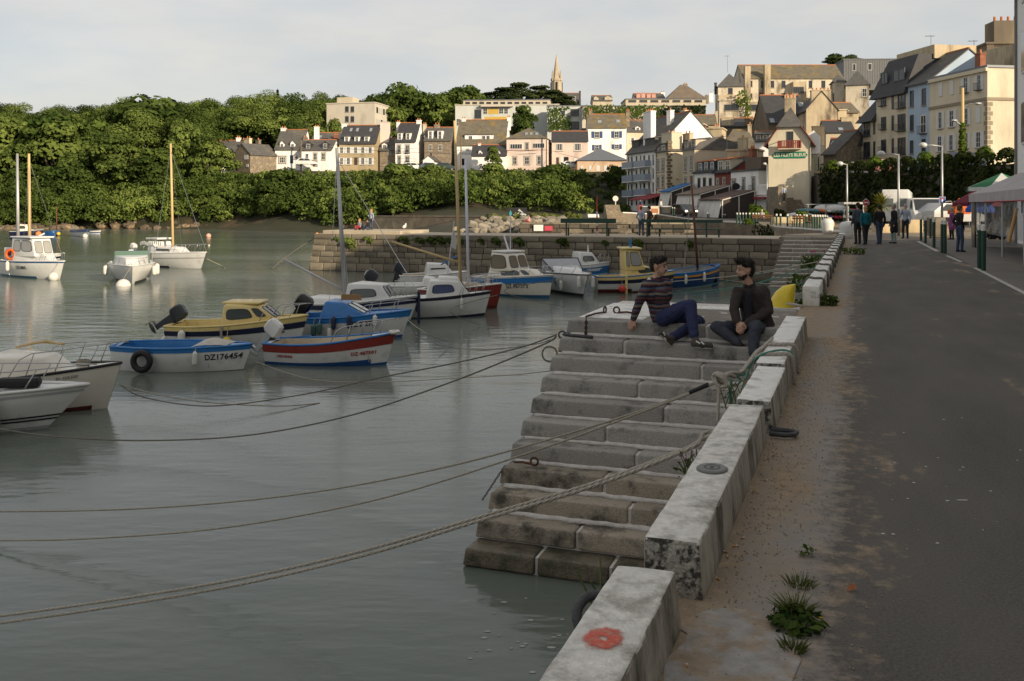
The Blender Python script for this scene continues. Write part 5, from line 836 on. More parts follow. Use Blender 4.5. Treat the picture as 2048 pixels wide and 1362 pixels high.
# ------------------------------------------------------------------ boats
def gel(n, c, rough=.35): return mat('paint_'+n, c, rough, .10, 1.2, .06, 30, tuple(x*.74 for x in c), 2.2, .56, .72, coat=.15)
BWHITE = gel('white', (.66, .66, .64)); BCREAM = gel('cream', (.68, .64, .55)); BYEL = gel('pale_yellow', (.66, .52, .21)); BBLUE = gel('bright_blue', (.02, .15, .40)); BNAVY = gel('navy', (.012, .016, .045)); BRED = gel('brick_red', (.22, .03, .022)); BDKB = gel('deep_blue', (.015, .07, .22)); BTEAL = gel('blue_antifoul', (.02, .10, .19)); BBLK = gel('black', (.012, .012, .014)); BGREY = gel('light_grey', (.36, .37, .37)); BORA = gel('orange', (.62, .28, .03)); BINT = gel('buff_interior', (.50, .42, .30)); BDARKRED = gel('red_antifoul', (.10, .02, .015))
ALGAE = mat('antifoul_slimy', (.035, .04, .025), .8, .3, 4); STEEL = mat('stainless', (.45, .45, .45), .3, .05, metal=.9); ALU = mat('mast_alloy', (.42, .42, .42), .45, .08, metal=.5); SPAR = mat('varnished_spar', (.55, .40, .19), .45, .15, 3, stretch=(1, 1, .1)); SPARP = mat('painted_mast_white', (.60, .60, .68), .5, .05); SPARR = mat('brown_mast', (.13, .045, .03), .6, .2, 3)
BGLASS = mat('boat_window', (.035, .05, .05), .1, .1, spec=.7); BGLASS_L = mat('boat_window_pale', (.30, .30, .28), .1, .1, spec=.7); TARP = mat('tarpaulin', (.42, .40, .36), .85, .15, 5, .5, 12); RUBBER = mat('black_rubber', (.015, .015, .016), .7, .2, 8); FEND = mat('fender_white', (.62, .61, .57), .5, .12, 6, col2=(.40, .36, .28), s2=4, lo=.55, hi=.7); FENDB = mat('fender_navy', (.02, .025, .06), .5); FENDG = mat('fender_teal', (.05, .12, .11), .6); MOTB = mat('outboard_dark', (.03, .034, .042), .35, .1); MOTW = mat('outboard_white', (.62, .62, .60), .35, .05); ROPE = mat('rope_hemp', (.34, .31, .25), .95, .3, 60, .6, 150); LETT = mat('hull_lettering', (.02, .02, .022), .6); LETTR = mat('hull_lettering_red', (.35, .06, .05), .6); BAR = mat('bare_deck', (.50, .48, .43), .7, .15, 3)
class Boat:
    def __init__(s, name, label, bow, stern, beam, hb, hs, colors, cat='boat', rake=.25, sheer=1.4, wst=.75, draft=.28, stripe=None, open_=(0.0, .7), vee=.5, group=None, Lmin=None, wl=.06, deck=None, inner=None, rail=None):
        B, S = G(*bow, WZ), G(*stern, WZ); d = B-S; L = d.length; s.L = L; s.beam = beam; s.hb = hb; s.hs = hs; s.rake = rake; s.shp = sheer; s.wst = wst; s.draft = draft; s.vee = vee
        s.root = thing(name, label, cat, (B+S)/2, math.atan2(d.y, d.x), group); s.desc = label
        top, bottom = colors; n, m = 18, 9; rows = [[], []]; mb = MB()
        for sd in (1, -1):
            g = [[s.pt(i/n, j/m, sd) for j in range(m+1)] for i in range(n+1)]; o = len(mb.v); mb.v += [tuple(p) for r in g for p in r]
            for i in range(n):
                for j in range(m):
                    q = (o+i*(m+1)+j, o+(i+1)*(m+1)+j, o+(i+1)*(m+1)+j+1, o+i*(m+1)+j+1); mb.f.append(q); zc = sum(mb.v[k][2] for k in q)/4; fr = (j+.5)/m
                    mb.m.append(1 if zc < wl else 0)
        tr = [s.pt(0, j/m, 1) for j in range(m+1)]+[s.pt(0, j/m, -1) for j in range(m, -1, -1)]; o = len(mb.v); mb.v += [tuple(p) for p in tr]; mb.f.append(tuple(range(o, o+len(tr)))); mb.m.append(0)
        s.hull = autosm(mb.build('hull', [top, bottom], s.root), 50)
        if stripe:
            for k, (f0, f1, sm) in enumerate(stripe):
                for sd in (1, -1):
                    r = []
                    for i in range(n+1):
                        a, b = s.pt(i/n, f0, sd), s.pt(i/n, f1, sd); e = V((0, sd*.012, 0)); a2, b2 = a+e, b+e; a2.z, b2.z = a.z, b.z; r.append([a2, b2])
                    MB().loft(r, close=False).build('stripe', sm, s.root, True)
        rm = rail or top; gb = MB()
        for sd in (1, -1): gb.tube([s.pt(i/n, 1, sd)+V((0, 0, .01)) for i in range(n+1)], .03, 6)
        gb.tube([s.pt(0, 1, 1)+V((0, 0, .01)), s.pt(0, 1, -1)+V((0, 0, .01))], .03, 6); gb.build('gunwale', rm, s.root, True)
        dk = deck or top; t0, t1 = open_; db = MB()
        def cap(ta, tb):
            k = 8; r = [[s.pt(ta+(tb-ta)*i/k, .985, -1), s.pt(ta+(tb-ta)*i/k, .985, 0)+V((0, 0, .05)), s.pt(ta+(tb-ta)*i/k, .985, 1)] for i in range(k+1)]; db.loft(r, close=False)
        if t1 < 1: cap(t1, 1)
        if t0 > .02: cap(0, t0)
        if db.v: db.build('deck', dk, s.root, True)
        ib = MB(); k = 12; zf = .10
        for sd in (1, -1):
            r = []
            for i in range(k+1):
                t = t0+(t1-t0)*i/k; p = s.pt(t, 1, sd); q = V((p.x, p.y*.90, p.z-.01)); w = s.pt(t, .5, sd); r.append([p, q, V((q.x, q.y*.96, (q.z+zf)/2)), V((w.x, w.y*.80, zf))])
            ib.loft(r, close=False)
        r = [[V((s.pt(t0+(t1-t0)*i/k, .5, -1).x, s.pt(t0+(t1-t0)*i/k, .5, -1).y*.8, zf)), V((s.pt(t0+(t1-t0)*i/k, .5, 1).x, s.pt(t0+(t1-t0)*i/k, .5, 1).y*.8, zf))] for i in range(k+1)]; ib.loft(r, close=False)
        for t in (t0, t1):
            p, q = s.pt(t, 1, 1), s.pt(t, 1, -1); ib.quad((p.x, p.y*.95, p.z), (q.x, q.y*.95, q.z), (q.x, q.y*.8, zf), (p.x, p.y*.8, zf))
        ib.build('cockpit', inner or BINT, s.root)
    def half(s, t):
        if t < .42: return s.beam/2*(s.wst+(1-s.wst)*math.sin(t/.42*PI/2))
        k = (t-.42)/.58; return s.beam/2*max(1-k**2.3, 0.0)**.85+.012
    def top(s, t): return s.hs+(s.hb-s.hs)*max(t-.12, 0)**s.shp/(.88**s.shp)
    def pt(s, t, f, sd):
        h = s.top(t); z = -s.draft+(h+s.draft)*f; w = s.half(t); k = s.vee*(.30+.70*t**1.5); y = w*(f**k if f > 0 else 0)*(1-.0*f)
        y = w*((min(f*1.25, 1))**k*.86+.14*f); x = -s.L/2+s.L*t
        if t > .75: x += s.rake*((z+.02)/max(h, .1))*((t-.75)/.25)**1.5
        else: x += -.06*(1-t/.75)*f*.5
        return V((x, y*sd, z))
    def at(s, t, yf=0.0, dz=0.0): p = s.pt(t, 1, 1); return V((p.x, p.y*yf, s.top(t)+dz))
    def cabin(s, t0, t1, h, m, slope=(.1, .5), wide=(.78, .6), inset=.14, wins=(), front=True, name='cabin', z0=0.0, glass=None, roofm=None, roofov=0.0, fr=(.15, .85, .2, .85)):
        gl = glass or BGLASS; xa, xb = -s.L/2+s.L*t0, -s.L/2+s.L*t1; za, zb = s.top(t0)+z0-.05, s.top(t1)+z0-.05; wa, wb = s.half(t0)*wide[0], max(s.half(t1)*wide[1], .12)
        zt = max(s.top(t0), s.top(t1))*.5+min(s.top(t0), s.top(t1))*.5+z0+h; xa2, xb2 = xa+slope[0], xb-slope[1]; k = 1-inset
        b = [(xa, -wa, za), (xb, -wb, zb), (xb, wb, zb), (xa, wa, za)]; wt = lambda x: (wa+(wb-wa)*(x-xa)/max(xb-xa, .01)); t = [(xa2, -wt(xa2)*k, zt), (xb2, -wt(xb2)*k, zt-.04), (xb2, wt(xb2)*k, zt-.04), (xa2, wt(xa2)*k, zt)]
        bm = bmesh.new(); vs = [bm.verts.new(p) for p in b+t]
        for f in ((0, 3, 2, 1), (4, 5, 6, 7), (0, 1, 5, 4), (1, 2, 6, 5), (2, 3, 7, 6), (3, 0, 4, 7)): bm.faces.new([vs[i] for i in f])
        bmesh.ops.bevel(bm, geom=[e for e in bm.edges], offset=.06, segments=3, profile=.5, affect='EDGES'); me = bpy.data.meshes.new(name); bm.to_mesh(me); bm.free(); me.materials.append(m); me.polygons.foreach_set('use_smooth', [True]*len(me.polygons)); o = bpy.data.objects.new(name, me); COL.objects.link(o); o.parent = s.root
        def face(c, a0, a1, z0_, z1_, lab='window', off=.012, rd=.25):
            c = [V(p) for p in c]; nr = (c[1]-c[0]).cross(c[3]-c[0]).normalized(); pts = []
            for i in range(20):
                an = 2*PI*i/20; cx, sy = math.cos(an), math.sin(an); sx = (abs(cx)**.45)*(1 if cx > 0 else -1); sz = (abs(sy)**.45)*(1 if sy > 0 else -1); a = a0+(a1-a0)*(sx+1)/2; z = z0_+(z1_-z0_)*(sz+1)/2
                p = (c[0]*(1-a)+c[1]*a)*(1-z)+(c[3]*(1-a)+c[2]*a)*z; pts.append(p+nr*off)
            ctr = sum(pts, V())/20; out = [ctr+(p-ctr)*1.08-nr*off*.4 for p in pts]
            f = MB().loft([out, [p+nr*.008 for p in out], [p+nr*.008 for p in pts]]).build('window', RUBBER, o); MB().add(pts, [tuple(range(20))]).build('pane', gl, f)
        for (a0, a1, q0, q1) in wins:
            face((b[0], b[1], t[1], t[0]), a0, a1, q0, q1); face((b[2], b[3], t[3], t[2]), 1-a1, 1-a0, q0, q1)
        if front: face((b[1], b[2], t[2], t[1]), .08, .46, fr[2], fr[3]); face((b[1], b[2], t[2], t[1]), .54, .92, fr[2], fr[3])
        if roofm:
            r = roofov; MB().cbox(xa2-r, xb2+r, -wt(xa2)*k-r*.5, wt(xa2)*k+r*.5, zt-.01, zt+.07, .025).build('roof', roofm, o)
        s.ct = zt; return o
    def outboard(s, m, tilt=55, t=0.0, yf=0.0, sc=1.0, up=.12, lab=None):
        p = s.at(0, yf, up); e = bpy.data.objects.new('outboard_motor', None); 
        mb = MB(); ring = lambda x0, x1, w, z: [(x0, -w, z), (x1-.04, -w*1.0, z), (x1, -w*.6, z), (x1, w*.6, z), (x1-.04, w, z), (x0, w, z), (x0-.04, w*.6, z), (x0-.04, -w*.6, z)]
        mb.loft([ring(-.24, .10, .10, .02), ring(-.30, .14, .15, .10), ring(-.31, .14, .155, .30), ring(-.28, .11, .14, .42), ring(-.20, .04, .09, .48)], True)
        R_ = MX.Translation(p)@MX.Rotation(math.radians(tilt), 4, 'Y')@MX.Diagonal((sc, sc, sc, 1)); o = autosm(mb.build('outboard_motor', m, s.root), 32); o.matrix_local = R_
        MB().hexa([(-.16, -.05, -.62), (-.02, -.05, -.62), (-.02, .05, -.62), (-.16, .05, -.62), (-.2, -.07, .03), (.04, -.07, .03), (.04, .07, .03), (-.2, .07, .03)]).build('shaft', m if m != MOTW else BGREY, o)
        mb = MB(); mb.ball((-.13, 0, -.74), (.20, .055, .06), 8, 5).hexa([(-.30, -.07, -.6), (0, -.07, -.6), (0, .07, -.6), (-.30, .07, -.6), (-.30, -.07, -.58), (0, -.07, -.58), (0, .07, -.58), (-.30, .07, -.58)]); mb.build('gearcase', m if m != MOTW else BGREY, o)
        pr = MB()
        for i in range(3): a = 2*PI*i/3; pr.hexa([(-.34, .0, -.74), (-.33, .05*math.cos(a+1), -.74+.05*math.sin(a+1)), (-.31, .15*math.cos(a+.5), -.74+.15*math.sin(a+.5)), (-.32, .15*math.cos(a), -.74+.15*math.sin(a)), (-.35, .0, -.74), (-.345, .05*math.cos(a+1), -.74+.05*math.sin(a+1)), (-.325, .15*math.cos(a+.5), -.74+.15*math.sin(a+.5)), (-.335, .15*math.cos(a), -.74+.15*math.sin(a))])
        pr.build('propeller', mat('propeller_bronze', (.30, .24, .14), .5, metal=.6), o); ob = MB().box(.03, .16, -.12, .12, -.25, .02).build('bracket', BBLK, o)
        return o
    def pulpit(s, t0=.62, h=.42, n=3, r=.011, m=None, name='pulpit_rail'):
        mb = MB(); m = m or STEEL; ts = [t0+(1-t0)*i/8 for i in range(9)]
        def pr(t, sd, dz): p = s.pt(t, 1, sd); return V((p.x, p.y*.92, p.z+dz))
        for sd in (1, -1):
            mb.tube([pr(t0, sd, .02)]+[pr(t, sd, h*(1 if i else .8)) for i, t in enumerate(ts[1:])], r, 5)
            for i in range(n): t = t0+(1-t0)*(i+1)/(n+.6); mb.tube([pr(t-.03, sd, .02), pr(t, sd, h)], r, 5)
        a, b = pr(1, 1, h), pr(1, -1, h); mb.tube([a, (a+b)/2+V((.12, 0, 0)), b], r, 5); return mb.build(name, m, s.root, True)
    def mast(s, t, hgt, m, r=.05, lean=(0, 0), name='mast', z0=0.0, stay=True, yf=0.0):
        p = s.at(t, yf, z0-.2); q = p+V((lean[0], lean[1], hgt)); MB().tube([p, (p+q)/2, q], [r, r*.95, r*.7], 8).build(name, m, s.root, True)
        if stay:
            mb = MB(); mb.tube([q-V((0, 0, hgt*.06)), s.at(1, 0, .05)], .012, 4)
            for sd in (1, -1): mb.tube([q-V((0, 0, hgt*.06)), s.at(t-.06, sd*.95, .02)], .009, 4)
            mb.build('stays', STEEL, s.root)
        return p, q
    def letters(s, txt, t, f, size, m=None, sd=-1, squash=.9, bold=.004, flip=False):
        m = m or LETT; x0 = -s.L/2+s.L*t
        def fn(c):
            x = x0+c.x; tt = min(max((x+s.L/2)/s.L, .02), .985); h = s.top(tt); z = f*h+c.y; ff = (z+s.draft)/(h+s.draft); p = s.pt(tt, ff, sd); return V((x+(p.x-(-s.L/2+s.L*tt)), p.y+sd*.016, z))
        return text_obj(txt, size, m, 'lettering', s.root, fn=fn, squash=squash, bold=bold)
    def world(s, p): return MX.Translation(s.root.location)@MX.Rotation(s.root.rotation_euler.z, 4, 'Z')@V(p)
    def fender(s, t, label, m=None, l=.42, r=.09, sd=-1, drop=.14, ball=False, tilt=0.0):
        p = s.pt(t, 1, sd); p = V((p.x, p.y+sd*(r+.03), p.z)); w = s.world(p); o = thing('fender' if not ball else 'buoy', label, 'fender' if not ball else 'buoy', w, s.root.rotation_euler.z)
        mb = MB(); z = -drop
        if ball: mb.ball((0, 0, z-r), r, 12, 9)
        else: mb.loft([[(q*r*math.cos(2*PI*i/10), q*r*math.sin(2*PI*i/10), z-l*k) for i in range(10)] for k, q in ((0, .25), (.04, .5), (.12, .92), (.2, 1), (.8, 1), (.88, .92), (.96, .5), (1, .25))], True)
        mb.build('body', m or FEND, o, True); MB().tube([(0, 0, z), (0, -sd*(r+.02), .02)], .01, 5).build('line', ROPE, o); return o
def tyre(c, rz, label, R_=.22, r=.07, name='tyre'):
    o = thing(name, label, 'tyre', c, rz); MB().tube([(R_*math.cos(2*PI*i/20), 0, R_*math.sin(2*PI*i/20)) for i in range(20)], r, 8, closed=True).build('ring', RUBBER, o, True); return o
# a: white boat at the lower left corner
b = Boat('motorboat', 'white open motorboat with black stripes cut off at the lower left corner', (92, 856), (-330, 868), 1.65, .74, .62, (BWHITE, BGREY), rake=.70, sheer=1.2, stripe=[(.44, .47, BBLK), (.50, .53, BBLK), (.90, .94, BGREY)], open_=(.0, .80), vee=.9, inner=BGREY)
b.pulpit(.55, .36, 2); b.fender(.80, 'long white fender on the white boat in the lower left corner', l=.60, r=.085, drop=.0)
MB().cbox(-.35, .35, -.12, .12, -.08, .08, .05).build('folded_canopy', RUBBER, b.root).location = b.at(.84, -.3, .12)
# b: cream cabin boat
b = Boat('cabin_boat', 'cream cabin boat with a grab rail and black rubbing strake at the left', (214, 816), (-260, 822), 1.9, .86, .58, (BCREAM, BDARKRED), rake=.26, sheer=1.6, open_=(.0, .5), rail=BBLK, wl=.03, inner=BCREAM)
b.cabin(.50, .84, .36, BCREAM, (.1, .35), (.82, .7), .22, front=False); b.pulpit(.66, .42, 3); b.letters('D· 410.520', .86, .86, .07, mat('faded_letters', (.30, .29, .26)))
mb = MB()
for k in range(3): mb.tube([b.at(.62+.03*k, -.1, .50+.02*k), b.at(.70+.02*k, .1, .55), b.at(.80, .25-.1*k, .46)], .022, 5)
mb.build('oars', SPAR, b.root)
mb = MB()
for k in range(5): mb.tube([V(b.at(.88, -.1, .05+.02*k))+V((.12*math.cos(a*.8), .12*math.sin(a*.8), 0)) for a in range(8)], .014, 5, closed=True)
mb.build('rope_coil', ROPE, b.root, True)
# c: blue and white rowing boat
b = Boat('rowing_boat', 'white rowing boat with bright blue gunwale lettered DZ176454', (486, 739), (242, 734), 1.45, .60, .55, (BWHITE, ALGAE), rake=.22, sheer=2.0, wst=.62, stripe=[(.885, 1.0, BBLUE)], open_=(.04, .78), rail=BBLUE, inner=BBLUE, wl=.03, deck=BBLUE)
b.letters('DZ176454', .87, .60, .19, squash=.78); b.fender(.715, 'white fender with a navy top on the blue-gunwale rowing boat', l=.34, r=.06, drop=.05); 
for t in (.25, .5): MB().box(-.12, .12, -b.half(t)*.88, b.half(t)*.88, -.2, -.165).build('thwart', BINT, b.root).location = b.at(t, 0, 0)
p = b.pt(.315, 1, -1); tyre(b.world((p.x, p.y-.10, p.z-.27)), b.root.rotation_euler.z, 'black tyre hung on the side of the blue-gunwale rowing boat', .20, .075)
mb = MB(); mb.loft([[V(b.at(t, yf, .02+hh*(1-yf*yf)*.9)) for yf in (-.85, -.5, 0, .5, .85)] for t, hh in ((.66, .02), (.70, .13), (.76, .17), (.80, .12), (.85, .10), (.88, .02))], close=False); mb.build('canvas_cover', TARP, b.root, True)
# d: yellow cabin boat
b = Boat('cabin_boat', 'pale yellow cabin boat with navy band and a raised dark outboard', (598, 689), (350, 687), 1.85, .82, .56, (BWHITE, BTEAL), rake=.25, sheer=1.7, stripe=[(.70, .86, BNAVY)], open_=(.03, .46), rail=BYEL, deck=BYEL, inner=BYEL)
MB().loft([[b.pt(t, .87, sd)+V((0, sd*.012, 0)), b.pt(t, 1.0, sd)+V((0, sd*.012, .02))] for sd in (-1,) for t in [i/16 for i in range(17)]], close=False).build('topside_band', BYEL, b.root, True)
b.cabin(.44, .86, .50, BYEL, (.06, .55), (.84, .62), .16, wins=((.12, .62, .30, .78), (.72, .90, .32, .80)), front=True); MB().cbox(-.55, .5, -.45, .45, 0, .07, .03).build('hatch', BYEL, b.root).location = (b.at(.58).x, 0, b.ct-.02)
b.outboard(MOTB, 58, sc=.9); b.pulpit(.74, .34, 2); b.fender(.17, 'plump white fender near the stern of the pale yellow cabin boat', l=.50, r=.10, drop=.06); b.fender(.53, 'small yellow buoy fender on the pale yellow cabin boat', mat('fender_yellow', (.62, .42, .03), .5), r=.11, ball=True, drop=.28); b.letters('ST 588753', .86, .52, .07)
MB().box(-.03, .03, -.04, 0, -.38, .05).build('side_stake', mat('grey_wood', (.25, .24, .22)), b.root).location = b.pt(.48, 1, -1)+V((0, -.04, -.05))
# e: red-banded open boat
b = Boat('open_boat', 'white open boat with brick red band, blue rail and a white outboard', (772, 729), (545, 722), 1.45, .78, .50, (BWHITE, BDKB), rake=.25, sheer=2.2, wst=.7, stripe=[(.76, .985, BRED)], open_=(.05, .86), rail=BBLUE, inner=BINT, wl=.10)
b.outboard(MOTW, 40, sc=.85); b.pulpit(.60, .36, 2); b.letters('DZ 487501', .84, .47, .12, LETTR); b.letters('LARIG BIHAN', .20, .45, .09, LETTR, squash=.8)
for t in (.12, .38): MB().box(-.14, .14, -b.half(t)*.85, b.half(t)*.85, -.18, -.13).build('thwart', BINT, b.root).location = b.at(t)
MB().tube([b.at(.99, 0, .03)+V((.1*math.cos(a), .14*math.sin(a), 0)) for a in [2*PI*i/10 for i in range(10)]], .045, 6, closed=True).build('bow_fender', FEND, b.root, True)
MB().tube([b.at(.10, .5, .05), b.at(.30, .55, .10)], .02, 5).build('tiller', BBLUE, b.root); MB().cbox(-.2, .2, -.12, .12, 0, .14, .03).build('fuel_can', mat('fuel_red', (.35, .05, .03), .5), b.root).location = b.at(.22, 0, -.33)
# f: blue cabin boat behind
b = Boat('cabin_boat', 'bright blue cabin boat hung with navy and teal fenders', (803, 674), (606, 672), 1.7, .80, .60, (BWHITE, BDKB), rake=.3, sheer=1.5, stripe=[(.84, 1.0, BBLUE)], open_=(.03, .24), rail=BBLUE, deck=BBLUE, inner=BBLUE)
b.cabin(.22, .70, .44, BBLUE, (.15, .75), (.85, .7), .20, wins=(), front=True, glass=BGLASS_L); b.letters('ZZ 27272', .66, .66, .20, squash=.8); b.outboard(BBLK, 35, sc=1.05); b.pulpit(.6, .3, 2)
b.fender(.40, 'navy fender left of two on the bright blue cabin boat', FENDB, .40, .07, drop=-.08); b.fender(.55, 'navy fender right of two on the bright blue cabin boat', FENDB, .40, .07, drop=-.08); b.fender(.20, 'left teal fender on the bright blue cabin boat', FENDG, .34, .08, drop=.14); b.fender(.26, 'right teal fender on the bright blue cabin boat', FENDG, .34, .08, drop=.10); b.fender(.36, 'white fender low on the bright blue cabin boat', FEND, .3, .07, drop=.26); b.fender(.78, 'white fender near the bow of the bright blue cabin boat', FEND, .34, .07, drop=.0)
MB().box(-.30, .30, -.02, .02, 0, .17).build('name_board', mat('cardboard', (.30, .18, .08), .9), b.root).location = (b.at(.52).x, -.3, b.ct+.02)
# g: white cabin boat with alloy mast
b = Boat('sailing_boat', 'white cabin boat with navy sheer band and tall grey alloy mast', (818, 646), (610, 640), 1.8, .92, .62, (BWHITE, BTEAL), rake=.36, sheer=1.8, stripe=[(.80, .96, BNAVY)], open_=(.03, .40), rail=BWHITE, deck=BWHITE, inner=BWHITE)
b.cabin(.46, .86, .58, BWHITE, (.1, .35), (.86, .66), .14, wins=((.14, .74, .28, .72),)); b.mast(.40, 5.4, ALU, .08, (-.32, 0), stay=True); b.pulpit(.84, .30, 2)
b.cabin(.06, .42, .20, BWHITE, (.05, .05), (.8, .8), .1, front=False, name='coachroof'); p = b.at(.40, 0, .35); MB().tube([p, p+V((-2.3, .1, 1.05))], [.045, .035], 6).build('boom', ALU, b.root, True); MB().cyl(b.pt(1, 1, -1).x-.02, -.03, -.3, b.top(1)+.15, .05, .05, 6).build('stem_post', BNAVY, b.root)
# h: white sailing cabin boat with the tan mast
b = Boat('sailing_boat', 'white cabin boat with tan wooden mast, gaff and big tinted window', (968, 631), (772, 633), 1.9, .86, .66, (BWHITE, BNAVY), rake=.24, sheer=1.7, stripe=[(.93, .98, BNAVY)], open_=(.03, .36), rail=BBLK, deck=BWHITE, inner=BWHITE)
b.cabin(.40, .86, .56, BWHITE, (.15, .40), (.86, .66), .14, wins=((.14, .68, .30, .76),), glass=mat('tinted_blue', (.06, .08, .16), .1)); b.cabin(.52, .76, .16, BWHITE, (.05, .1), (.5, .45), .1, front=False, name='hatch', z0=.52); b.pulpit(.74, .42, 4); p, q = b.mast(.76, 5.9, SPAR, .06, (-.22, 0), z0=.45, stay=False)
MB().tube([p+V((0, 0, .85)), p+V((-2.45, .1, 1.62))], [.05, .035], 6).build('gaff', SPAR, b.root, True); b.fender(.33, 'navy fender on the tan-masted white cabin boat', FENDB, .42, .08, drop=.02); b.fender(.76, 'slim white fender on the tan-masted white cabin boat', FEND, .42, .06, drop=.08); MB().box(-.035, .035, -.04, 0, -.62, .05).build('side_stake', mat('grey_wood', (.25, .24, .22)), b.root).location = b.pt(.18, 1, -1)+V((0, -.04, 0))
# i: white open boats behind
b = Boat('motorboat', 'low white motorboat with two dark outboards behind the tan mast', (905, 597), (742, 598), 1.8, .62, .58, (BWHITE, BGREY), rake=.3, open_=(.06, .7), rail=BWHITE, inner=BWHITE, vee=.8); b.outboard(MOTB, 38, sc=1.1, yf=-.4); b.outboard(BGREY, 12, sc=.95, yf=.5); b.cabin(.62, .86, .34, BWHITE, (.1, .3), (.8, .6), .15, front=False)
mb = MB(); mb.tube([b.at(.30, -.8, 0), b.at(.31, -.8, .22), b.at(.42, -.8, .22), b.at(.43, -.8, 0)], .02, 5); mb.build('grab_rail', STEEL, b.root)
b = Boat('motorboat', 'white boat with a dark outboard and a white hood moored behind the low motorboat', (925, 574), (800, 576), 1.7, .75, .6, (BWHITE, BGREY), rake=.3, open_=(.05, .4), rail=BWHITE); b.cabin(.40, .85, .52, BWHITE, (.1, .4), (.85, .7), .15, wins=((.15, .8, .5, .62),), front=False); b.outboard(MOTB, 20)
# j: red-stemmed boat with the white mast
b = Boat('sailing_boat', 'buff boat with dark red stem, crowded rails and white mast', (993, 617), (850, 612), 1.8, .95, .7, (BRED, BDARKRED), rake=.22, sheer=1.5, open_=(.05, .6), rail=BWHITE, inner=BINT, deck=BINT); b.pulpit(.45, .42, 6); b.pulpit(.2, .3, 4); b.mast(.62, 5.1, SPARP, .062, (-.14, 0), stay=False); p = b.at(.30, 0, 0); MB().tube([p, p+V((.35, 0, 2.6))], .018, 5).build('flag_staff', SPARP, b.root); MB().poly([p+V((.30, 0, 2.3)), p+V((.50, 0, 1.85)), p+V((.42, 0, 1.5)), p+V((.2, 0, 1.6))], (0, .02, 0)).build('flag', TARP, b.root)
MB().cbox(-.5, .5, -.5, .5, -.1, .18, .04).build('gear_box', BINT, b.root).location = b.at(.5, 0, 0)
MB().tube([b.at(.2, .3, .9), b.at(.42, .3, 1.2)], .03, 5).build('blue_pole', BBLUE, b.root)
# k: DZ 487373
b = Boat('cabin_boat', 'cream wheelhouse boat with blue band lettered DZ 487373', (1098, 597), (968, 584), 1.9, 1.0, .74, (BCREAM, BTEAL), rake=.26, sheer=1.5, stripe=[(.76, .96, BBLUE)], open_=(.04, .28), rail=BCREAM, deck=BCREAM, inner=BCREAM, wl=.10); b.letters('DZ 487373', .70, .55, .27, squash=.82); b.cabin(.24, .92, .36, BCREAM, (.1, .6), (.85, .5), .15, wins=((.30, .66, .25, .8), (.74, .86, .3, .85)), front=False); b.cabin(.26, .58, .78, BCREAM, (.05, .30), (.72, .68), .12, wins=((.08, .86, .18, .86),), z0=.30, name='wheelhouse', glass=mat('warm_glass', (.12, .09, .05), .1), roofm=BWHITE, fr=(0, 0, .2, .85)); b.pulpit(.66, .40, 3); p = b.at(.40, 0, 1.15); MB().tube([p, p+V((-.35, 0, .75))], .04, 6).build('antenna_mast', SPARP, b.root); MB().tube([p+V((-.1, .2, 0)), p+V((-.1, .2, 1.5))], .02, 5).build('whip_antenna', SPARP, b.root); b.fender(.36, 'white fender on the DZ 487373 wheelhouse boat', FEND, .45, .075, drop=-.12)
# l: dolphin boat
b = Boat('motorboat', 'white motorboat with a blue dolphin on its flared bow', (1166, 594), (1092, 572), 2.2, .98, .82, (BWHITE, BBLK), rake=.65, sheer=1.2, wst=.9, open_=(.05, .45), rail=BBLK, deck=BWHITE, inner=BGREY, vee=.85, wl=.10); b.cabin(.48, .92, .26, BWHITE, (.3, .7), (.85, .5), .25, front=False); b.pulpit(.6, .34, 3)
def dol(c):
    tt = .73+c[0]/b.L; f = (c[1]+b.draft)/(b.top(tt)+b.draft); p = b.pt(tt, f, -1); return p+V((.0, -.016, 0))
dp = [(-.22, .30), (-.14, .36), (-.13, .46), (-.06, .58), (.02, .68), (.14, .74), (.26, .72), (.17, .69), (.14, .66), (.10, .63), (.02, .48), (-.05, .40), (-.10, .35), (-.06, .30), (-.14, .31)]; MB().add([dol(q) for q in dp], [tuple(range(len(dp)))]).build('dolphin_emblem', BBLUE, b.root)
mb = MB(); A0 = [b.at(.40, y, z) for y, z in ((-.8, .1), (-.8, .62), (.8, .62), (.8, .1))]; A1 = [b.at(.62, y, z) for y, z in ((-.7, .05), (-.7, .1), (.7, .1), (.7, .05))]; mb.quad(A0[1], A0[2], A1[2], A1[1]).quad(A0[0], A0[1], A1[1], A1[0]).quad(A0[3], A0[2], A1[2], A1[3]); ws = mb.build('windscreen', mat('screen_tint', (.25, .26, .28), .15), b.root); mb = MB()
for p, q in ((A0[1], A1[1]), (A0[2], A1[2]), (A0[1], A0[2]), (A0[0], A0[1]), (A0[3], A0[2])): mb.tube([p, q], .03, 5)
mb.build('screen_frame', RUBBER, ws); b.fender(.84, 'grubby white fender under the dolphin emblem', FEND, .46, .075, drop=.28); b.fender(.97, 'white fender bunched at the bow of the dolphin boat', FEND, .52, .085, drop=.05); b.fender(.965, 'second white fender beside the bow of the dolphin boat', FEND, .52, .085, drop=.05, sd=1)
# m: white cabin boat behind
b = Boat('cabin_boat', 'small white cabin boat with green windows behind the dolphin boat', (1212, 556), (1122, 558), 1.8, .88, .75, (BWHITE, BDKB), rake=.3, open_=(.04, .3), rail=BWHITE, stripe=[(.5, .85, BBLUE)]); b.cabin(.30, .84, .66, BWHITE, (.1, .55), (.85, .66), .15, wins=((.2, .8, .3, .7),)); b.pulpit(.7, .5, 3); MB().tube([b.at(.6, 0, .6), b.at(.6, 0, 1.0)], [.05, .03], 6).build('vent', BWHITE, b.root)
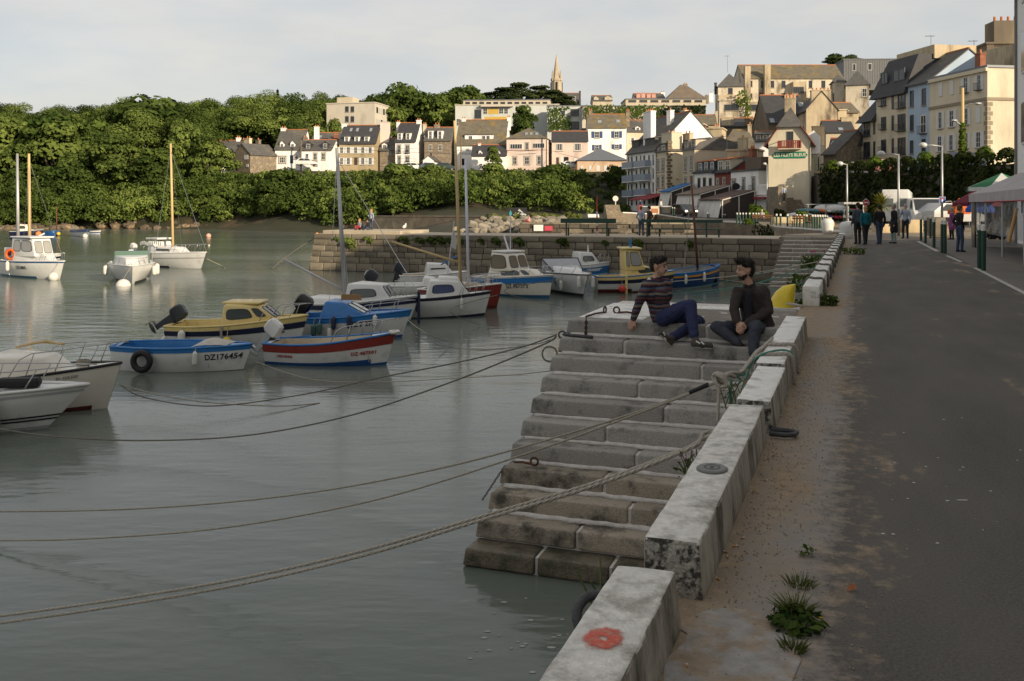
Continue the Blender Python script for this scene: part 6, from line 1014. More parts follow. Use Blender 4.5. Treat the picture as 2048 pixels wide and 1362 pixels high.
# n: cream boat with yellow wheelhouse
b = Boat('cabin_boat', 'cream and white fishing boat with tall yellow wheelhouse and blue roof light', (1338, 582), (1192, 583), 1.9, .95, .70, (BWHITE, BDARKRED), rake=.3, sheer=1.6, stripe=[(.70, .86, BNAVY), (.86, .99, BYEL)], open_=(.03, .32), rail=BBLUE, deck=BYEL, inner=BYEL, wl=.12); b.cabin(.36, .84, .40, BYEL, (.05, .5), (.8, .6), .12, wins=((.45, .9, .25, .8),), front=False); b.cabin(.36, .64, .92, BYEL, (-.02, .30), (.74, .70), .10, wins=((.08, .26, .25, .88), (.34, .90, .25, .88)), z0=.26, name='wheelhouse', glass=BGLASS_L, roofm=BYEL, roofov=.12); p = b.at(.48, 0, 1.22); MB().tube([p, p+V((-.06, 0, .42))], .06, 6).build('roof_light', BBLUE, b.root); b.fender(.30, 'red ball fender at the side of the yellow wheelhouse boat', mat('fender_red', (.50, .04, .03), .5), r=.17, ball=True, drop=.35); b.fender(.66, 'long white fender sagging on the yellow wheelhouse boat', FEND, .6, .11, drop=.12); MB().box(-.05, .05, -.05, 0, -.75, .03).build('side_stake', BYEL, b.root).location = b.pt(.36, 1, -1)+V((0, -.05, 0)); b.letters('CM 4127', .93, .62, .12)
# o: blue wooden boat
b = Boat('sailing_boat', 'deep blue wooden boat with orange stripe and brown mast', (1437, 571), (1296, 578), 1.9, 1.05, .72, (BDKB, BGREY), rake=.10, sheer=2.0, wst=.5, stripe=[(.80, .88, BORA), (.89, 1.0, BBLUE)], open_=(.05, .9), rail=BBLUE, inner=BBLK, wl=.06); b.mast(.70, 4.7, SPARR, .06, (-.42, 0), stay=False); mb = MB(); p = b.at(.70, 0, 4.3); mb.tube([p+V((-.4, 0, 0)), b.at(.55, .3, .0)], .012, 4).tube([p+V((-.4, 0, 0)), b.at(.60, .5, 0)], .012, 4); mb.build('halyards', ROPE, b.root); b.fender(.34, 'white fender toward the stern of the deep blue wooden boat', FEND, .46, .07, drop=.04); b.fender(.60, 'white fender amidships on the deep blue wooden boat', FEND, .46, .07, drop=.04)
MB().loft([[b.at(t, y, .06*(1-y*y)) for y in (-.9, 0, .9)] for t in (.1, .3, .6, .85)], close=False).build('cover', BBLK, b.root)
# p: white pilot boat far left
b = Boat('cabin_boat', 'white pilot-house boat lettered DZD 88805 with an orange lifebuoy', (120, 559), (22, 550), 1.9, .98, .88, (BWHITE, BTEAL), rake=.45, sheer=1.2, stripe=[(.93, .98, BDKB)], open_=(.03, .25), rail=BWHITE, deck=BWHITE, inner=BWHITE); b.letters('DZD 88805', .55, .62, .24, squash=.8); b.cabin(.30, .90, .42, BWHITE, (.1, .6), (.8, .5), .12, front=False); b.cabin(.26, .70, .98, BWHITE, (.0, .35), (.74, .66), .10, wins=((.12, .42, .30, .86), (.48, .92, .30, .86)), z0=.28, name='wheelhouse', glass=BGLASS_L, roofm=BWHITE, roofov=.12); b.fender(.35, 'white fender on the DZD 88805 pilot-house boat', FEND, .55, .1, drop=.0); b.fender(.97, 'round white buoy at the bow of the DZD 88805 boat', FEND, r=.26, ball=True, drop=.55)
o = MB().tube([(0+.26*math.cos(2*PI*i/16), 0, .26*math.sin(2*PI*i/16)) for i in range(16)], .07, 7, closed=True).build('lifebuoy', mat('lifebuoy_orange', (.60, .12, .02), .5), b.root, True); o.location = b.at(.28, -.8, .35); o.rotation_euler = (0, 0, .5); MB().ball(b.at(.16, -.6, .45), .2).build('red_buoy', mat('fender_red', (.5, .04, .03)), b.root); MB().cbox(-.3, .3, -.4, .4, -.1, .5, .06).build('outboard_cover', BWHITE, b.root).location = b.at(.06, 0, .2); b.pulpit(.8, .45, 2)
b = Boat('sailing_boat', 'white two-masted boat behind the pilot-house boat at far left', (112, 541), (18, 545), 1.9, 1.0, .9, (BWHITE, BDKB), rake=.3, open_=(.05, .4), rail=BWHITE, stripe=[(.8, .9, BNAVY)]); b.mast(.20, 6.3, ALU, .10, (-.05, .0), stay=False); b.mast(.44, 6.3, SPAR, .10, (-.05, 0), stay=True); MB().tube([b.at(.25, 0, .7), b.at(.75, 0, 1.3)], .05, 6).build('boom', SPARP, b.root); b.cabin(.42, .8, .5, BWHITE, (.1, .4), (.8, .6), .12, front=False)
b = Boat('sailing_boat', 'navy-hulled cabin boat far out at the left', (80, 478), (25, 478), 2.0, 1.1, .9, (BNAVY, BNAVY), rake=.4, open_=(.03, .2), rail=BWHITE, deck=BWHITE); b.cabin(.25, .75, .8, BCREAM, (.2, .6), (.8, .6), .15, wins=((.2, .7, .4, .8),)); b.fender(.95, 'orange buoy at the bow of the far navy boat', mat('buoy_orange', (.6, .2, .05)), r=.35, ball=True)
# r: bow-on cuddy boat
b = Boat('cabin_boat', 'white cuddy boat seen bow-on with green windscreen', (264, 569), (262, 553), 2.3, .95, .85, (BWHITE, BBLK), rake=.6, sheer=1.1, wst=.92, open_=(.05, .45), rail=BWHITE, deck=BWHITE, inner=BWHITE, vee=.9); b.cabin(.48, .90, .42, BWHITE, (.2, .5), (.86, .5), .15, front=False); b.cabin(.40, .56, .66, mat('green_glass', (.10, .17, .13), .1), (.1, .35), (.84, .8), .12, front=False, name='windscreen'); b.outboard(MOTW, 40); b.pulpit(.7, .35, 3); b.fender(.62, 'white fender on the right-hand side of the bow-on cuddy boat', FEND, .6, .13, sd=1, drop=.0); b.fender(.72, 'second white fender on the right-hand side of the bow-on cuddy boat', FEND, .5, .12, sd=1, drop=.1); b.fender(.6, 'white fender on the left-hand side of the bow-on cuddy boat', FEND, .5, .12, drop=.05); b.fender(1.0, 'white mooring ball under the stem of the cuddy boat', FEND, r=.36, ball=True, drop=.62)
# s: white sailing boat
b = Boat('sailing_boat', 'white sailing boat with tall mast and blue-and-white flags', (402, 538), (268, 529), 2.1, 1.05, .80, (BWHITE, BNAVY), rake=.55, sheer=1.2, wst=.6, stripe=[(.72, .76, BGREY)], open_=(.03, .42), rail=BWHITE, deck=BWHITE, inner=BWHITE); b.cabin(.40, .80, .42, BWHITE, (.15, .7), (.8, .5), .15, wins=((.25, .7, .4, .7),), front=False); b.mast(.60, 6.9, SPAR, .085, (-.25, 0), z0=.3); b.pulpit(.7, .5, 3); b.pulpit(.2, .5, 4, name='guard_rail'); b.outboard(MOTW, 20); MB().box(-.75, .55, -.6, .6, .9, 1.0).build('sprayhood', BWHITE, b.root).location = b.at(.42); mb = MB()
for i in range(12): p = b.at(.26+.028*i, -.75, .75+.05*math.sin(i)); mb.hexa([(p.x, p.y, p.z-.22), (p.x+.15, p.y, p.z-.2), (p.x+.15, p.y+.02, p.z-.2), (p.x, p.y+.02, p.z-.22), (p.x, p.y, p.z), (p.x+.13, p.y, p.z+.02), (p.x+.13, p.y+.02, p.z+.02), (p.x, p.y+.02, p.z)])
mb.build('flags', BWHITE, b.root); b.cabin(.36, .46, .8, BWHITE, (0, .2), (.7, .7), .1, front=False, name='hood'); MB().box(-.1, .1, -.03, .03, -.9, .05).build('side_stake', mat('grey_wood', (.25, .24, .22)), b.root).location = b.pt(.5, 1, -1)
b = Boat('dinghy', 'small blue boat with a thin mast far across the water', (116, 472), (93, 472), 1.4, .75, .6, (BDKB, BDKB), rake=.2, open_=(.1, .8), rail=BTEAL); b.mast(.85, 3.4, SPARR, .07, stay=False); b.fender(1.0, 'yellow ball at the bow of the small blue boat', mat('fender_yellow', (.6, .4, .03)), r=.25, ball=True, drop=.2)
b = Boat('dinghy', 'white and blue open boat far across the water', (176, 475), (149, 471), 1.6, 1.0, .7, (BWHITE, BGREY), rake=.2, stripe=[(.75, 1, BDKB)], rail=BDKB); b.fender(1.0, 'white ball at the bow of the far white and blue boat', FEND, r=.32, ball=True, drop=.5)
b = Boat('dinghy', 'thin white tender moored beyond the white and blue boat', (200, 468.5), (176, 468), 1.2, .5, .4, (BWHITE, BGREY), rake=.2, stripe=[(.6, .8, BDKB)])
b = Boat('dinghy', 'little blue and white boat tucked under the far stairs', (1570, 553), (1480, 556), 1.2, .5, .45, (BWHITE, BDKB), rake=.2, stripe=[(.7, 1, BBLUE)], rail=BBLUE)
for (u, v, r, c, lab) in ((417, 475, .32, (.62, .35, .26), 'pink mooring buoy floating beyond the sailing boat'), (634, 470, .22, (.6, .25, .05), 'orange mooring buoy off the end of the pier'), (336, 690, .20, (.60, .58, .53), 'round white buoy with black marks behind the rowing boat'), (418, 492, .1, (.6, .58, .5), 'tiny white float by the sailing boat')):
    p = G(u, v, WZ); o = MB().ball((0, 0, 0), r, 12, 8).build('mooring_buoy', mat('buoy_%d' % u, c, .5, .1), None, True); o.location = p+V((0, 0, r*.6)); tag(o, lab, 'buoy')
o = [x for x in COL.objects if x.name.startswith('mooring_buoy') and 'black marks' in x['label']][0]; text_obj('S', .22, LETT, 'lettering', o, MX.Translation((.03, -.205, .04))@MX.Rotation(PI/2, 4, 'X'), bold=.01)
# ------------------------------------------------------------------ people
SKIN = mat('skin', (.46, .27, .19), .55, .08, 20); HAIRD = mat('hair_dark', (.014, .011, .009), .7, .3, 40, .8, 90); HAIRB = mat('hair_brown', (.10, .06, .03), .7, .3, 40); HAIRG = mat('hair_grey', (.30, .28, .26), .7, .2, 30); HAIRF = mat('hair_fair', (.32, .18, .08), .7, .2, 30)
def cloth(n, c, r=.9): return mat('cloth_'+n, c, r, .18, 9, .5, 22)
def capsule(mb, p0, r0, p1, r1, n=12):
    p0, p1 = V(p0), V(p1); d = p1-p0; L = d.length
    if L < 1e-5: mb.ball(p0, r0, n, 8); return
    t = d/L; pts = []; rs = []
    for k in range(5): a = PI/2*(1-k/4); pts.append(p0-t*r0*math.sin(a)); rs.append(max(r0*math.cos(a), r0*.03))
    for k in range(5): a = PI/2*k/4; pts.append(p1+t*r1*math.sin(a)); rs.append(max(r1*math.cos(a), r1*.03))
    mb.tube(pts, rs, n)
def remeshed(name, caps, mats, vox, smooth=3, parent=None):
    """caps: (p0, r0, p1, r1, material index) or ('e', centre, (rx,ry,rz), rotation matrix, material index); fused into one skin"""
    mb = MB()
    for c in caps:
        if c[0] == 'e':
            q = MB(); q.ball((0, 0, 0), c[2], 16, 12); mb.add([V(c[1])+c[3]@V(v) for v in q.v], q.f)
        else: capsule(mb, c[0], c[1], c[2], c[3])
    o = mb.build(name, None, None, fix=True); m = o.modifiers.new('r', 'REMESH'); m.mode = 'VOXEL'; m.voxel_size = vox
    if smooth: s = o.modifiers.new('s', 'SMOOTH'); s.factor = .5; s.iterations = smooth
    dg = bpy.context.evaluated_depsgraph_get(); me = bpy.data.meshes.new_from_object(o.evaluated_get(dg)); bpy.data.objects.remove(o); me.name = name
    for x in mats: me.materials.append(x)
    n = len(me.polygons); ct = np.empty(n*3, np.float32); me.polygons.foreach_get('center', ct); ct = ct.reshape(-1, 3); best = np.full(n, 1e9); mi = np.zeros(n, np.int32)
    for c in caps:
        if c[0] == 'e':
            R_ = np.array(c[3].to_3x3()); l = (ct-np.array(c[1]))@R_; r = np.array(c[2]); d = (np.linalg.norm(l/r, axis=1)-1)*r.min(); k = c[4]
        else:
            a, b = np.array(c[0]), np.array(c[2]); ab = b-a; t = np.clip(((ct-a)@ab)/max(ab@ab, 1e-9), 0, 1); d = np.linalg.norm(ct-a-t[:, None]*ab, axis=1)-(c[1]+(c[3]-c[1])*t); k = c[4]
        w = d < best; best[w] = d[w]; mi[w] = k
    me.polygons.foreach_set('material_index', mi); me.polygons.foreach_set('use_smooth', [True]*n); ob = bpy.data.objects.new(name, me); COL.objects.link(ob)
    if parent: ob.parent = parent
    return ob
I3 = MX.Identity(3)
def head_caps(c, fwd, s=1.0, up=V((0, 0, 1)), skin=0, beard=None, fine=False):
    f = V(fwd).normalized(); r = f.cross(up).normalized(); u = r.cross(f); M_ = MX((r, f, u)).transposed(); c = V(c); w = lambda a, b, d: c+(r*a+f*b+u*d)*s
    L = [('e', w(0, -.008, .025), (.074*s, .092*s, .092*s), M_, skin), ('e', w(0, .022, -.03), (.062*s, .066*s, .078*s), M_, skin), (w(0, .03, -.085), .038*s, w(0, .055, -.088), .026*s, skin if beard is None else beard)]
    if fine:
        L += [(w(0, .082, .012), .010*s, w(0, .104, -.022), .013*s, skin), (w(-.012, .085, -.027), .010*s, w(.012, .085, -.027), .010*s, skin), (w(-.02, .076, -.058), .008*s, w(.02, .076, -.058), .008*s, 6), (w(-.04, .068, .028), .009*s, w(.04, .068, .028), .009*s, skin),
              ('e', w(.076, -.012, -.005), (.012*s, .022*s, .034*s), M_, skin), ('e', w(-.076, -.012, -.005), (.012*s, .022*s, .034*s), M_, skin), (w(-.025, .075, -.043), .007*s, w(.025, .075, -.043), .007*s, skin if beard is None else beard)]
        if beard is not None: L += [(w(-.05, .02, -.06), .022*s, w(-.02, .06, -.085), .022*s, beard), (w(.05, .02, -.06), .022*s, w(.02, .06, -.085), .022*s, beard)]
    return L, M_, w
def hand_caps(wr, tip, side, s=1.0, curl=.5, skin=0, palm_n=None):
    wr, tip = V(wr), V(tip); d = (tip-wr).normalized(); n = V(palm_n).normalized() if palm_n is not None else V((0, 0, -1)); w = d.cross(n).normalized(); n = w.cross(d); L = [(wr, .026*s, wr+d*.03*s, .028*s, skin)]
    for k in range(4): L.append((wr+d*.03*s+w*(k-1.5)*.014*s, .015*s, wr+d*.085*s+w*(k-1.5)*.020*s, .012*s, skin))
    for k, l in enumerate((.070, .080, .075, .058)):
        b = wr+d*.09*s+w*(k-1.5)*.021*s; m = b+(d*(1-curl*.4)+n*curl*.6).normalized()*l*.55*s; e = m+(d*(1-curl)+n*curl*1.2).normalized()*l*.5*s; L += [(b, .0095*s, m, .0085*s, skin), (m, .0085*s, e, .0068*s, skin)]
    b = wr+d*.03*s+w*side*.026*s; m = b+(d*.7+w*side*.7).normalized()*.045*s; L += [(b, .013*s, m, .0105*s, skin), (m, .0105*s, m+(d*.95+w*side*.2+n*.3).normalized()*.035*s, .0085*s, skin)]
    return L
def sweater_mat():
    m = bpy.data.materials.new('fair_isle_knit'); m.use_nodes = True; nt = m.node_tree; N = nt.nodes; L = nt.links; b = N['Principled BSDF']; b.inputs['Roughness'].default_value = .95; b.inputs['Specular IOR Level'].default_value = .15
    tc = N.new('ShaderNodeTexCoord'); sx = N.new('ShaderNodeSeparateXYZ'); L.new(tc.outputs['Object'], sx.inputs[0]); n = N.new('ShaderNodeTexNoise'); n.inputs['Scale'].default_value = 9; n.inputs['Detail'].default_value = 2; L.new(tc.outputs['Object'], n.inputs['Vector'])
    zz = N.new('ShaderNodeTexWave'); zz.inputs['Scale'].default_value = 14; zz.bands_direction = 'X'; zz.inputs['Distortion'].default_value = 1.5; L.new(tc.outputs['Object'], zz.inputs['Vector'])
    a = N.new('ShaderNodeMath'); a.operation = 'MULTIPLY_ADD'; a.inputs[1].default_value = .05; L.new(n.outputs[0], a.inputs[0]); L.new(sx.outputs[2], a.inputs[2]); a1 = N.new('ShaderNodeMath'); a1.operation = 'MULTIPLY_ADD'; a1.inputs[1].default_value = .012; L.new(zz.outputs['Fac'], a1.inputs[0]); L.new(a.outputs[0], a1.inputs[2])
    sc = N.new('ShaderNodeMath'); sc.operation = 'MULTIPLY'; sc.inputs[1].default_value = 3.4; L.new(a1.outputs[0], sc.inputs[0]); fr = N.new('ShaderNodeMath'); fr.operation = 'FRACT'; L.new(sc.outputs[0], fr.inputs[0]); r = N.new('ShaderNodeValToRGB'); r.color_ramp.interpolation = 'CONSTANT'; e = r.color_ramp.elements
    cols = [(0, (.022, .016, .022)), (.10, (.085, .032, .026)), (.17, (.016, .018, .032)), (.27, (.085, .082, .088)), (.33, (.15, .105, .045)), (.37, (.022, .022, .036)), (.47, (.075, .025, .024)), (.54, (.055, .065, .095)), (.62, (.018, .014, .020)), (.72, (.12, .055, .035)), (.77, (.10, .098, .10)), (.84, (.016, .016, .028)), (.93, (.055, .025, .03))]
    e[0].position = 0; e[0].color = (*cols[0][1], 1); e[1].position = .10; e[1].color = (*cols[1][1], 1)
    for p, c in cols[2:]: x = e.new(p); x.color = (*c, 1)
    L.new(fr.outputs[0], r.inputs[0]); g = N.new('ShaderNodeVectorMath'); g.operation = 'SCALE'; g.inputs['Scale'].default_value = 1.7; L.new(r.outputs[0], g.inputs[0]); L.new(g.outputs[0], b.inputs['Base Color']); k = N.new('ShaderNodeTexNoise'); k.inputs['Scale'].default_value = 120; L.new(tc.outputs['Object'], k.inputs['Vector']); bp = N.new('ShaderNodeBump'); bp.inputs['Strength'].default_value = .6; bp.inputs['Distance'].default_value = .006; L.new(k.outputs[0], bp.inputs['Height']); L.new(bp.outputs[0], b.inputs['Normal']); return m
def wrinkle(o, amp, sc, seed=0):
    for v in o.data.vertices: p = v.co; v.co = p+V((MN.noise(p*sc+V((seed, 0, 0))), MN.noise(p*sc+V((0, seed, 7))), MN.noise(p*sc+V((7, 0, seed)))))*amp
def strands(o, ln, seed):                                   # loose locks standing off the hair
    rg = random.Random(seed); mb = MB(); vs = o.data.vertices
    for k in range(1100):
        v = vs[rg.randrange(len(vs))]; p = v.co; d = (v.normal*rg.uniform(.3, 1)+V((rg.uniform(-1, 1), rg.uniform(-1, 1), rg.uniform(-1, .4)))*.7).normalized(); s = d.cross(v.normal+V((.01, .02, 0))).normalized()*.0028; L_ = ln*rg.uniform(.5, 1.2); mb.add([p-s, p+s, p+d*L_], [(0, 1, 2)])
    mb.build('hair_locks', HAIRD, o.parent, fix=False)
def limb(a, ra, b, rb, c, rc, mi): return [(a, ra, b, rb, mi), (b, rb, c, rc, mi)]
def shoe_caps(ank, heel, toe, mi, sole=None, s=1.0):
    L = [(ank, .046*s, heel, .042*s, mi), (heel, .042*s, toe, .034*s, mi), (V(ank)*.5+V(heel)*.5, .045*s, V(heel)*.45+V(toe)*.55, .042*s, mi)]
    if sole is not None: dz = V((0, 0, -.028*s)); L += [(V(heel)+dz, .026*s, V(toe)+dz*.8, .024*s, sole)]
    return L
# seated man in the patterned sweater
T = lambda u, v, y: P(u, v, y)
root = thing('person', 'seated man in a patterned wool sweater and navy trousers leaning on one hand', 'person', T(1322, 640, 12.7)); off = root.location.copy()
def rel(L): return [((c[0], V(c[1])-off)+tuple(c[2:]) if c[0] == 'e' else (V(c[0])-off, c[1], V(c[2])-off, c[3], c[4])) for c in L]
sR, sL = T(1294, 572, 12.60), T(1334, 569, 12.84); chest = T(1313, 588, 12.72); belly = T(1319, 615, 12.72); pel = T(1326, 636, 12.72); nk = T(1314, 560, 12.71); hd = T(1318, 533, 12.68)
hR, hL = T(1326, 637, 12.60), T(1332, 635, 12.84); kR, kL = T(1381, 611, 12.36), T(1398, 643, 12.62); aR, aL = T(1388, 670, 12.13), T(1347, 674, 12.30)
hc, HM, hw = head_caps(hd, (.90, -.44, -.04), 1.10, fine=True)
wrist = T(1267, 637, 12.66); caps = hc+[(T(1313, 556, 12.70), .058, T(1316, 545, 12.69), .052, 0), (chest, .165, belly, .150, 1), (belly, .150, pel, .15, 1), (sR, .085, sL, .085, 1), (sR, .070, belly, .10, 1), (sL, .070, belly, .10, 1), (T(1300, 590, 12.65), .11, T(1328, 588, 12.80), .12, 1), (nk, .078, T(1313, 568, 12.71), .10, 1)]
caps += limb(sR, .078, T(1279, 602, 12.58), .062, wrist, .045, 1)+limb(sL, .075, T(1330, 602, 13.0), .060, T(1328, 632, 13.08), .045, 1)+hand_caps(wrist, T(1261, 652, 12.66), 1, 1.08, .55, palm_n=(0, .5, -1))
caps += [(pel, .15, T(1340, 634, 12.70), .14, 2)]+limb(hR, .112, kR, .082, aR, .062, 2)+limb(hL, .110, kL, .082, aL, .062, 2)+[(T(1352, 622, 12.5), .098, T(1372, 613, 12.42), .088, 2)]
caps += shoe_caps(T(1391, 680, 12.09), T(1388, 687, 12.06), T(1421, 692, 11.98), 3, 5)+shoe_caps(T(1343, 678, 12.25), T(1341, 684, 12.23), T(1322, 667, 12.15), 3, 5)
bo = remeshed('body', rel(caps), [SKIN, sweater_mat(), cloth('navy', (.020, .026, .075)), mat('shoe_grey_suede', (.06, .052, .047), .9, .15, 30), HAIRD, mat('shoe_sole_pale', (.42, .40, .34), .8), mat('lip', (.22, .085, .07), .6)], .0085, 2, root); wrinkle(bo, .009, 11, 3); wrinkle(bo, .0035, 32, 5)
HR_ = [('e', hw(0, -.020, .050), (.088, .104, .082), HM, 0), ('e', hw(0, -.065, .0), (.072, .05, .075), HM, 0), (hw(-.05, .05, .105), .030, hw(.05, .055, .105), .030, 0), (hw(-.07, .0, .05), .022, hw(-.055, .05, .085), .03, 0), (hw(.07, .0, .05), .022, hw(.055, .05, .085), .03, 0)]
h = remeshed('hair', rel(HR_), [HAIRD], .008, 2, root); wrinkle(h, .012, 40, 1); strands(h, .022, 1); remeshed('moustache', rel([(hw(-.026, .094, -.043), .008, hw(.026, .094, -.043), .008, 0)]), [HAIRD], .004, 1, root)
for sx_ in (-1, 1): MB().ball(hw(.030*sx_, .078, .005)-off, (.011, .008, .008), 8, 6).build('eye', mat('eye_dark', (.03, .025, .02), .3), root); remeshed('eyebrow', rel([(hw(.018*sx_, .092, .032), .005, hw(.050*sx_, .078, .034), .005, 0)]), [HAIRD], .004, 0, root)
for a, c in ((T(1391, 683, 12.02), T(1399, 686, 11.985)), (T(1401, 684, 12.0), T(1407, 688, 11.97))): MB().tube([a-off+V((0, -.04, .01)), c-off+V((0, -.04, 0))], .010, 5).build('shoe_stripe', FRAME, root)
for a, c in ((T(1326, 664, 12.11), T(1329, 670, 12.12)), (T(1328, 675, 12.14), T(1331, 680, 12.15))): MB().tube([a-off+V((0, -.035, 0)), c-off+V((0, -.035, 0))], .010, 5).build('shoe_stripe', FRAME, root)
# seated man in the dark coat
root = thing('person', 'seated bearded man in a dark brown coat with clasped hands', 'person', T(1508, 655, 12.4)); off = root.location.copy()
sR, sL = T(1476, 585, 12.26), T(1526, 583, 12.40); chest = T(1502, 602, 12.35); belly = T(1504, 630, 12.36); pel = T(1508, 655, 12.38); nk = T(1497, 572, 12.34); hd = T(1489, 540, 12.30)
hc, HM, hw = head_caps(hd, (-.97, -.22, -.05), 1.10, fine=True, beard=4)
aR, aL = T(1474, 684, 12.02), T(1507, 704, 11.86); w1, w2 = T(1474, 643, 12.04), T(1493, 648, 12.04)
caps = hc+[(T(1497, 568, 12.33), .058, T(1491, 555, 12.31), .053, 0), (chest, .145, belly, .145, 1), (belly, .145, pel, .15, 1), (sR, .078, sL, .082, 1), (sR, .07, belly, .11, 1), (sL, .075, belly, .11, 1), (T(1488, 602, 12.30), .11, T(1514, 602, 12.42), .125, 1), (nk, .07, T(1500, 575, 12.36), .085, 1), (T(1498, 590, 12.20), .055, T(1494, 640, 12.14), .06, 5)]
caps += limb(sR, .080, T(1468, 618, 12.17), .066, w1, .048, 1)+limb(sL, .085, T(1536, 622, 12.24), .070, w2, .050, 1)+hand_caps(w1, T(1480, 660, 11.97), 1, 1.05, .6, palm_n=(.6, .4, -.5))+hand_caps(w2, T(1476, 662, 11.95), -1, 1.05, .6, palm_n=(-.6, .4, -.5))
caps += [(T(1525, 640, 12.42), .12, T(1540, 672, 12.36), .105, 1), (T(1530, 655, 12.48), .12, T(1548, 668, 12.44), .09, 1), (T(1532, 665, 12.30), .09, T(1541, 684, 12.30), .075, 1), (T(1514, 590, 12.30), .09, T(1532, 650, 12.34), .11, 1)]
caps += limb(T(1496, 657, 12.34), .108, T(1433, 654, 12.16), .080, aR, .060, 2)+limb(T(1520, 657, 12.36), .108, T(1510, 654, 12.00), .086, aL, .064, 2)
caps += [(aR, .036, T(1477, 687, 12.0), .036, 0), (aL, .038, T(1507, 710, 11.85), .036, 0)]+shoe_caps(T(1480, 690, 12.0), T(1480, 692, 12.0), T(1496, 699, 12.0), 3)+shoe_caps(T(1506, 715, 11.84), T(1506, 722, 11.86), T(1503, 727, 11.70), 3)
bo = remeshed('body', rel(caps), [SKIN, cloth('brown_coat', (.032, .025, .023)), cloth('slate_trousers', (.040, .046, .062)), mat('boot_brown', (.022, .013, .010), .55, .2, 20), HAIRD, cloth('black_shirt', (.009, .009, .013)), mat('lip', (.22, .085, .07))], .0085, 2, root); wrinkle(bo, .012, 10, 9); wrinkle(bo, .004, 30, 2)
HR_ = [('e', hw(0, -.025, .055), (.090, .108, .085), HM, 0), ('e', hw(0, -.07, .0), (.075, .055, .085), HM, 0), (hw(-.05, .06, .12), .034, hw(.05, .065, .12), .034, 0), (hw(-.07, -.0, .05), .024, hw(-.06, .05, .10), .03, 0), (hw(.07, -.0, .05), .024, hw(.06, .05, .10), .03, 0), (hw(.02, .085, .125), .022, hw(-.02, .09, .125), .02, 0)]
h = remeshed('hair', rel(HR_), [HAIRD], .008, 2, root); wrinkle(h, .018, 32, 4); strands(h, .034, 2)
for sx_ in (-1, 1):
    MB().ball(hw(.030*sx_, .078, .005)-off, (.011, .008, .008), 8, 6).build('eye', mat('eye_dark', (.03, .025, .02)), root); remeshed('eyebrow', rel([(hw(.018*sx_, .092, .032), .006, hw(.050*sx_, .078, .034), .005, 0)]), [HAIRD], .004, 0, root); remeshed('collar', rel([(T(1494, 575, 12.26)+V((.03*sx_, 0, .01)), .020, T(1502, 570, 12.30)+V((.05*sx_, .04, .02)), .022, 0)]), [cloth('brown_coat', (.02, .015, .014))], .007, 1, root)
# smaller figures, built from the same skeleton
def stander(label, p, H, rz, top, bot, hair, pose='idle', shoes=None, skirt=False, kid=False, coat=0.0):
    r = thing('person', label, 'person', p, rz); k = H/1.75; q = lambda x, y, z: V((x, y, z))*k; sh = 1.08 if not kid else .9
    if pose == 'walk': f = ((.11, .16), (-.10, -.14))
    elif pose == 'sit': f = None
    else: f = ((.10, .03), (-.10, -.02))
    zc = 1.0 if f else .16
    if f:
        legs = []
        for (x, y), s in zip(f, (1, -1)): legs += limb(q(.09*s, 0, .92), .095*k, q(x, y*.6+.03, .50), .068*k, q(x, y, .10), .050*k, 2)+shoe_caps(q(x, y, .09), q(x, y-.03, .06), q(x*1.15, y+.13, .05), 3, s=k)
        d = 0
    else:
        legs = []
        for s in (1, -1): legs += limb(q(.09*s, 0, .14), .095*k, q(.20*s, .30, .36), .070*k, q(.08*s, .38, .07), .05*k, 2)+shoe_caps(q(.08*s, .38, .08), q(.08*s, .36, .05), q(.09*s, .50, .05), 3, s=k)
        d = -.80
    caps = legs+[(q(0, 0, .98+d), .135*k, q(0, .0, 1.15+d), .125*k, 1), (q(0, 0, 1.15+d), .125*k, q(0, 0, 1.34+d), .14*k, 1), (q(.15, 0, 1.40+d), .070*k, q(-.15, 0, 1.40+d), .070*k, 1), (q(.05, 0, .93+d), .125*k, q(-.05, 0, .93+d), .125*k, 2 if not coat else 1), (q(0, 0, 1.42+d), .055*k, q(0, .02, 1.54+d), .050*k, 0)]
    if coat: caps += [(q(.05, 0, .9), .14*k, q(.06, 0, .9-coat), .15*k, 1), (q(-.05, 0, .9), .14*k, q(-.06, 0, .9-coat), .15*k, 1)]
    for s in (1, -1):
        if pose == 'mouth' and s == 1: e, w = q(.25, .10, 1.13), q(.07, .20, 1.45)
        elif pose == 'pocket': e, w = q(.27*s, -.08, 1.13), q(.17*s, .06, .93)
        elif pose == 'fold': e, w = q(.24*s, .05, 1.12), q(.03*s, .22, 1.10)
        elif pose == 'sit': e, w = q(.24*s, .08, 1.10+d), q(.10*s, .30, 1.05+d)
        elif pose == 'phone' and s == 1: e, w = q(.24, .08, 1.12), q(.12, .28, 1.22)
        else: e, w = q(.24*s, -.02, 1.12), q(.25*s, .08 if pose != 'walk' else .12*s, .86)
        caps += limb(q(.17*s, 0, 1.39+d), .064*k, e, .052*k, w, .040*k, 1)+[(w, .036*k, w+(w-e).normalized()*.10*k, .028*k, 0)]
    hs = k*(1.05 if not kid else 1.3); hc, HM, hw = head_caps(q(0, .025, 1.635+d), (0, 1, -.05), hs); caps += hc
    remeshed('body', caps, [SKIN, top, bot, shoes or cloth('shoes_dark', (.02, .018, .018))], .026*k, 1, r)
    remeshed('hair', [('e', hw(0, -.022, .045), (.086*hs, .102*hs, .086*hs), HM, 0), ('e', hw(0, -.065, -.02 if hair != HAIRF else -.06), (.075*hs, .055*hs, .08*hs), HM, 0)], [hair], .018*k, 1, r); return r
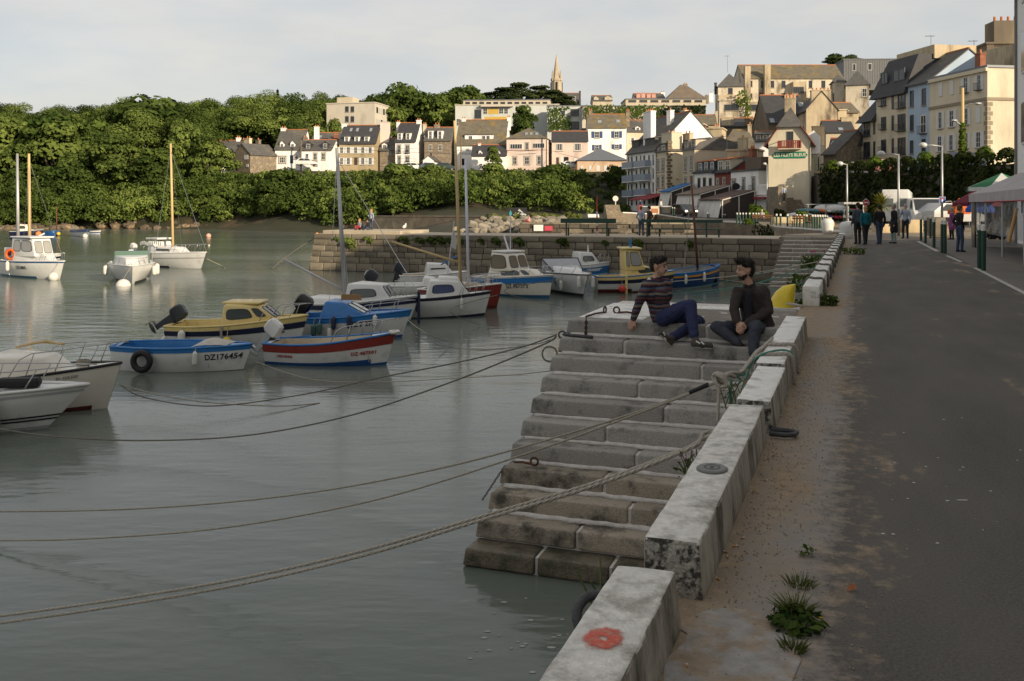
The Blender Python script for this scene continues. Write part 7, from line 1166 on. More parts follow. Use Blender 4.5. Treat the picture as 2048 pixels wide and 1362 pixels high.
JEAN = cloth('jeans', (.045, .065, .12)); BLK = cloth('black', (.012, .012, .014)); GRYB = cloth('slate_blue', (.06, .065, .085)); TEAL = cloth('teal_shell', (.0, .10, .13)); DKT = cloth('charcoal', (.02, .02, .024)); PALEB = cloth('pale_blue', (.30, .34, .42)); PURP = cloth('purple', (.20, .05, .16)); PALET = cloth('pale_green', (.25, .32, .29)); BRN = cloth('brown', (.05, .035, .025)); PINK = cloth('pink', (.55, .30, .30)); REDT = cloth('red', (.35, .03, .04)); WHT = cloth('white', (.5, .49, .47)); OLIVE = cloth('olive', (.08, .075, .05))
stander('person in slate jacket and dark trousers at the left of the strolling group', G(1716, 489), 1.70, .2, GRYB, DKT, HAIRD)
stander('person in a bright teal jacket seen from behind', G(1731, 490), 1.55, .1, TEAL, DKT, HAIRF, 'walk')
stander('person in black jacket and jeans walking away', G(1759, 489), 1.62, 0, BLK, JEAN, HAIRD, 'walk')
stander('person in a long dark coat and pale trousers turned sideways', G(1788, 488), 1.66, PI/2, BLK, PALET, HAIRG, 'idle', coat=.30)
stander('person in pale blue shirt and dark trousers with a hand at the mouth', G(1811, 478), 1.66, PI*.75, PALEB, DKT, HAIRG, 'mouth')
stander('person in black jacket and jeans standing by the restaurant tent', G(1919, 505), 1.60, -PI/2+.1, BLK, JEAN, HAIRB, 'pocket')
stander('person in purple top and dark skirt near the tent corner', G(1904, 480), 1.5, PI/2, PURP, DKT, HAIRG, 'idle', coat=.25)
stander('person in pale blue vest and jeans standing on the pier', Q(52.8, -10.85, -.10), 1.66, -.6, PALEB, JEAN, HAIRB, 'pocket'); stander('person in brown jacket beside the bench end on the pier', Q(52.6, -10.35, -.10), 1.68, .9, BRN, DKT, HAIRD, 'pocket')
stander('child in pale blue top and shorts standing at the pier end', Q(53.2, -28.1, .09), 1.28, PI*.8, PALEB, JEAN, HAIRF, 'phone', kid=True); stander('child in grey top and red trousers sitting at the pier end', Q(52.6, -28.6, .09), 1.25, 2.4, cloth('grey', (.25, .25, .27)), REDT, HAIRF, 'sit', kid=True); stander('child in dark jacket sitting beside the standing child', Q(52.4, -27.9, .09), 1.3, 1.4, BLK, JEAN, HAIRD, 'sit', kid=True)
stander('person in pink top sitting on the old landing wall', P(1058, 446.5, 84.6), 1.5, PI/2, PINK, REDT, HAIRD, 'sit')
for i, (u, v, c, hr, lab) in enumerate(((1976, 497, DKT, HAIRD, 'diner in dark jacket, farthest of three at the tent tables'), (1990, 501, WHT, HAIRF, 'fair-haired diner in white with a dark vest in the tent'), (2004, 505, WHT, HAIRD, 'dark-haired diner nearest in the tent'))):
    p = G(u, v); r = stander(lab, p+V((0, 0, .42)), 1.6, .4, c, DKT, hr, 'sit')
stander('person sitting on the sunny plaza bench', P(1524, 450, 78)+V((0, 0, .42)), 1.6, PI*.75, WHT, OLIVE, HAIRG, 'sit'); stander('person climbing the steps beside the green sign house', P(1568, 402, 99), 1.6, 0, PALEB, BLK, HAIRB, 'walk'); stander('person in blue by the barrier in front of the white apartment block', P(1281, 425.5, 118), 1.7, 2, cloth('blue', (.04, .06, .14)), DKT, HAIRD); stander('distant walker passing the corner house', P(1322, 427, 112), 1.7, 1, WHT, DKT, HAIRB, 'walk')
# ------------------------------------------------------------------ street furniture and vehicles
BGREEN = mat('bollard_green', (.012, .045, .03), .5, .15, 6); CAPW = mat('bollard_cap_white', (.62, .60, .56), .6); GALV = mat('galvanised', (.36, .37, .37), .45, .1, metal=.5); WOODB = mat('bench_wood', (.30, .13, .05), .7, .2, 8); PLAST = mat('white_plastic', (.60, .60, .58), .5, .1, 3); STONEP = mat('planter_stone', (.45, .36, .22), .9, .15, 3)
def bollard(p, label, h=1.12, r=.055, group=None):
    t = thing('bollard', label, 'bollard', p, 0, group); mb = MB(); mb.cyl(0, 0, -.02, h*.86, r, r, 10).build('post', BGREEN, t); MB().tube([(0, 0, h*.86), (0, 0, h*.97), (0, 0, h)], [r*1.05, r*1.05, r*.5], 10).build('cap', CAPW, t); return t
for u, v, lab in ((1959, 537, 'left bollard of the nearest white-capped pair'), (1967, 541, 'right bollard of the nearest white-capped pair'), (1884.5, 506, 'left bollard of the second white-capped pair'), (1890, 507, 'right bollard of the second white-capped pair'), (1868, 495, 'single bollard beyond the second pair'), (1861, 476, 'bollard in front of the white van, farther one'), (1851, 486, 'bollard by the end of the white line'), (1842, 481, 'bollard just right of the beige stone block')): bollard(G(u, v), lab)
for i, u in enumerate((1474, 1480, 1486, 1492, 1499, 1506, 1512, 1517, 1553, 1561, 1575, 1594, 1600, 1608, 1613, 1625, 1630, 1635, 1640, 1645, 1650, 1654, 1689)):
    v = 449+(u-1474)*.062; v = 448 if u < 1520 else v; bollard(G(u, v), 'green white-capped post on the plaza edge, %s from the left' % nth(i), 1.0, .07, 'posts along the plaza edge')
for i, (u, v) in enumerate(((1345, 430), (1349, 430.5), (1415, 441), (1418, 441), (1446, 444), (1450, 444))): bollard(P(u, v, 108), 'green post along the slip road, %s from the left' % nth(i), .9, .06, 'posts along the slip road')
def bench(p, rz, label, m, w=1.7, legs=BGREEN):
    t = thing('bench', label, 'bench', p, rz)
    for k in range(3): MB().box(-w/2, w/2, -.05+.14*k, .06+.14*k, .42, .45).build('seat_slat', m, t)
    for k in range(2): MB().box(-w/2, w/2, .40+.02*k, .43+.02*k, .56+.16*k, .68+.16*k).build('back_slat', m, t)
    for x in (-w/2+.15, w/2-.15): MB().box(x-.03, x+.03, .0, .05, 0, .42).build('leg', legs, t); MB().box(x-.03, x+.03, .38, .43, 0, .86).build('leg', legs, t)
    return t
t = thing('bench', 'long dark green bench standing on the pier with its back to the harbour', 'bench', Q(51.6, -13.6, -.10), QROT); w = 3.2
MB().box(-w/2, w/2, -.04, .02, .72, .98).build('backrest', BGREEN, t); MB().box(-w/2, w/2, .05, .42, .40, .45).build('seat', BGREEN, t)
for x in (-w/2+.3, w/2-.55): MB().box(x, x+.08, -.05, .0, 0, .8).build('leg', BGREEN, t); MB().box(x, x+.08, .35, .42, 0, .41).build('leg', BGREEN, t)
t = thing('bench', 'second long green bench farther right on the pier', 'bench', Q(51.4, -8.35, -.10), QROT); w = 4.4
MB().box(-w/2, w/2, -.04, .02, .78, .95).build('backrest', BGREEN, t); MB().box(-w/2, w/2, .05, .42, .40, .45).build('seat', BGREEN, t)
for x in (-w/2+.3, w/2-.9): MB().box(x, x+.09, -.05, .0, 0, .8).build('leg', BGREEN, t); MB().box(x+.6, x+.68, .35, .42, 0, .41).build('leg', BGREEN, t)
bench(P(1528, 450, 78), PI*.8, 'orange wooden bench with a sitting person on the plaza', WOODB); bench(P(1600, 455, 66), -PI*.2, 'empty orange wooden bench on the plaza', WOODB, 1.4)
# signs and lamps
def lamp(p, h, label, arm=(-.9, 0), globe=True):
    t = thing('street_lamp', label, 'lamp', p); MB().tube([(0, 0, -.05), (0, 0, h)], [.075, .05], 8).build('post', GALV, t, True); MB().tube([(0, 0, h-.05), (arm[0]*.5, arm[1]*.5, h+.02), (arm[0], arm[1], h)], .035, 6).build('arm', GALV, t, True)
    MB().ball((arm[0], arm[1], h+.02), (.21, .21, .15), 12, 8).build('lamp_head', mat('lamp_bowl', (.50, .50, .48), .35), t, True); return t
lamp(P(1797, 470, 49), (470-308)*49/F, 'galvanised street lamp right of the palm'); lamp(P(1884, 468, 50), (468-291)*50/F, 'galvanised street lamp above the cul-de-sac sign', (-1.0, 0)); lamp(P(1694, 452, 62), (452-328)*62/F, 'slim lamp in front of the ivy wall', (-.45, 0)); lamp(P(1534, 440, 103), (440-328)*103/F, 'lamp globe at the left corner of the green sign house', (-.25, 0))
t = thing('utility_pole', 'wooden pole wrapped in ivy in front of the cream house', 'pole', P(1925, 345, 82)); MB().tube([(0, 0, -1), (0, 0, (345-176)*82/F)], [.17, .13], 8).build('pole', SPAR, t); rng = np.random.default_rng(5); p, nr, idx = lobe_cloud(rng, [(0, 0, k*.5, .42-.02*k, .42-.02*k, .5) for k in range(9)], 1400); o = bpy.data.objects.new('ivy', leaf_mesh('ivy', p, nr, .2, rng.uniform(0, .4, 1400), IVY, rng)); COL.objects.link(o); o.parent = t
MB().tube([(0, 0, 5.6), (.5, -.3, 5.9), (.9, -.5, 5.9)], .05, 5).ball((1.1, -.5, 5.9), (.32, .2, .12)).build('lamp_arm', GALV, t); MB().tube([(0, 0, 4.0), (-.7, -.3, 4.4)], .05, 5).ball((-.9, -.4, 4.45), (.3, .2, .12)).build('lamp_arm', GALV, t)
def disc(r, y, z, n=24): return [(r*math.cos(2*PI*i/n), y, z+r*math.sin(2*PI*i/n)) for i in range(n)]
t = thing('no_entry_sign', 'round red no-entry sign on a thin post', 'sign', P(1732, 470, 46)); zc = (470-405)*46/F; MB().cyl(0, .03, 0, zc+.2, .03).build('post', GALV, t); rr = .155; MB().loft([disc(rr*1.03, .01, zc), disc(rr*1.03, -.01, zc)], True).build('rim', FRAME, t); MB().loft([disc(rr*.93, -.011, zc), disc(rr*.93, -.016, zc)], True).build('disc', mat('sign_red', (.38, .012, .018), .5), t); MB().box(-rr*.7, rr*.7, -.022, -.017, zc-rr*.17, zc+rr*.17).build('bar', FRAME, t)
t = thing('dead_end_sign', 'square blue dead-end sign with white stem and red bar', 'sign', P(1884.5, 468, 49.6)); zc = (468-400)*49.6/F; MB().box(-.165, .165, -.01, .01, zc-.165, zc+.165).build('plate', FRAME, t); MB().box(-.15, .15, -.016, -.011, zc-.15, zc+.15).build('field', mat('sign_blue', (.015, .07, .32), .5), t); MB().box(-.035, .035, -.021, -.017, zc-.14, zc+.05).build('stem', FRAME, t); MB().box(-.085, .085, -.022, -.017, zc+.05, zc+.11).build('bar', mat('sign_red', (.38, .012, .018)), t); MB().box(-.02, .02, .01, .04, zc-.4, zc+.1).build('bracket', GALV, t)
t = thing('tide_pole', 'thin red and white pole standing on the pier', 'pole', Q(52.4, -13.3, -.10)); h_ = (468-395)*57/F
for k in range(8): MB().cyl(0, 0, h_*k/8, h_*(k+1)/8, .055-.003*k, .052-.003*k, 8).build('band', mat('pole_red', (.40, .06, .035), .7) if k % 2 or k > 4 else FRAME, t)
t = thing('round_sign', 'round white sign on a post at the head of the sloping stairs', 'sign', P(1231, 424, 92)); MB().cyl(0, 0, 0, 1.2, .05).build('post', CAPW, t); MB().loft([disc(.27, .03, 1.3), disc(.27, -.03, 1.3)], True).build('disc', CAPW, t)
t = thing('notice_board', 'small tilted white notice board on a dark post', 'sign', P(1187, 446, 85)); MB().cyl(0, 0, 0, .55, .09).build('post', BBLK, t); MB().hexa([(-.5, -.2, .5), (.5, -.2, .5), (.5, .2, .75), (-.5, .2, .75), (-.5, -.2, .55), (.5, -.2, .55), (.5, .2, .8), (-.5, .2, .8)]).build('board', FRAME, t)
o = MB().box(-.42, .42, -.02, .02, 0, .55).build('notice', FRAME); o.location = P(1077, 462, 83.6); tag(o, 'white notice plate on the old landing wall', 'sign'); o = MB().box(-.36, .36, -.02, .02, 0, .42).build('notice', mat('notice_red', (.45, .05, .08), .7)); o.location = P(1097, 461.5, 83.6); tag(o, 'red notice plate beside the bench on the pier', 'sign')
o = thing('barrier', 'red and white barrier post with a white boom on the slip road', 'barrier', P(1281, 428, 116)); MB().box(-.2, .2, -.2, .2, 0, 1.1).build('post', mat('barrier_red', (.4, .05, .04), .6), o); MB().tube([(0, -.2, .9), (7, -1.5, .95)], .06, 6).build('boom', FRAME, o); o2 = thing('menu_board', 'small lit menu board on the slip road', 'sign', P(1309, 429, 112)); MB().box(-.55, .55, -.05, .05, 0, 1.0).build('board', mat('menu_cream', (.60, .52, .40), .6), o2); MB().box(-.42, .42, -.06, -.05, .15, .7).build('print', mat('menu_print', (.38, .16, .08), .7, .4, 12), o2)
# vehicles
TYRE = RUBBER; CGLASS = mat('car_glass', (.02, .025, .028), .08, .1, spec=.7)
def vehicle(name, label, p, rz, prof, w, paint, wheels, wins, cat, wr=.32, back=(), front=()):
    t = thing(name, label, cat, p, rz); hw = w/2; bm = bmesh.new(); n = len(prof)
    L = [bm.verts.new((x, -hw*(1-.10*max(0, (z-1.0))/.9), z)) for x, z in prof]; R_ = [bm.verts.new((x, hw*(1-.10*max(0, (z-1.0))/.9), z)) for x, z in prof]; bm.faces.new(L); bm.faces.new(R_[::-1])
    for i in range(n): j = (i+1) % n; bm.faces.new((L[j], L[i], R_[i], R_[j]))
    bmesh.ops.recalc_face_normals(bm, faces=bm.faces); bmesh.ops.bevel(bm, geom=list(bm.edges), offset=.07, segments=3, profile=.6, affect='EDGES'); me = bpy.data.meshes.new('body'); bm.to_mesh(me); bm.free(); me.materials.append(paint); o = bpy.data.objects.new('body', me); COL.objects.link(o); o.parent = t; autosm(o, 25)
    for sd in (-1, 1):
        for q in wins:
            f = lambda x, z: (x, sd*(hw*(1-.10*max(0, (z-1.0))/.9)+.004), z); MB().add([f(*c) for c in q], [tuple(range(len(q)))]).build('side_window', CGLASS, t)
        for x in wheels:
            wo = MB().loft([[(x+wr*k*math.cos(2*PI*i/18), sd*(hw-.02+dy), wr+wr*k*math.sin(2*PI*i/18)) for i in range(18)] for k, dy in ((.6, -.2), (1, -.2), (1, .0), (.6, .01))], True).build('wheel', TYRE, t); MB().loft([[(x+wr*k*math.cos(2*PI*i/12), sd*(hw-.005), wr+wr*k*math.sin(2*PI*i/12)) for i in range(12)] for k in (.58, .12)]).build('rim', GALV, wo)
    for nm, (x0, z0), (x1, z1), y0, y1, m in back: MB().add([(x0, y0, z0), (x0, y1, z0), (x1, y1, z1), (x1, y0, z1)], [(0, 1, 2, 3)]).build(nm, m, t)
    return t
WPAINT = gel('van_white', (.66, .66, .64), .3); HL = mat('headlamp', (.5, .5, .48), .15); TL = mat('tail_lamp', (.35, .02, .02), .3); PL = mat('number_plate', (.55, .52, .40), .6)
pv = [(-2.5, .30), (2.35, .30), (2.45, .75), (2.32, 1.02), (1.95, 1.14), (1.18, 1.94), (-2.45, 1.98)]; hv = [(-2.6, .35), (2.5, .35), (2.6, .9), (1.9, 1.3), (1.2, 2.35), (-2.5, 2.5)]
vehicle('van', 'white van facing the viewer parked under the ivy wall', P(1848, 456, 62), -1.82, pv, 1.95, WPAINT, (1.55, -1.6), [((1.1, 1.82), (1.65, 1.22), (.5, 1.22), (.5, 1.82))], 'van', back=[('windscreen', (1.95, 1.17), (1.27, 1.88), -.82, .82, CGLASS), ('headlight', (2.45, .74), (2.38, .98), -.92, -.58, HL), ('headlight', (2.45, .74), (2.38, .98), .58, .92, HL), ('grille', (2.47, .48), (2.46, .72), -.5, .5, BBLK), ('number_plate', (2.475, .52), (2.472, .64), -.25, .25, PL)])
vehicle('minibus', 'tall white van seen from behind with two rear windows', P(1796, 452, 66), 1.12, hv, 2.0, WPAINT, (1.7, -1.7), [((.9, 2.2), (1.5, 1.4), (.3, 1.4), (.3, 2.2))], 'van', back=[('rear_window', (-2.575, 1.35), (-2.515, 2.05), -.80, -.12, mat('van_rear_glass', (.12, .14, .13), .1)), ('rear_window', (-2.575, 1.35), (-2.515, 2.05), .12, .80, mat('van_rear_glass', (.12, .14, .13), .1)), ('tail_light', (-2.612, .8), (-2.60, 1.2), -.98, -.84, TL), ('tail_light', (-2.612, .8), (-2.60, 1.2), .84, .98, TL), ('number_plate', (-2.615, .62), (-2.612, .74), -.25, .25, PL)])
pc = [(-1.95, .28), (1.95, .28), (2.0, .68), (1.25, .86), (.55, 1.40), (-1.15, 1.46), (-1.9, .95)]
cw = [((.95, .95), (.50, 1.33), (-.25, 1.36), (-.25, .95)), ((-.32, .95), (-.32, 1.36), (-1.0, 1.38), (-1.45, .97))]
bk = [('windscreen', (1.20, .90), (.60, 1.37), -.68, .68, CGLASS), ('headlight', (2.0, .55), (1.97, .70), -.8, -.5, HL), ('headlight', (2.0, .55), (1.97, .70), .5, .8, HL)]
def car(lab, p, rz, c): return vehicle('car', lab, p, rz, pc, 1.7, c, (1.25, -1.25), cw, 'car', .30, bk)
car('silver car with red tail parked behind the purple-topped woman', P(1902, 452, 60), .25, gel('car_silver', (.40, .40, .40), .25)); car('black car parked between the white awning tents', P(1368, 432.5, 112), -1.3, BBLK); car('white car on the terrace in front of the narrow white house', P(824, 341, 176), .2, WPAINT); car('blue-grey car on the terrace by the small garage', P(861, 341, 176), .1, gel('car_bluegrey', (.08, .10, .15))); car('dark green car on the terrace by the tan mast', P(890, 341, 176), .1, gel('car_dkgreen', (.03, .05, .05))); car('white estate car on the high terrace left of the lamps', V((37.5, 103, 4.9)), .3, WPAINT); car('red car on the high terrace between bushes', V((38.2, 97, 4.9)), .3, gel('car_maroon', (.15, .03, .03))); car('dark car on the high terrace near the cream house', V((40.2, 84, 4.9)), .4, BNAVY); car('white car below the white two-dormer house', P(613, 331.5, 181), 0, WPAINT); car('white van roof in front of the rose-pink house', P(1143, 337.5, 178), .1, WPAINT)
# palm, planters, bins, kayak racks
t = thing('cabbage_palm', 'spiky yellow-green cabbage palm in a beige planter', 'palm', P(1763, 462, 58)); MB().tube([(0, 0, 0), (.05, 0, .8), (0, 0, 1.55)], [.14, .11, .09], 8).build('trunk', BARK, t); rng = random.Random(5); lm = leaf_mat('palm_leaves', (.12, .13, .02), (.34, .30, .07), .35)
lv = MB()
for k in range(130):
    a = rng.uniform(0, 2*PI); e = rng.uniform(-.7, 1.45); L_ = rng.uniform(.7, 1.15); d = V((math.cos(a)*math.cos(e), math.sin(a)*math.cos(e), math.sin(e))); s = d.cross(V((0, 0, 1))).normalized()*.035; o0 = V((0, 0, 1.6)); m = o0+d*L_*.55; q = o0+d*L_+V((0, 0, -.18*L_)); lv.add([o0-s*.6, o0+s*.6, m+s, m-s, q], [(0, 1, 2, 3), (3, 2, 4)])
o = lv.build('fronds', lm, t, fix=False); o.data.attributes.new('tint', 'FLOAT', 'POINT')
for u, v, w, h, lab in ((1768, 473, 1.1, .75, 'beige stone planter under the palm'), (1823, 466, 1.0, .80, 'square beige stone block in front of the vans'), (1558, 447, 1.0, .5, 'beige stone planter left on the plaza'), (1568, 447, 1.0, .5, 'beige stone planter beside the posts'), (1590, 447, 1.1, .55, 'beige stone planter in the middle of the plaza'), (1645, 450, 1.1, .6, 'beige stone planter at the right of the plaza'), (1877, 472, .9, .95, 'dark stone planter by the bollards')): 
    o = rblock('planter', -w/2, w/2, -w/2, w/2, 0, h, .05, .01, u, STONEP if u != 1877 else W_STONE, cuts=0); o.location = P(u, v, {1823: 57, 1768: 57, 1877: 48}.get(u, 74)); tag(o, lab, 'planter')
for u, v, lab, Yb in ((1655, 468, 'white domed plastic bin with a yellow opening', 53), (1693, 479, 'white tapered plastic bin by the parapet end', 46)):
    t = thing('plastic_bin', lab, 'bin', P(u, v, Yb)); MB().loft([[(r*math.cos(2*PI*i/14), r*math.sin(2*PI*i/14), z) for i in range(14)] for r, z in ((.27, 0), (.31, .25), (.34, .6), (.32, .74), (.22, .84), (.08, .87))], True).build('body', PLAST, t, True); MB().box(.1, .35, -.15, .15, .45, .66).build('opening', BORA if u < 1670 else BBLK, t)
# kayak and dinghy racks along the foot of the ivy wall
rg = random.Random(9); cols = [gel('kayak_blue', (.02, .07, .30)), gel('kayak_green', (.01, .14, .08)), gel('kayak_teal', (.02, .16, .20)), BWHITE, BGREY, gel('kayak_orange', (.5, .12, .02)), gel('kayak_red', (.3, .02, .03))]
def kayak(p, rz, m, label, L=3.0, w=.6, h=.34):
    o = MB().loft([[(x, y*ww, z*hh) for y, z in ((-1, .3), (-.75, .9), (0, 1), (.75, .9), (1, .3), (.6, 0), (-.6, 0))] for x, ww, hh in ((-L/2, .03, h*.4), (-L*.4, w*.32, h*.8), (-L*.15, w*.5, h), (L*.15, w*.5, h), (L*.4, w*.3, h*.85), (L/2, .03, h*.5))], True).build('kayak', m, None, True); o.location = p; o.rotation_euler = (0, 0, rz); return tag(o, label, 'kayak', 'kayaks on the racks')
for i in range(9):
    for j in range(2):
        u = 1616+i*9.5+rg.uniform(-2, 2); kayak(P(u, 442-j*13, 92)+V((0, 0, .25)), -1.1+rg.uniform(-.1, .1), rg.choice(cols), 'kayak on the %s tier of the rack under the ivy wall, %s from the left' % (('lower', 'upper')[j], nth(i)))
rk_ = thing('boat_rack', 'grey metal frame rack holding kayaks under the ivy wall', 'rack', P(1655, 444, 92))
for x in (-2.2, -.5, 1.2, 2.6): MB().tube([(x, -1, 0), (x, -1, 1.7)], .05, 6).build('upright', GALV, rk_)
for z in (.55, 1.15, 1.7): MB().tube([(-2.4, -1, z), (2.8, -1, z)], .04, 6).build('crossbar', GALV, rk_)
for k in range(7): a = thing('bike_hoop', 'grey tubular hoop behind the vans, %s from the left' % nth(k), 'hoop', P(1820+k*17, 456, 70), 0, 'hoops behind the vans'); MB().tube([(0, 0, 0), (0, 0, 1.75), (.15, 0, 1.95), (.5, 0, 1.98), (.62, 0, 1.8), (.62, 0, 0)], .035, 6).build('hoop', GALV, a)
sh = thing('bus_shelter', 'grey framed shelter at the end of the kayak racks', 'shelter', P(1688, 462, 60)); 
for x in (0, .25, 1.2): MB().box(x, x+.06, 0, .06, 0, 1.7).build('post', GALV, sh)
MB().box(-.1, 1.4, -.3, .8, 1.7, 1.82).build('roof', GALV, sh); MB().box(0, 1.3, .02, .04, .55, .62).build('rail', GALV, sh)
for u, v, lab, Y in ((1597, 441, 'upturned white dinghy beside the stone steps', 96), (1660, 425, 'upturned white dinghy on the top rack', 91.5)): o = kayak(P(u, v, Y), -.3, PLAST, lab, 3.2, 1.5, .8); o.name = 'dinghy'; o['category'] = 'dinghy'; del o['group']
st = thing('stairs', 'dark stone steps with a lichen wall beside the green sign house', 'stairs', P(1570, 433, 101)); MB().box(-.8, .1, -.3, 4, -.3, 3.2).build('flank', W_STONE, st)
for k in range(10): MB().box(.1, 2.6, .2+k*.32, 4.4, k*.2-.2, .22+k*.2).build('step', W_STONE, st)
# plaza plants
for i, (u, v, Y, s, lab) in enumerate(((1515, 440, 90, 1.3, 'green shrub in front of the cafe tents'), (1560, 440, 96, 1.0, 'dark climbing plant at the foot of the green sign house'), (1605, 445, 80, .9, 'light green potted palm on the plaza'), (1497, 452, 84, .6, 'pink flowering plant on the basin wall'))):
    rng = np.random.default_rng(90+i); p, nr, idx = lobe_cloud(rng, [(0, 0, .5, .6, .6, .6), (.4, .1, .4, .4, .4, .4), (-.3, .1, .8, .3, .3, .4)], 500); o = bpy.data.objects.new('shrub', leaf_mesh('foliage', p, nr, .2, rng.uniform(0, .5, 500), IVY if i != 1 else IVY_D, rng)); COL.objects.link(o); o.location = P(u, v, Y); o.scale = (s, s, s); tag(o, lab, 'shrub')
# awning tents of the cafes along the basin
CANV = mat('tent_canvas', (.62, .60, .56), .8, .12, 1.5, .3, 4); DRK = mat('tent_inside', (.05, .04, .035), .9)
def cafe_tent(label, crop, x0, x1, yb, yt, roofc, out=3.6, h1=2.0, h2=3.1):
    u0 = crop[0]+x0/crop[2]; b_ = Bld('cafe_tent', label, crop, x0, x1, yb, rowY(u0)-1.5, RY, out, 'tent'); t = b_.root; W = b_.W
    MB().hexa([(-.1, -out-.3, h1), (W+.1, -out-.3, h1), (W+.1, 0, h2), (-.1, 0, h2), (-.1, -out-.3, h1+.12), (W+.1, -out-.3, h1+.12), (W+.1, 0, h2+.12), (-.1, 0, h2+.12)]).build('roof', roofc, t)
    n = 4
    for k in range(n): MB().hexa([(W*k/n+.03, -out-.5, 0), (W*(k+1)/n-.03, -out-.5, 0), (W*(k+1)/n-.03, -out-.46, 0), (W*k/n+.03, -out-.46, 0), (W*k/n+.03, -out-.05, h1), (W*(k+1)/n-.03, -out-.05, h1), (W*(k+1)/n-.03, -out, h1), (W*k/n+.03, -out, h1)]).build('curtain', CANV, t)
    MB().poly([(W, -out, 0), (W, 0, 0), (W, 0, h2), (W, -out, h1)], (.03, 0, 0)).build('side_panel', DRK, t)
    for y, hh in ((-out, h1), (-out*.5, (h1+h2)/2), (-.1, h2)): MB().box(W+.0, W+.1, y-.05, y+.05, 0, hh).build('post', CAPW, t)
    MB().tube([(W+.08, -out, h1), (W+.08, 0, h2)], .06, 5).build('rafter', CAPW, t); return t
cafe_tent('white cafe tent with a blue roof, leftmost of three', CD, 935, 1030, 1200, 0, mat('awning_blue', (.02, .12, .30), .8, .1), 3.2); cafe_tent('white cafe tent with grey-brown roof, middle of three', CD, 1150, 1360, 1235, 0, mat('awning_taupe', (.17, .13, .10), .8, .1), 4.0); cafe_tent('white cafe tent with dark brown roof, rightmost of three', CD, 1385, 1590, 1290, 0, mat('awning_brown', (.09, .055, .045), .8, .1), 4.2)
# the big restaurant tents at the right edge
def clear_mat():
    m = bpy.data.materials.new('clear_plastic'); m.use_nodes = True; nt = m.node_tree; N = nt.nodes; L = nt.links; N.remove(N['Principled BSDF']); tr = N.new('ShaderNodeBsdfTransparent'); tr.inputs[0].default_value = (.75, .76, .78, 1); g = N.new('ShaderNodeBsdfGlossy'); g.inputs['Roughness'].default_value = .15; d = N.new('ShaderNodeBsdfDiffuse'); d.inputs[0].default_value = (.5, .5, .5, 1)
    n = N.new('ShaderNodeTexNoise'); n.inputs['Scale'].default_value = 2.2; n.inputs['Detail'].default_value = 4; tc = N.new('ShaderNodeTexCoord'); L.new(tc.outputs['Object'], n.inputs['Vector']); r = N.new('ShaderNodeMapRange'); r.inputs[1].default_value = .42; r.inputs[2].default_value = .75; r.inputs[3].default_value = .08; r.inputs[4].default_value = .45; L.new(n.outputs[0], r.inputs[0])
    a = N.new('ShaderNodeMixShader'); a.inputs[0].default_value = .12; L.new(tr.outputs[0], a.inputs[1]); L.new(g.outputs[0], a.inputs[2]); b = N.new('ShaderNodeMixShader'); L.new(r.outputs[0], b.inputs[0]); L.new(a.outputs[0], b.inputs[1]); L.new(d.outputs[0], b.inputs[2]); L.new(b.outputs[0], N['Material Output'].inputs[0]); return m
CLEAR = clear_mat(); GCANV = mat('grey_canvas', (.36, .335, .34), .8, .15, 1.5, .3, 5)
t = thing('restaurant_tent', 'grey canvas restaurant tent with clear plastic sides and red trim', 'tent', QO, QROT); ta, tb, sa, sb = 20.5, 41.0, 4.75, 6.3
MB().hexa([(sa-.1, ta, 1.98), (sb, ta, 2.75), (sb, tb, 2.75), (sa-.1, tb, 1.98), (sa-.1, ta, 2.02), (sb, ta, 2.8), (sb, tb, 2.8), (sa-.1, tb, 2.02)]).build('roof', GCANV, t)
MB().hexa([(sa-.12, ta, 1.72), (sa-.1, ta, 1.72), (sa-.1, tb, 1.72), (sa-.12, tb, 1.72), (sa-.12, ta, 2.02), (sa-.1, ta, 2.02), (sa-.1, tb, 2.02), (sa-.12, tb, 2.02)]).build('valance', GCANV, t)
MB().tube([(sa-.12, ta, 1.71), (sa-.12, tb-4, 1.71)], .02, 4).build('trim', mat('trim_red', (.35, .02, .03), .6), t); MB().tube([(sa-.12, 27.2, 1.72), (sa+.0, 25.9, 2.15)], .025, 4).build('trim', mat('trim_red', (.35, .02, .03)), t)
for k in range(5): y = ta+(tb-ta)*k/5; MB().quad((sa, y+.05, .62), (sa, y+(tb-ta)/5-.05, .62), (sa, y+(tb-ta)/5-.05, 1.95), (sa, y+.05, 1.95)).build('clear_panel', CLEAR, t)
MB().quad((sa, tb, .05), (sb, tb, .05), (sb, tb, 2.7), (sa, tb, 1.97)).build('clear_panel', CLEAR, t); MB().quad((sa, 25.2, .02), (sa-.5, 25.4, .02), (sa-.02, 25.25, 1.9), (sa, 25.2, 1.9)).build('clear_panel', CLEAR, t)
for k in range(6): y = ta+(tb-ta)*k/5; MB().cyl(sa, y, 0, 2.0, .035, n=6).build('post', GALV, t)
for y0, y1 in ((ta, 25.2),): MB().box(sa+.03, sa+.09, y0, y1, .06, .62).build('wind_board', mat('board_grey', (.13, .14, .15), .8), t)
MB().tube([(sa-.2, 25.6, .05), (sa-.05, 24.5, 1.75)], .035, 6).build('leaning_pole', GALV, t); MB().box(sa-.02, sa+.04, 40.0, 41, .0, 2.0).build('door_panel', BBLK, t)
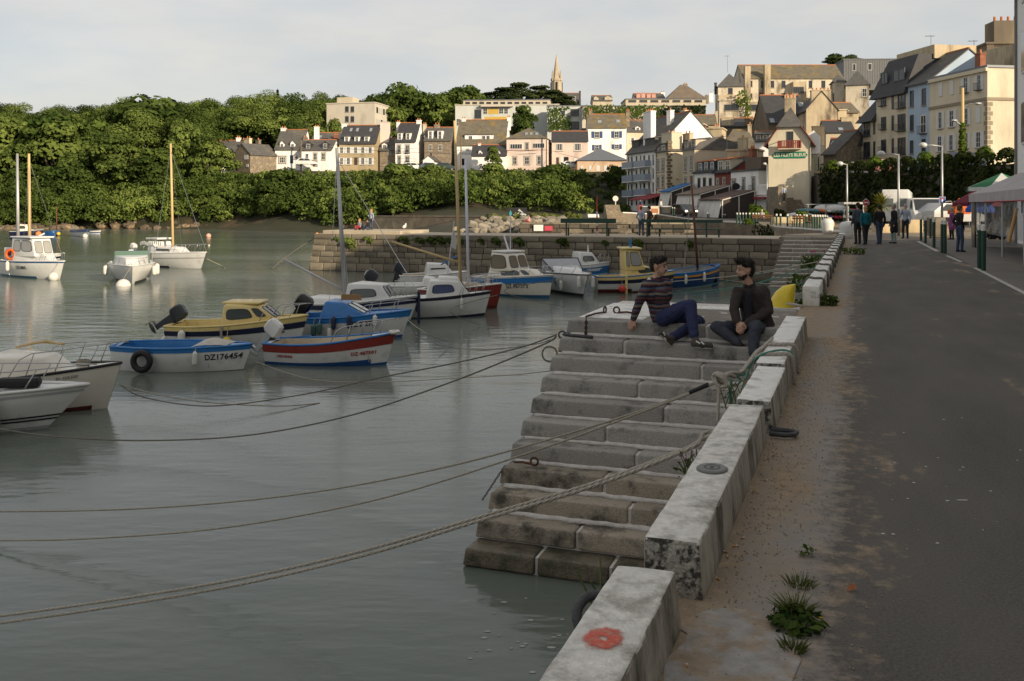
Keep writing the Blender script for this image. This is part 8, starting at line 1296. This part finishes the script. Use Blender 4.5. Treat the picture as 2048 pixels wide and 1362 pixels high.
for i, (tt, ss, lab) in enumerate(((27.6, 5.25, 'pale blue plastic chair nearest in the tent'), (28.5, 5.2, 'pale blue plastic chair in the middle of the tent'), (29.4, 5.3, 'pale blue plastic chair farthest in the tent'))):
    c = thing('plastic_chair', lab, 'chair', Q(tt, ss, 0), QROT+.5, 'plastic chairs in the tent'); bc = mat('chair_blue', (.10, .17, .24), .5); MB().cbox(-.22, .22, -.22, .22, .40, .45, .015).build('seat', bc, c); MB().loft([[(x, -.22-.05*(z-.45), z-.06*abs(x)/.22*(z > .8)) for x in (-.22, -.1, 0, .1, .22)] for z in (.45, .65, .88)], close=False).build('backrest', bc, c)
    for x in (-.2, .2):
        for y in (-.2, .2): MB().tube([(x*1.1, y*1.15, 0), (x, y, .42)], .022, 5).build('leg', bc, c)
tb_ = thing('table', 'small restaurant table between the plastic chairs', 'table', Q(28.6, 5.75, 0), QROT); MB().cbox(-.4, .4, -.6, .6, .70, .74, .01).build('top', PLAST, tb_); MB().cyl(0, 0, 0, .7, .04).build('leg', GALV, tb_)
t = thing('wooden_pole', 'varnished wooden pole leaning by the tent entrance', 'pole', Q(30.0, 4.55, .55)); MB().tube([(0, 0, 0), (.28, .1, .95)], .05, 8).build('pole', mat('pine_varnish', (.45, .25, .08), .5), t)
def parasol(p, h, r, cols, label, rz=0, text=None):
    t = thing('parasol', label, 'parasol', p, rz); MB().cyl(0, 0, 0, h+.3, .03, n=8).build('pole', GALV, t); n = 8
    for i in range(n):
        a, b = 2*PI*i/n, 2*PI*(i+1)/n; A, B = V((r*math.cos(a), r*math.sin(a), h-.35)), V((r*math.cos(b), r*math.sin(b), h-.35)); MB().add([(0, 0, h+.35), A, B], [(0, 1, 2)]).build('panel', cols[i % len(cols)], t); MB().quad(A, B, B-V((0, 0, .18)), A-V((0, 0, .18))).build('valance', cols[(i+1) % len(cols)], t)
    return t
PG = cloth('parasol_green', (.015, .13, .05)); PW = cloth('parasol_white', (.58, .57, .55)); PR = cloth('parasol_crimson', (.13, .012, .03)); PO = cloth('parasol_orange', (.42, .10, .02)); PBL = cloth('parasol_blue', (.03, .08, .35))
parasol(P(2003, 478, 46), 2.85, 1.6, [PG, PW], 'green and white parasol rising above the tents'); parasol(P(1953, 474, 48.5), 2.1, 1.2, [PR], 'crimson parasol beside the grey tent'); parasol(P(1918, 470, 51), 1.65, .6, [PO], 'orange parasol behind the crimson one'); parasol(P(1960, 474, 47), 1.75, .7, [PBL], 'small blue parasol in the tent shade')
# ------------------------------------------------------------------ ropes, ironwork, weeds and litter near the viewer
def cat_rope(name, label, pts, r, m=None, n=6, seg=10, twist=False, parent=None, cat='rope'):
    pts = [V(p) for p in pts]; out = []
    for i in range(len(pts)-1):
        p0, p1, p2, p3 = pts[max(i-1, 0)], pts[i], pts[i+1], pts[min(i+2, len(pts)-1)]
        for k in range(seg): t = k/seg; out.append(.5*((2*p1)+(p2-p0)*t+(2*p0-5*p1+4*p2-p3)*t*t+(3*p1-p0-3*p2+p3)*t**3))
    out.append(pts[-1]); m = m or ROPE
    if twist:                                              # laid rope: three strands round the line
        fine = []
        for a, b in zip(out, out[1:]):
            k = max(2, int((b-a).length/(r*.9)))
            fine += [a+(b-a)*j/k for j in range(k)]
        fine.append(out[-1]); mb = MB(); ph = 0; strands = [[], [], []]
        for i, p in enumerate(fine):
            t = (fine[min(i+1, len(fine)-1)]-fine[max(i-1, 0)]).normalized(); a = t.cross(V((0, 0, 1))).normalized(); b = a.cross(t); ph += .42
            for s in range(3): an = ph+s*2*PI/3; strands[s].append(p+(a*math.cos(an)+b*math.sin(an))*r*.5)
        for s in strands: mb.tube(s, r*.56, 5)
        o = mb.build(name, m, parent, True)
    else: o = MB().tube(out, r, n).build(name, m, parent, True)
    if not parent: tag(o, label, cat)
    return o
ROPEG = mat('rope_green', (.06, .22, .17), .9, .3, 60, .4, 150); ROPEL = mat('rope_pale', (.42, .385, .325), .95, .25, 60, .6, 160); ROPEK = mat('rope_dark', (.15, .14, .12), .95, .3, 60)
cat_rope('mooring_rope', 'thick laid rope, upper of the nearest pair running to the lower left', [Q(6.15, -.10, .16), Q(6.02, -.30, .18), P(1380, 893, 5.75), P(1200, 962, 6.15), P(1000, 1022, 6.6), P(700, 1108, 7.15), P(400, 1172, 7.6), P(0, 1232, 8.1), P(-350, 1268, 8.8)], .0125, ROPEL, twist=True)
cat_rope('mooring_rope', 'thick laid rope, lower of the nearest pair running to the lower left', [Q(6.10, -.12, .14), Q(5.98, -.31, .15), P(1376, 899, 5.73), P(1200, 968, 6.12), P(1000, 1029, 6.55), P(700, 1118, 7.1), P(400, 1184, 7.55), P(0, 1246, 8.05), P(-350, 1284, 8.75)], .0125, ROPEL, twist=True)
cat_rope('mooring_rope', 'grey rope from the knotted bundle crossing the water, upper one', [P(1432, 764, 7.35), P(1380, 785, 7.5), P(1200, 848, 8.1), P(900, 932, 9.1), P(600, 988, 10.1), P(300, 1016, 10.9), P(0, 1023, 11.4), P(-300, 1020, 12.2)], .0105, ROPE)
cat_rope('mooring_rope', 'grey rope from the knotted bundle crossing the water, lower one', [P(1432, 766, 7.35), P(1300, 818, 7.7), P(1060, 905, 8.4), P(750, 1000, 9.2), P(450, 1055, 9.9), P(200, 1076, 10.4), P(0, 1081, 10.8), P(-300, 1078, 11.6)], .010, ROPE)
o = MB().tube([P(1380, 785, 7.49), P(1416, 769, 7.38)], .017, 8).build('rope_sleeve', RUBBER, None, True); tag(o, 'black rubber sleeve on the knotted mooring rope', 'sleeve')
cat_rope('mooring_rope', 'dark rope sagging from the landing ring to the left boats', [Q(12.6, -3.30, -.22), P(1080, 692, 13.1), P(900, 765, 13.8), P(700, 831, 14.3), P(500, 870, 14.6), P(300, 881, 14.8), P(120, 874, 15.0), P(0, 858, 15.6), P(-60, 845, 16.1)], .013, ROPEK, twist=False)
cat_rope('mooring_rope', 'dark rope from the landing ring toward the cream cabin boat', [Q(12.62, -3.30, -.2), P(1040, 695, 13.2), P(900, 728, 14.2), P(760, 755, 15.2), P(600, 790, 16.2), P(420, 812, 17.0), P(290, 795, 17.8), P(244, 772, 18.3)], .012, ROPEK)
cat_rope('mooring_rope', 'pale rope curving from the cream cabin boat into the water', [P(240, 770, 18.3), P(330, 792, 17.9), P(430, 806, 17.8), P(560, 812, 18.2), P(640, 806, 18.75)], .011, ROPE)
cat_rope('mooring_rope', 'thin rope from the blue-gunwale rowing boat to the stairs', [P(508, 722, 22.6), P(620, 758, 19.5), P(760, 764, 18), P(900, 757, 16.5), P(1020, 750, 15), P(1100, 742, 13)], .008, ROPE)
cat_rope('mooring_rope', 'thin taut rope from the red-banded boat to the landing', [P(800, 660, 23.2), P(880, 690, 20), P(960, 700, 17), P(1060, 690, 14), P(1100, 680, 13.1)], .007, ROPEK)
cat_rope('mooring_rope', 'rope from the bright blue cabin boat into the water', [P(815, 640, 27), P(850, 665, 25.5), P(898, 684, 26.5)], .012, ROPE)
cat_rope('mooring_rope', 'weedy rope from the tan-masted boat into the water', [P(995, 590, 33), P(900, 620, 30), P(960, 650, 30.8)], .012, ROPEK); cat_rope('mooring_rope', 'weedy rope from the DZ 487373 boat into the water', [P(1108, 560, 40), P(1010, 580, 36), P(1060, 600, 36.5), P(1130, 613, 36.5)], .014, ROPEK)
cat_rope('mooring_rope', 'rope of the far sailing boat going down to a weedy float', [P(414, 518, 60), P(440, 530, 61), P(450, 536, 59.7)], .02, ROPE)
cat_rope('mooring_rope', 'dark rope hanging off the end of the pier', [Q(51, -30.5, -.2), Q(50.6, -32.2, -1.3), Q(50.2, -33.4, -2.3)], .03, ROPEK)
for i, (u0, v0, y0, u1, v1, y1) in enumerate(((1690, 494, 38, 1350, 583, 44), (1668, 505, 32, 1446, 555, 46), (1665, 512, 30, 1340, 600, 43), (1658, 520, 28, 1240, 570, 42), (1650, 530, 25, 1330, 590, 42), (1640, 548, 22, 1445, 560, 46), (1632, 560, 20, 1330, 605, 40), (1625, 575, 18, 1470, 620, 30), (1618, 590, 16.5, 1500, 630, 26))):
    m = P((u0+u1)/2, (v0+v1)/2+9+2*(i % 3), (y0+y1)/2); cat_rope('mooring_rope', 'thin %s line strung from the far parapet to the boats, %s from the far end' % ('green' if i % 2 == 0 else 'pale', nth(i)), [P(u0, v0, y0), m, P(u1, v1, y1)], .014 if i < 5 else .011, ROPEG if i % 2 == 0 else ROPEL)['group'] = 'lines from the far parapet'
for k in range(14):
    t = 17.2+k*2.05; cat_rope('rope_loop', 'dark rope loop over the far parapet, %s from the near end' % nth(k), [Q(t, -.27, -.25), Q(t, -.265, .29), Q(t+.02, -.12, .325), Q(t+.02, .025, .30), Q(t, .035, .02)], .022, ROPEK, seg=3)['group'] = 'rope loops over the far parapet'
# rope bundle round the fourth parapet segment
for i, tt in enumerate((9.35, 8.75)):
    lab = 'grey rope wrapped round the whitewashed parapet, %s wrap' % ('farther' if i == 0 else 'nearer'); cat_rope('rope_wrap', lab, [Q(tt-.55, -.36, -.05), Q(tt-.25, -.31, .10), Q(tt-.05, -.255, .245), Q(tt, -.11, .268), Q(tt+.02, .02, .262), Q(tt+.03, .045, .15), Q(tt+.05, .05, .01)], .018, ROPEL, twist=True, seg=8)
cat_rope('rope_wrap', 'green line twisted along the nearer rope wrap', [Q(8.3, -.33, .02), Q(8.6, -.28, .22), Q(8.78, -.12, .29), Q(8.80, .03, .27), Q(8.82, .05, .05)], .009, ROPEG)
mb = MB(); rg = random.Random(3); c = P(1440, 760, 7.35)
for k in range(4): mb.tube([c+V((rg.uniform(-.015, .015)+.045*math.cos(a+k), rg.uniform(-.01, .01)+.03*math.sin(a*1.0), .05*math.sin(a+k*.7))) for a in [2*PI*i/12 for i in range(12)]], .0145, 6, closed=True)
o = mb.build('rope_knot', ROPEL, None, True); tag(o, 'big grey knot in the rope beside the parapet', 'knot')
cat_rope('mooring_rope', 'grey rope chain leading from the knot up to the wrapped parapet', [P(1440, 762, 7.35), P(1455, 748, 7.5), P(1470, 752, 7.7), P(1488, 738, 7.95), P(1500, 722, 8.15), P(1512, 705, 8.4), P(1522, 698, 8.6)], .019, ROPEL, twist=True); cat_rope('mooring_rope', 'second grey strand beside the rope chain by the parapet', [P(1446, 752, 7.40), P(1462, 745, 7.6), P(1482, 744, 7.8), P(1495, 728, 8.05), P(1508, 712, 8.3), P(1530, 690, 8.8), P(1545, 676, 9.2)], .016, ROPEL, twist=True)
cat_rope('rope_tail', 'grey rope tail hanging straight down from the knot', [P(1438, 768, 7.33), P(1437, 800, 7.31), P(1435, 842, 7.28)], .013, ROPEL); cat_rope('rope_tail', 'frayed green rope tail hanging by the parapet', [P(1463, 760, 7.55), P(1460, 785, 7.5), P(1463, 812, 7.5)], .012, ROPEG)
# ironwork
def ring(name, label, c, R_, r, rot, m=iron, cat='ring'): o = MB().tube([(R_*math.cos(2*PI*i/22), R_*math.sin(2*PI*i/22), 0) for i in range(22)], r, 8, closed=True).build(name, m, None, True); o.location = c; o.rotation_euler = rot; return tag(o, label, cat)
ring('mooring_ring', 'heavy grey iron ring hanging beside the nearest parapet', Q(3.74, -.36, -.03), .095, .020, (.75, .25, 0)); 
o = MB().tube([(0, -.06, 0), (.10, -.07, .0), (.16, -.04, .0), (.17, .03, 0), (.12, .07, 0), (0, .07, 0)], .017, 8).build('mooring_hoop', iron, None, True); o.location = Q(6.83, .01, .03); o.rotation_euler = (0, 0, QROT); tag(o, 'flat iron hoop at the foot of the parapet on the road side', 'hoop')
def eye(label, c, ux, L_=.42):
    t = thing('mooring_hook', label, 'hook', c); u_ = V(ux).normalized(); MB().tube([V((0, 0, .02)), u_*L_*.5+V((0, 0, .03)), u_*L_+V((0, 0, .02))], .014, 7).build('rod', rust, t, True); n_ = V((0, 0, 1)).cross(u_); MB().tube([u_*(L_+.045)+V((0, 0, .05))+u_*.045*math.cos(a)+V((0, 0, .045*math.sin(a))) for a in [2*PI*i/14 for i in range(14)]], .013, 7, closed=True).build('eye', rust, t, True); return t
eye('rusty rod with an eye lying on the landing edge by the chain', G(1172, 636), (.55, 1, 0), .62); eye('dark iron hook on the landing behind the sweater man', G(1268, 629), (-.8, .4, 0), .22); eye('rusty shackle rod on a lower step', Q(ST0-SG*7+.12, -3.22, -SR*7+.02), QN*1.0, .20)
def chain(label, a, b, n, m=rust, s=.035):
    t = thing('chain', label, 'chain', a); a, b = V(a), V(b); mb = MB()
    for i in range(n):
        p = (b-a)*((i+.5)/n); d = (b-a).normalized(); w = d.cross(V((0, 1, .3))).normalized(); w = w if i % 2 else d.cross(w).normalized(); o = MB().tube([p+d*s*1.0*math.cos(q)+w*s*.55*math.sin(q) for q in [2*PI*k/8 for k in range(8)]], s*.26, 5, closed=True).build('link', m, t, True)
chain('rusty chain hanging from the landing edge', G(1171, 640)+V((0, -.12, .03)), G(1171, 640)+V((-.01, -.16, -.24)), 8, rust, .030); chain('thin rusty chain hanging from a lower step', Q(ST0-SG*7+.1, -3.33, -SR*7), Q(ST0-SG*8-.1, -3.42, -SR*8.3), 12, rust, .020)
ring('mooring_ring', 'iron ring where the dark ropes meet at the landing corner', Q(12.62, -3.22, -.2), .05, .012, (1.2, 0, 0)); o = MB().tube([Q(12.6, -3.2, -.19), Q(12.45, -2.75, -.19)], .022, 8).build('iron_bar', iron, None, True); tag(o, 'black iron bar lying on the first step by the chain', 'bar')
ring('rope_ring', 'loop of old rope hanging off the landing corner', Q(12.3, -3.30, -.42), .10, .012, (1.3, .2, 0), ROPEK, 'rope')
# yellow boat leaning on the quay behind the landing
t = thing('yellow_dinghy', 'yellow plastic dinghy bow standing against the end of the far parapet', 'dinghy'); YEL = gel('dinghy_yellow', (.62, .47, .015), .4); rings_ = []
for k, (z, w, d) in enumerate(((.34, .03, .03), (.31, .13, .10), (.22, .20, .16), (.05, .27, .21), (-.3, .34, .25), (-1.0, .40, .28), (-1.9, .42, .28), (-2.5, .38, .2))): c = Q(15.62+.02*k, -.36-.10*min(k, 3)*.4, z); rings_.append([c+QN*w*math.cos(a)*(1.0 if math.cos(a) < 0 else .45)+QD*d*math.sin(a) for a in [2*PI*i/14 for i in range(14)]])
MB().loft(rings_, True).build('hull', YEL, t, True); MB().tube([Q(15.36, -.46, .06), Q(15.34, -.33, .05), Q(15.3, -.22, .03)], .022, 6).build('rope_handle', ROPEL, t, True)
# weeds, flowers, litter
def blades(name, label, p, n, h, spread, m=GRASS, seed=0, cat='weed', group=None, wd=.006):
    rg = random.Random(seed); mb = MB()
    for k in range(n):
        a = rg.uniform(0, 2*PI); r = spread*rg.random()**.7*.5; b0 = V((r*math.cos(a), r*math.sin(a), 0)); d = V((math.cos(a)*rg.uniform(.2, 1.0), math.sin(a)*rg.uniform(.2, 1.0), rg.uniform(.6, 1.3))).normalized(); s = d.cross(V((rg.uniform(-1, 1), rg.uniform(-1, 1), .2))).normalized()*wd; L_ = h*rg.uniform(.5, 1.1); m1 = b0+d*L_*.55; e = b0+d*L_+V((math.cos(a), math.sin(a), -.5))*L_*.15; mb.add([b0-s, b0+s, m1+s*.8, m1-s*.8, e], [(0, 1, 2, 3), (3, 2, 4)])
    o = mb.build(name, m, None, fix=False); at = o.data.attributes.new('tint', 'FLOAT', 'POINT'); at.data.foreach_set('value', np.repeat(np.array([rg.uniform(0, .45) for _ in range(n)], np.float32), 5)); o.location = p; tag(o, label, cat, group); return o
def broad(name, label, p, n, size, spread, m, seed, zup=.04, cat='weed'):
    rng = np.random.default_rng(seed); a = rng.uniform(0, 2*PI, n); r = spread*.5*np.sqrt(rng.random(n)); pt = np.stack([r*np.cos(a), r*np.sin(a), zup*rng.random(n)+.006], 1); nr = np.stack([.5*np.cos(a), .5*np.sin(a), np.ones(n)], 1)+rng.normal(size=(n, 3))*.35; o = bpy.data.objects.new(name, leaf_mesh('foliage', pt, nr, size, rng.uniform(0, .4, n), m, rng, 1.6)); COL.objects.link(o); o.location = p; return tag(o, label, cat)
blades('grass_tuft', 'grass tuft growing in the sand, farther of three', G(1598, 1172), 90, .05, .11, seed=1, wd=.0022); blades('grass_tuft', 'tall grass sprouting from the leafy weed on the road', G(1590, 1228), 140, .085, .11, seed=2, wd=.0025); broad('leafy_weed', 'leafy dandelion weed on the road edge', G(1592, 1252), 170, .028, .21, LEAF_D, 3); blades('grass_tuft', 'small grass tuft nearest on the road', G(1586, 1300), 110, .05, .085, seed=4, wd=.0022); broad('sprout', 'tiny brown-green sprout on the sand', G(1612, 1112), 26, .018, .07, LEAF, 5)
o = MB().ball((0, 0, 0), (.009, .009, .005)).build('dandelion', mat('dandelion_yellow', (.65, .42, .01), .8), None, True); o.location = G(1641, 1250)+V((0, 0, .03)); tag(o, 'yellow dandelion flower on the leafy weed', 'flower')
mb = MB(); lf = [(-.02, 0, .004), (0, -.012, .012), (.024, 0, .018), (.004, .016, .03), (-.012, .010, .012)]; mb.add(lf, [(0, 1, 4), (1, 2, 3), (1, 3, 4)]); o = mb.build('dead_leaf', mat('leaf_rust', (.26, .09, .035), .8, .2, 60)); o.location = G(1703, 1184); o.scale = (1.05, 1.05, 1.05); tag(o, 'curled rusty dead leaf lying on the asphalt', 'leaf')
rg = random.Random(21); fil = mat('cigarette_filter', (.42, .20, .06), .8)
for i, (u, v) in enumerate(((1470, 1094), (1452, 1106), (1436, 1160), (1374, 1335), (1485, 1078), (1506, 985), (1536, 919), (1455, 1116), (1560, 1248), (1546, 905), (1530, 962), (1575, 840))):
    t = thing('cigarette_butt', 'cigarette butt trodden into the sand along the parapet', 'litter', G(u, v)+V((0, 0, .005)), rg.uniform(0, 3), 'cigarette butts on the sand'); MB().tube([(-.011, 0, 0), (.006, 0, 0)], .0038, 6).build('filter', fil, t); MB().tube([(.006, 0, 0), (.013, 0, 0)], .0038, 6).build('paper', FRAME, t)
gv = MB(); rg = random.Random(2)
for k in range(2600):
    tt = rg.uniform(2.2, 12); ss = abs(rg.gauss(.02, .26))+.015; r = rg.uniform(.0018, .0055); c = Q(tt, ss, r*.6); 
    gv.add([c+V((r*math.cos(a), r*math.sin(a), 0)) for a in (0, 1.57, 3.14, 4.71)]+[c+V((0, 0, r*.9)), c-V((0, 0, r))], [(0, 1, 4), (1, 2, 4), (2, 3, 4), (3, 0, 4), (1, 0, 5), (2, 1, 5), (3, 2, 5), (0, 3, 5)])
stuff(gv.build('gravel', mat('grit', (.26, .22, .165), .9, .85, 60)), 'loose grit scattered on the sand strip')
dr = MB()
for k in range(26):
    u, v = rg.uniform(1740, 2048), rg.uniform(830, 1110); c = G(u, v, 0); c.z = .003; r = rg.uniform(.002, .009); dr.add([c+V((r*(1+.5*rg.random())*math.cos(2*PI*i/7), r*.8*math.sin(2*PI*i/7), 0)) for i in range(7)], [tuple(range(7))])
c = G(1925, 1001); dr.add([c+V((-.035, -.002, .003)), c+V((.02, -.006, .003)), c+V((.03, .003, .003)), c+V((-.02, .006, .003))], [(0, 1, 2, 3)]); stuff(dr.build('droppings', FRAME, None, fix=False), 'white gull droppings speckled over the asphalt')
fm = MB()
for k in range(40):
    t_, s_ = rg.uniform(6.9, 9.2), -rg.uniform(1.0, 2.7); c = Q(t_, s_, WZ+.004); r = rg.uniform(.008, .028); fm.add([c+V((r*(1+.6*rg.random())*math.cos(2*PI*i/8), r*.7*(1+.4*rg.random())*math.sin(2*PI*i/8), 0)) for i in range(8)], [tuple(range(8))])
stuff(fm.build('foam', mat('sea_foam', (.34, .35, .32), .9), None, fix=False), 'flecks of foam on the water below the stairs')
VAL = mat('valerian_pink', (.35, .06, .16), .8, .2, 40); VAL2 = mat('thrift_mauve', (.30, .13, .22), .8, .2, 40)
def valerian(label, p, n, h, fl, seed, leafm=LEAF_D, lsize=.07, fm_=VAL, nl=260, sp=.5):
    t = thing('flowering_weed', label, 'plant', p); rng = np.random.default_rng(seed); rg = random.Random(seed); st = MB(); tips = []
    for k in range(n): a = rg.uniform(0, 2*PI); b0 = V((rg.uniform(-sp, sp)*.3, rg.uniform(-sp, sp)*.3, 0)); e = b0+V((math.cos(a)*h*.45, math.sin(a)*h*.45, h*rg.uniform(.7, 1.1))); st.tube([b0, (b0+e)/2+V((0, 0, h*.1)), e], .004, 4); tips.append(e)
    st.build('stems', mat('stem_green', (.08, .10, .035), .8), t); a = rng.uniform(0, 2*PI, nl); r = sp*np.sqrt(rng.random(nl))*.6; z = rng.random(nl)*h*.7; pts = np.stack([r*np.cos(a), r*np.sin(a), z], 1); o = bpy.data.objects.new('leaves', leaf_mesh('leaves', pts, rng.normal(size=(nl, 3))+np.array([0, -.4, .8]), lsize, rng.uniform(0, .4, nl), leafm, rng, 1.8)); COL.objects.link(o); o.parent = t
    for e in tips[:fl]:
        fl_ = MB()
        for j in range(9): fl_.ball(e+V((rg.uniform(-1, 1), rg.uniform(-1, 1), rg.uniform(-.5, .8)))*.03*h/.5, .016*h/.5, 6, 4)
        fl_.build('flower_head', fm_, t)
    return t
valerian('leafy valerian with pink heads behind the yellow dinghy', Q(17.0, -.40, -.35), 14, .42, 4, 1, nl=320, sp=.7); valerian('bushy valerian hanging on the middle of the far quay wall', Q(25.5, -.45, -.6), 16, .55, 3, 2, nl=450, sp=1.1, lsize=.08); valerian('valerian clump high on the far end of the quay wall', Q(33, -.45, -.5), 14, .6, 4, 3, nl=450, sp=1.3, lsize=.09)
valerian('dark weed sprouting at the near end of the far parapet on the road side', Q(15.9, .10, 0), 8, .22, 0, 4, nl=160, sp=.3, lsize=.05); valerian('green weeds along the foot of the far parapet', Q(33, .35, 0), 10, .28, 0, 6, nl=160, sp=.8, lsize=.07)
valerian('spray of mauve thrift flowers by the thick ropes', Q(5.9, -.34, -.05), 16, .13, 9, 7, LEAF_D, .02, VAL2, 60, .25); valerian('dry weeds among the green rope by the third parapet segment', Q(7.75, -.34, -.02), 14, .2, 3, 8, LEAF, .018, mat('weed_straw', (.25, .19, .1), .9), 50, .3); valerian('leggy weed growing out of the wall above the water', Q(4.12, -.42, -.30), 7, .30, 0, 9, LEAF, .035, VAL2, 40, .16)
# strands of green netting at the rope
cat_rope('netting', 'frayed green netting caught at the third parapet segment', [P(1470, 772, 7.55), P(1482, 762, 7.7), P(1476, 752, 7.7), P(1490, 748, 7.85), P(1484, 738, 7.9), P(1498, 735, 8.0)], .008, ROPEG)
# seagull on the pier
t = thing('seagull', 'white gull standing on the pier head', 'gull', Q(52.2, -25.3, .09), 1.2); remeshed('body', [('e', (0, 0, .24), (.20, .09, .10), MX.Rotation(-.25, 3, 'Y'), 0), ((.12, 0, .30), .055, (.17, 0, .40), .05, 0), ((.2, 0, .40), .018, (.25, 0, .39), .006, 2), ((-.1, 0, .23), .05, (-.3, 0, .20), .02, 1), ((.0, .035, .18), .010, (.0, .035, .0), .010, 2), ((.0, -.035, .18), .010, (.0, -.035, .0), .010, 2)], [FRAME, BGREY, BORA], .016, 1, t)
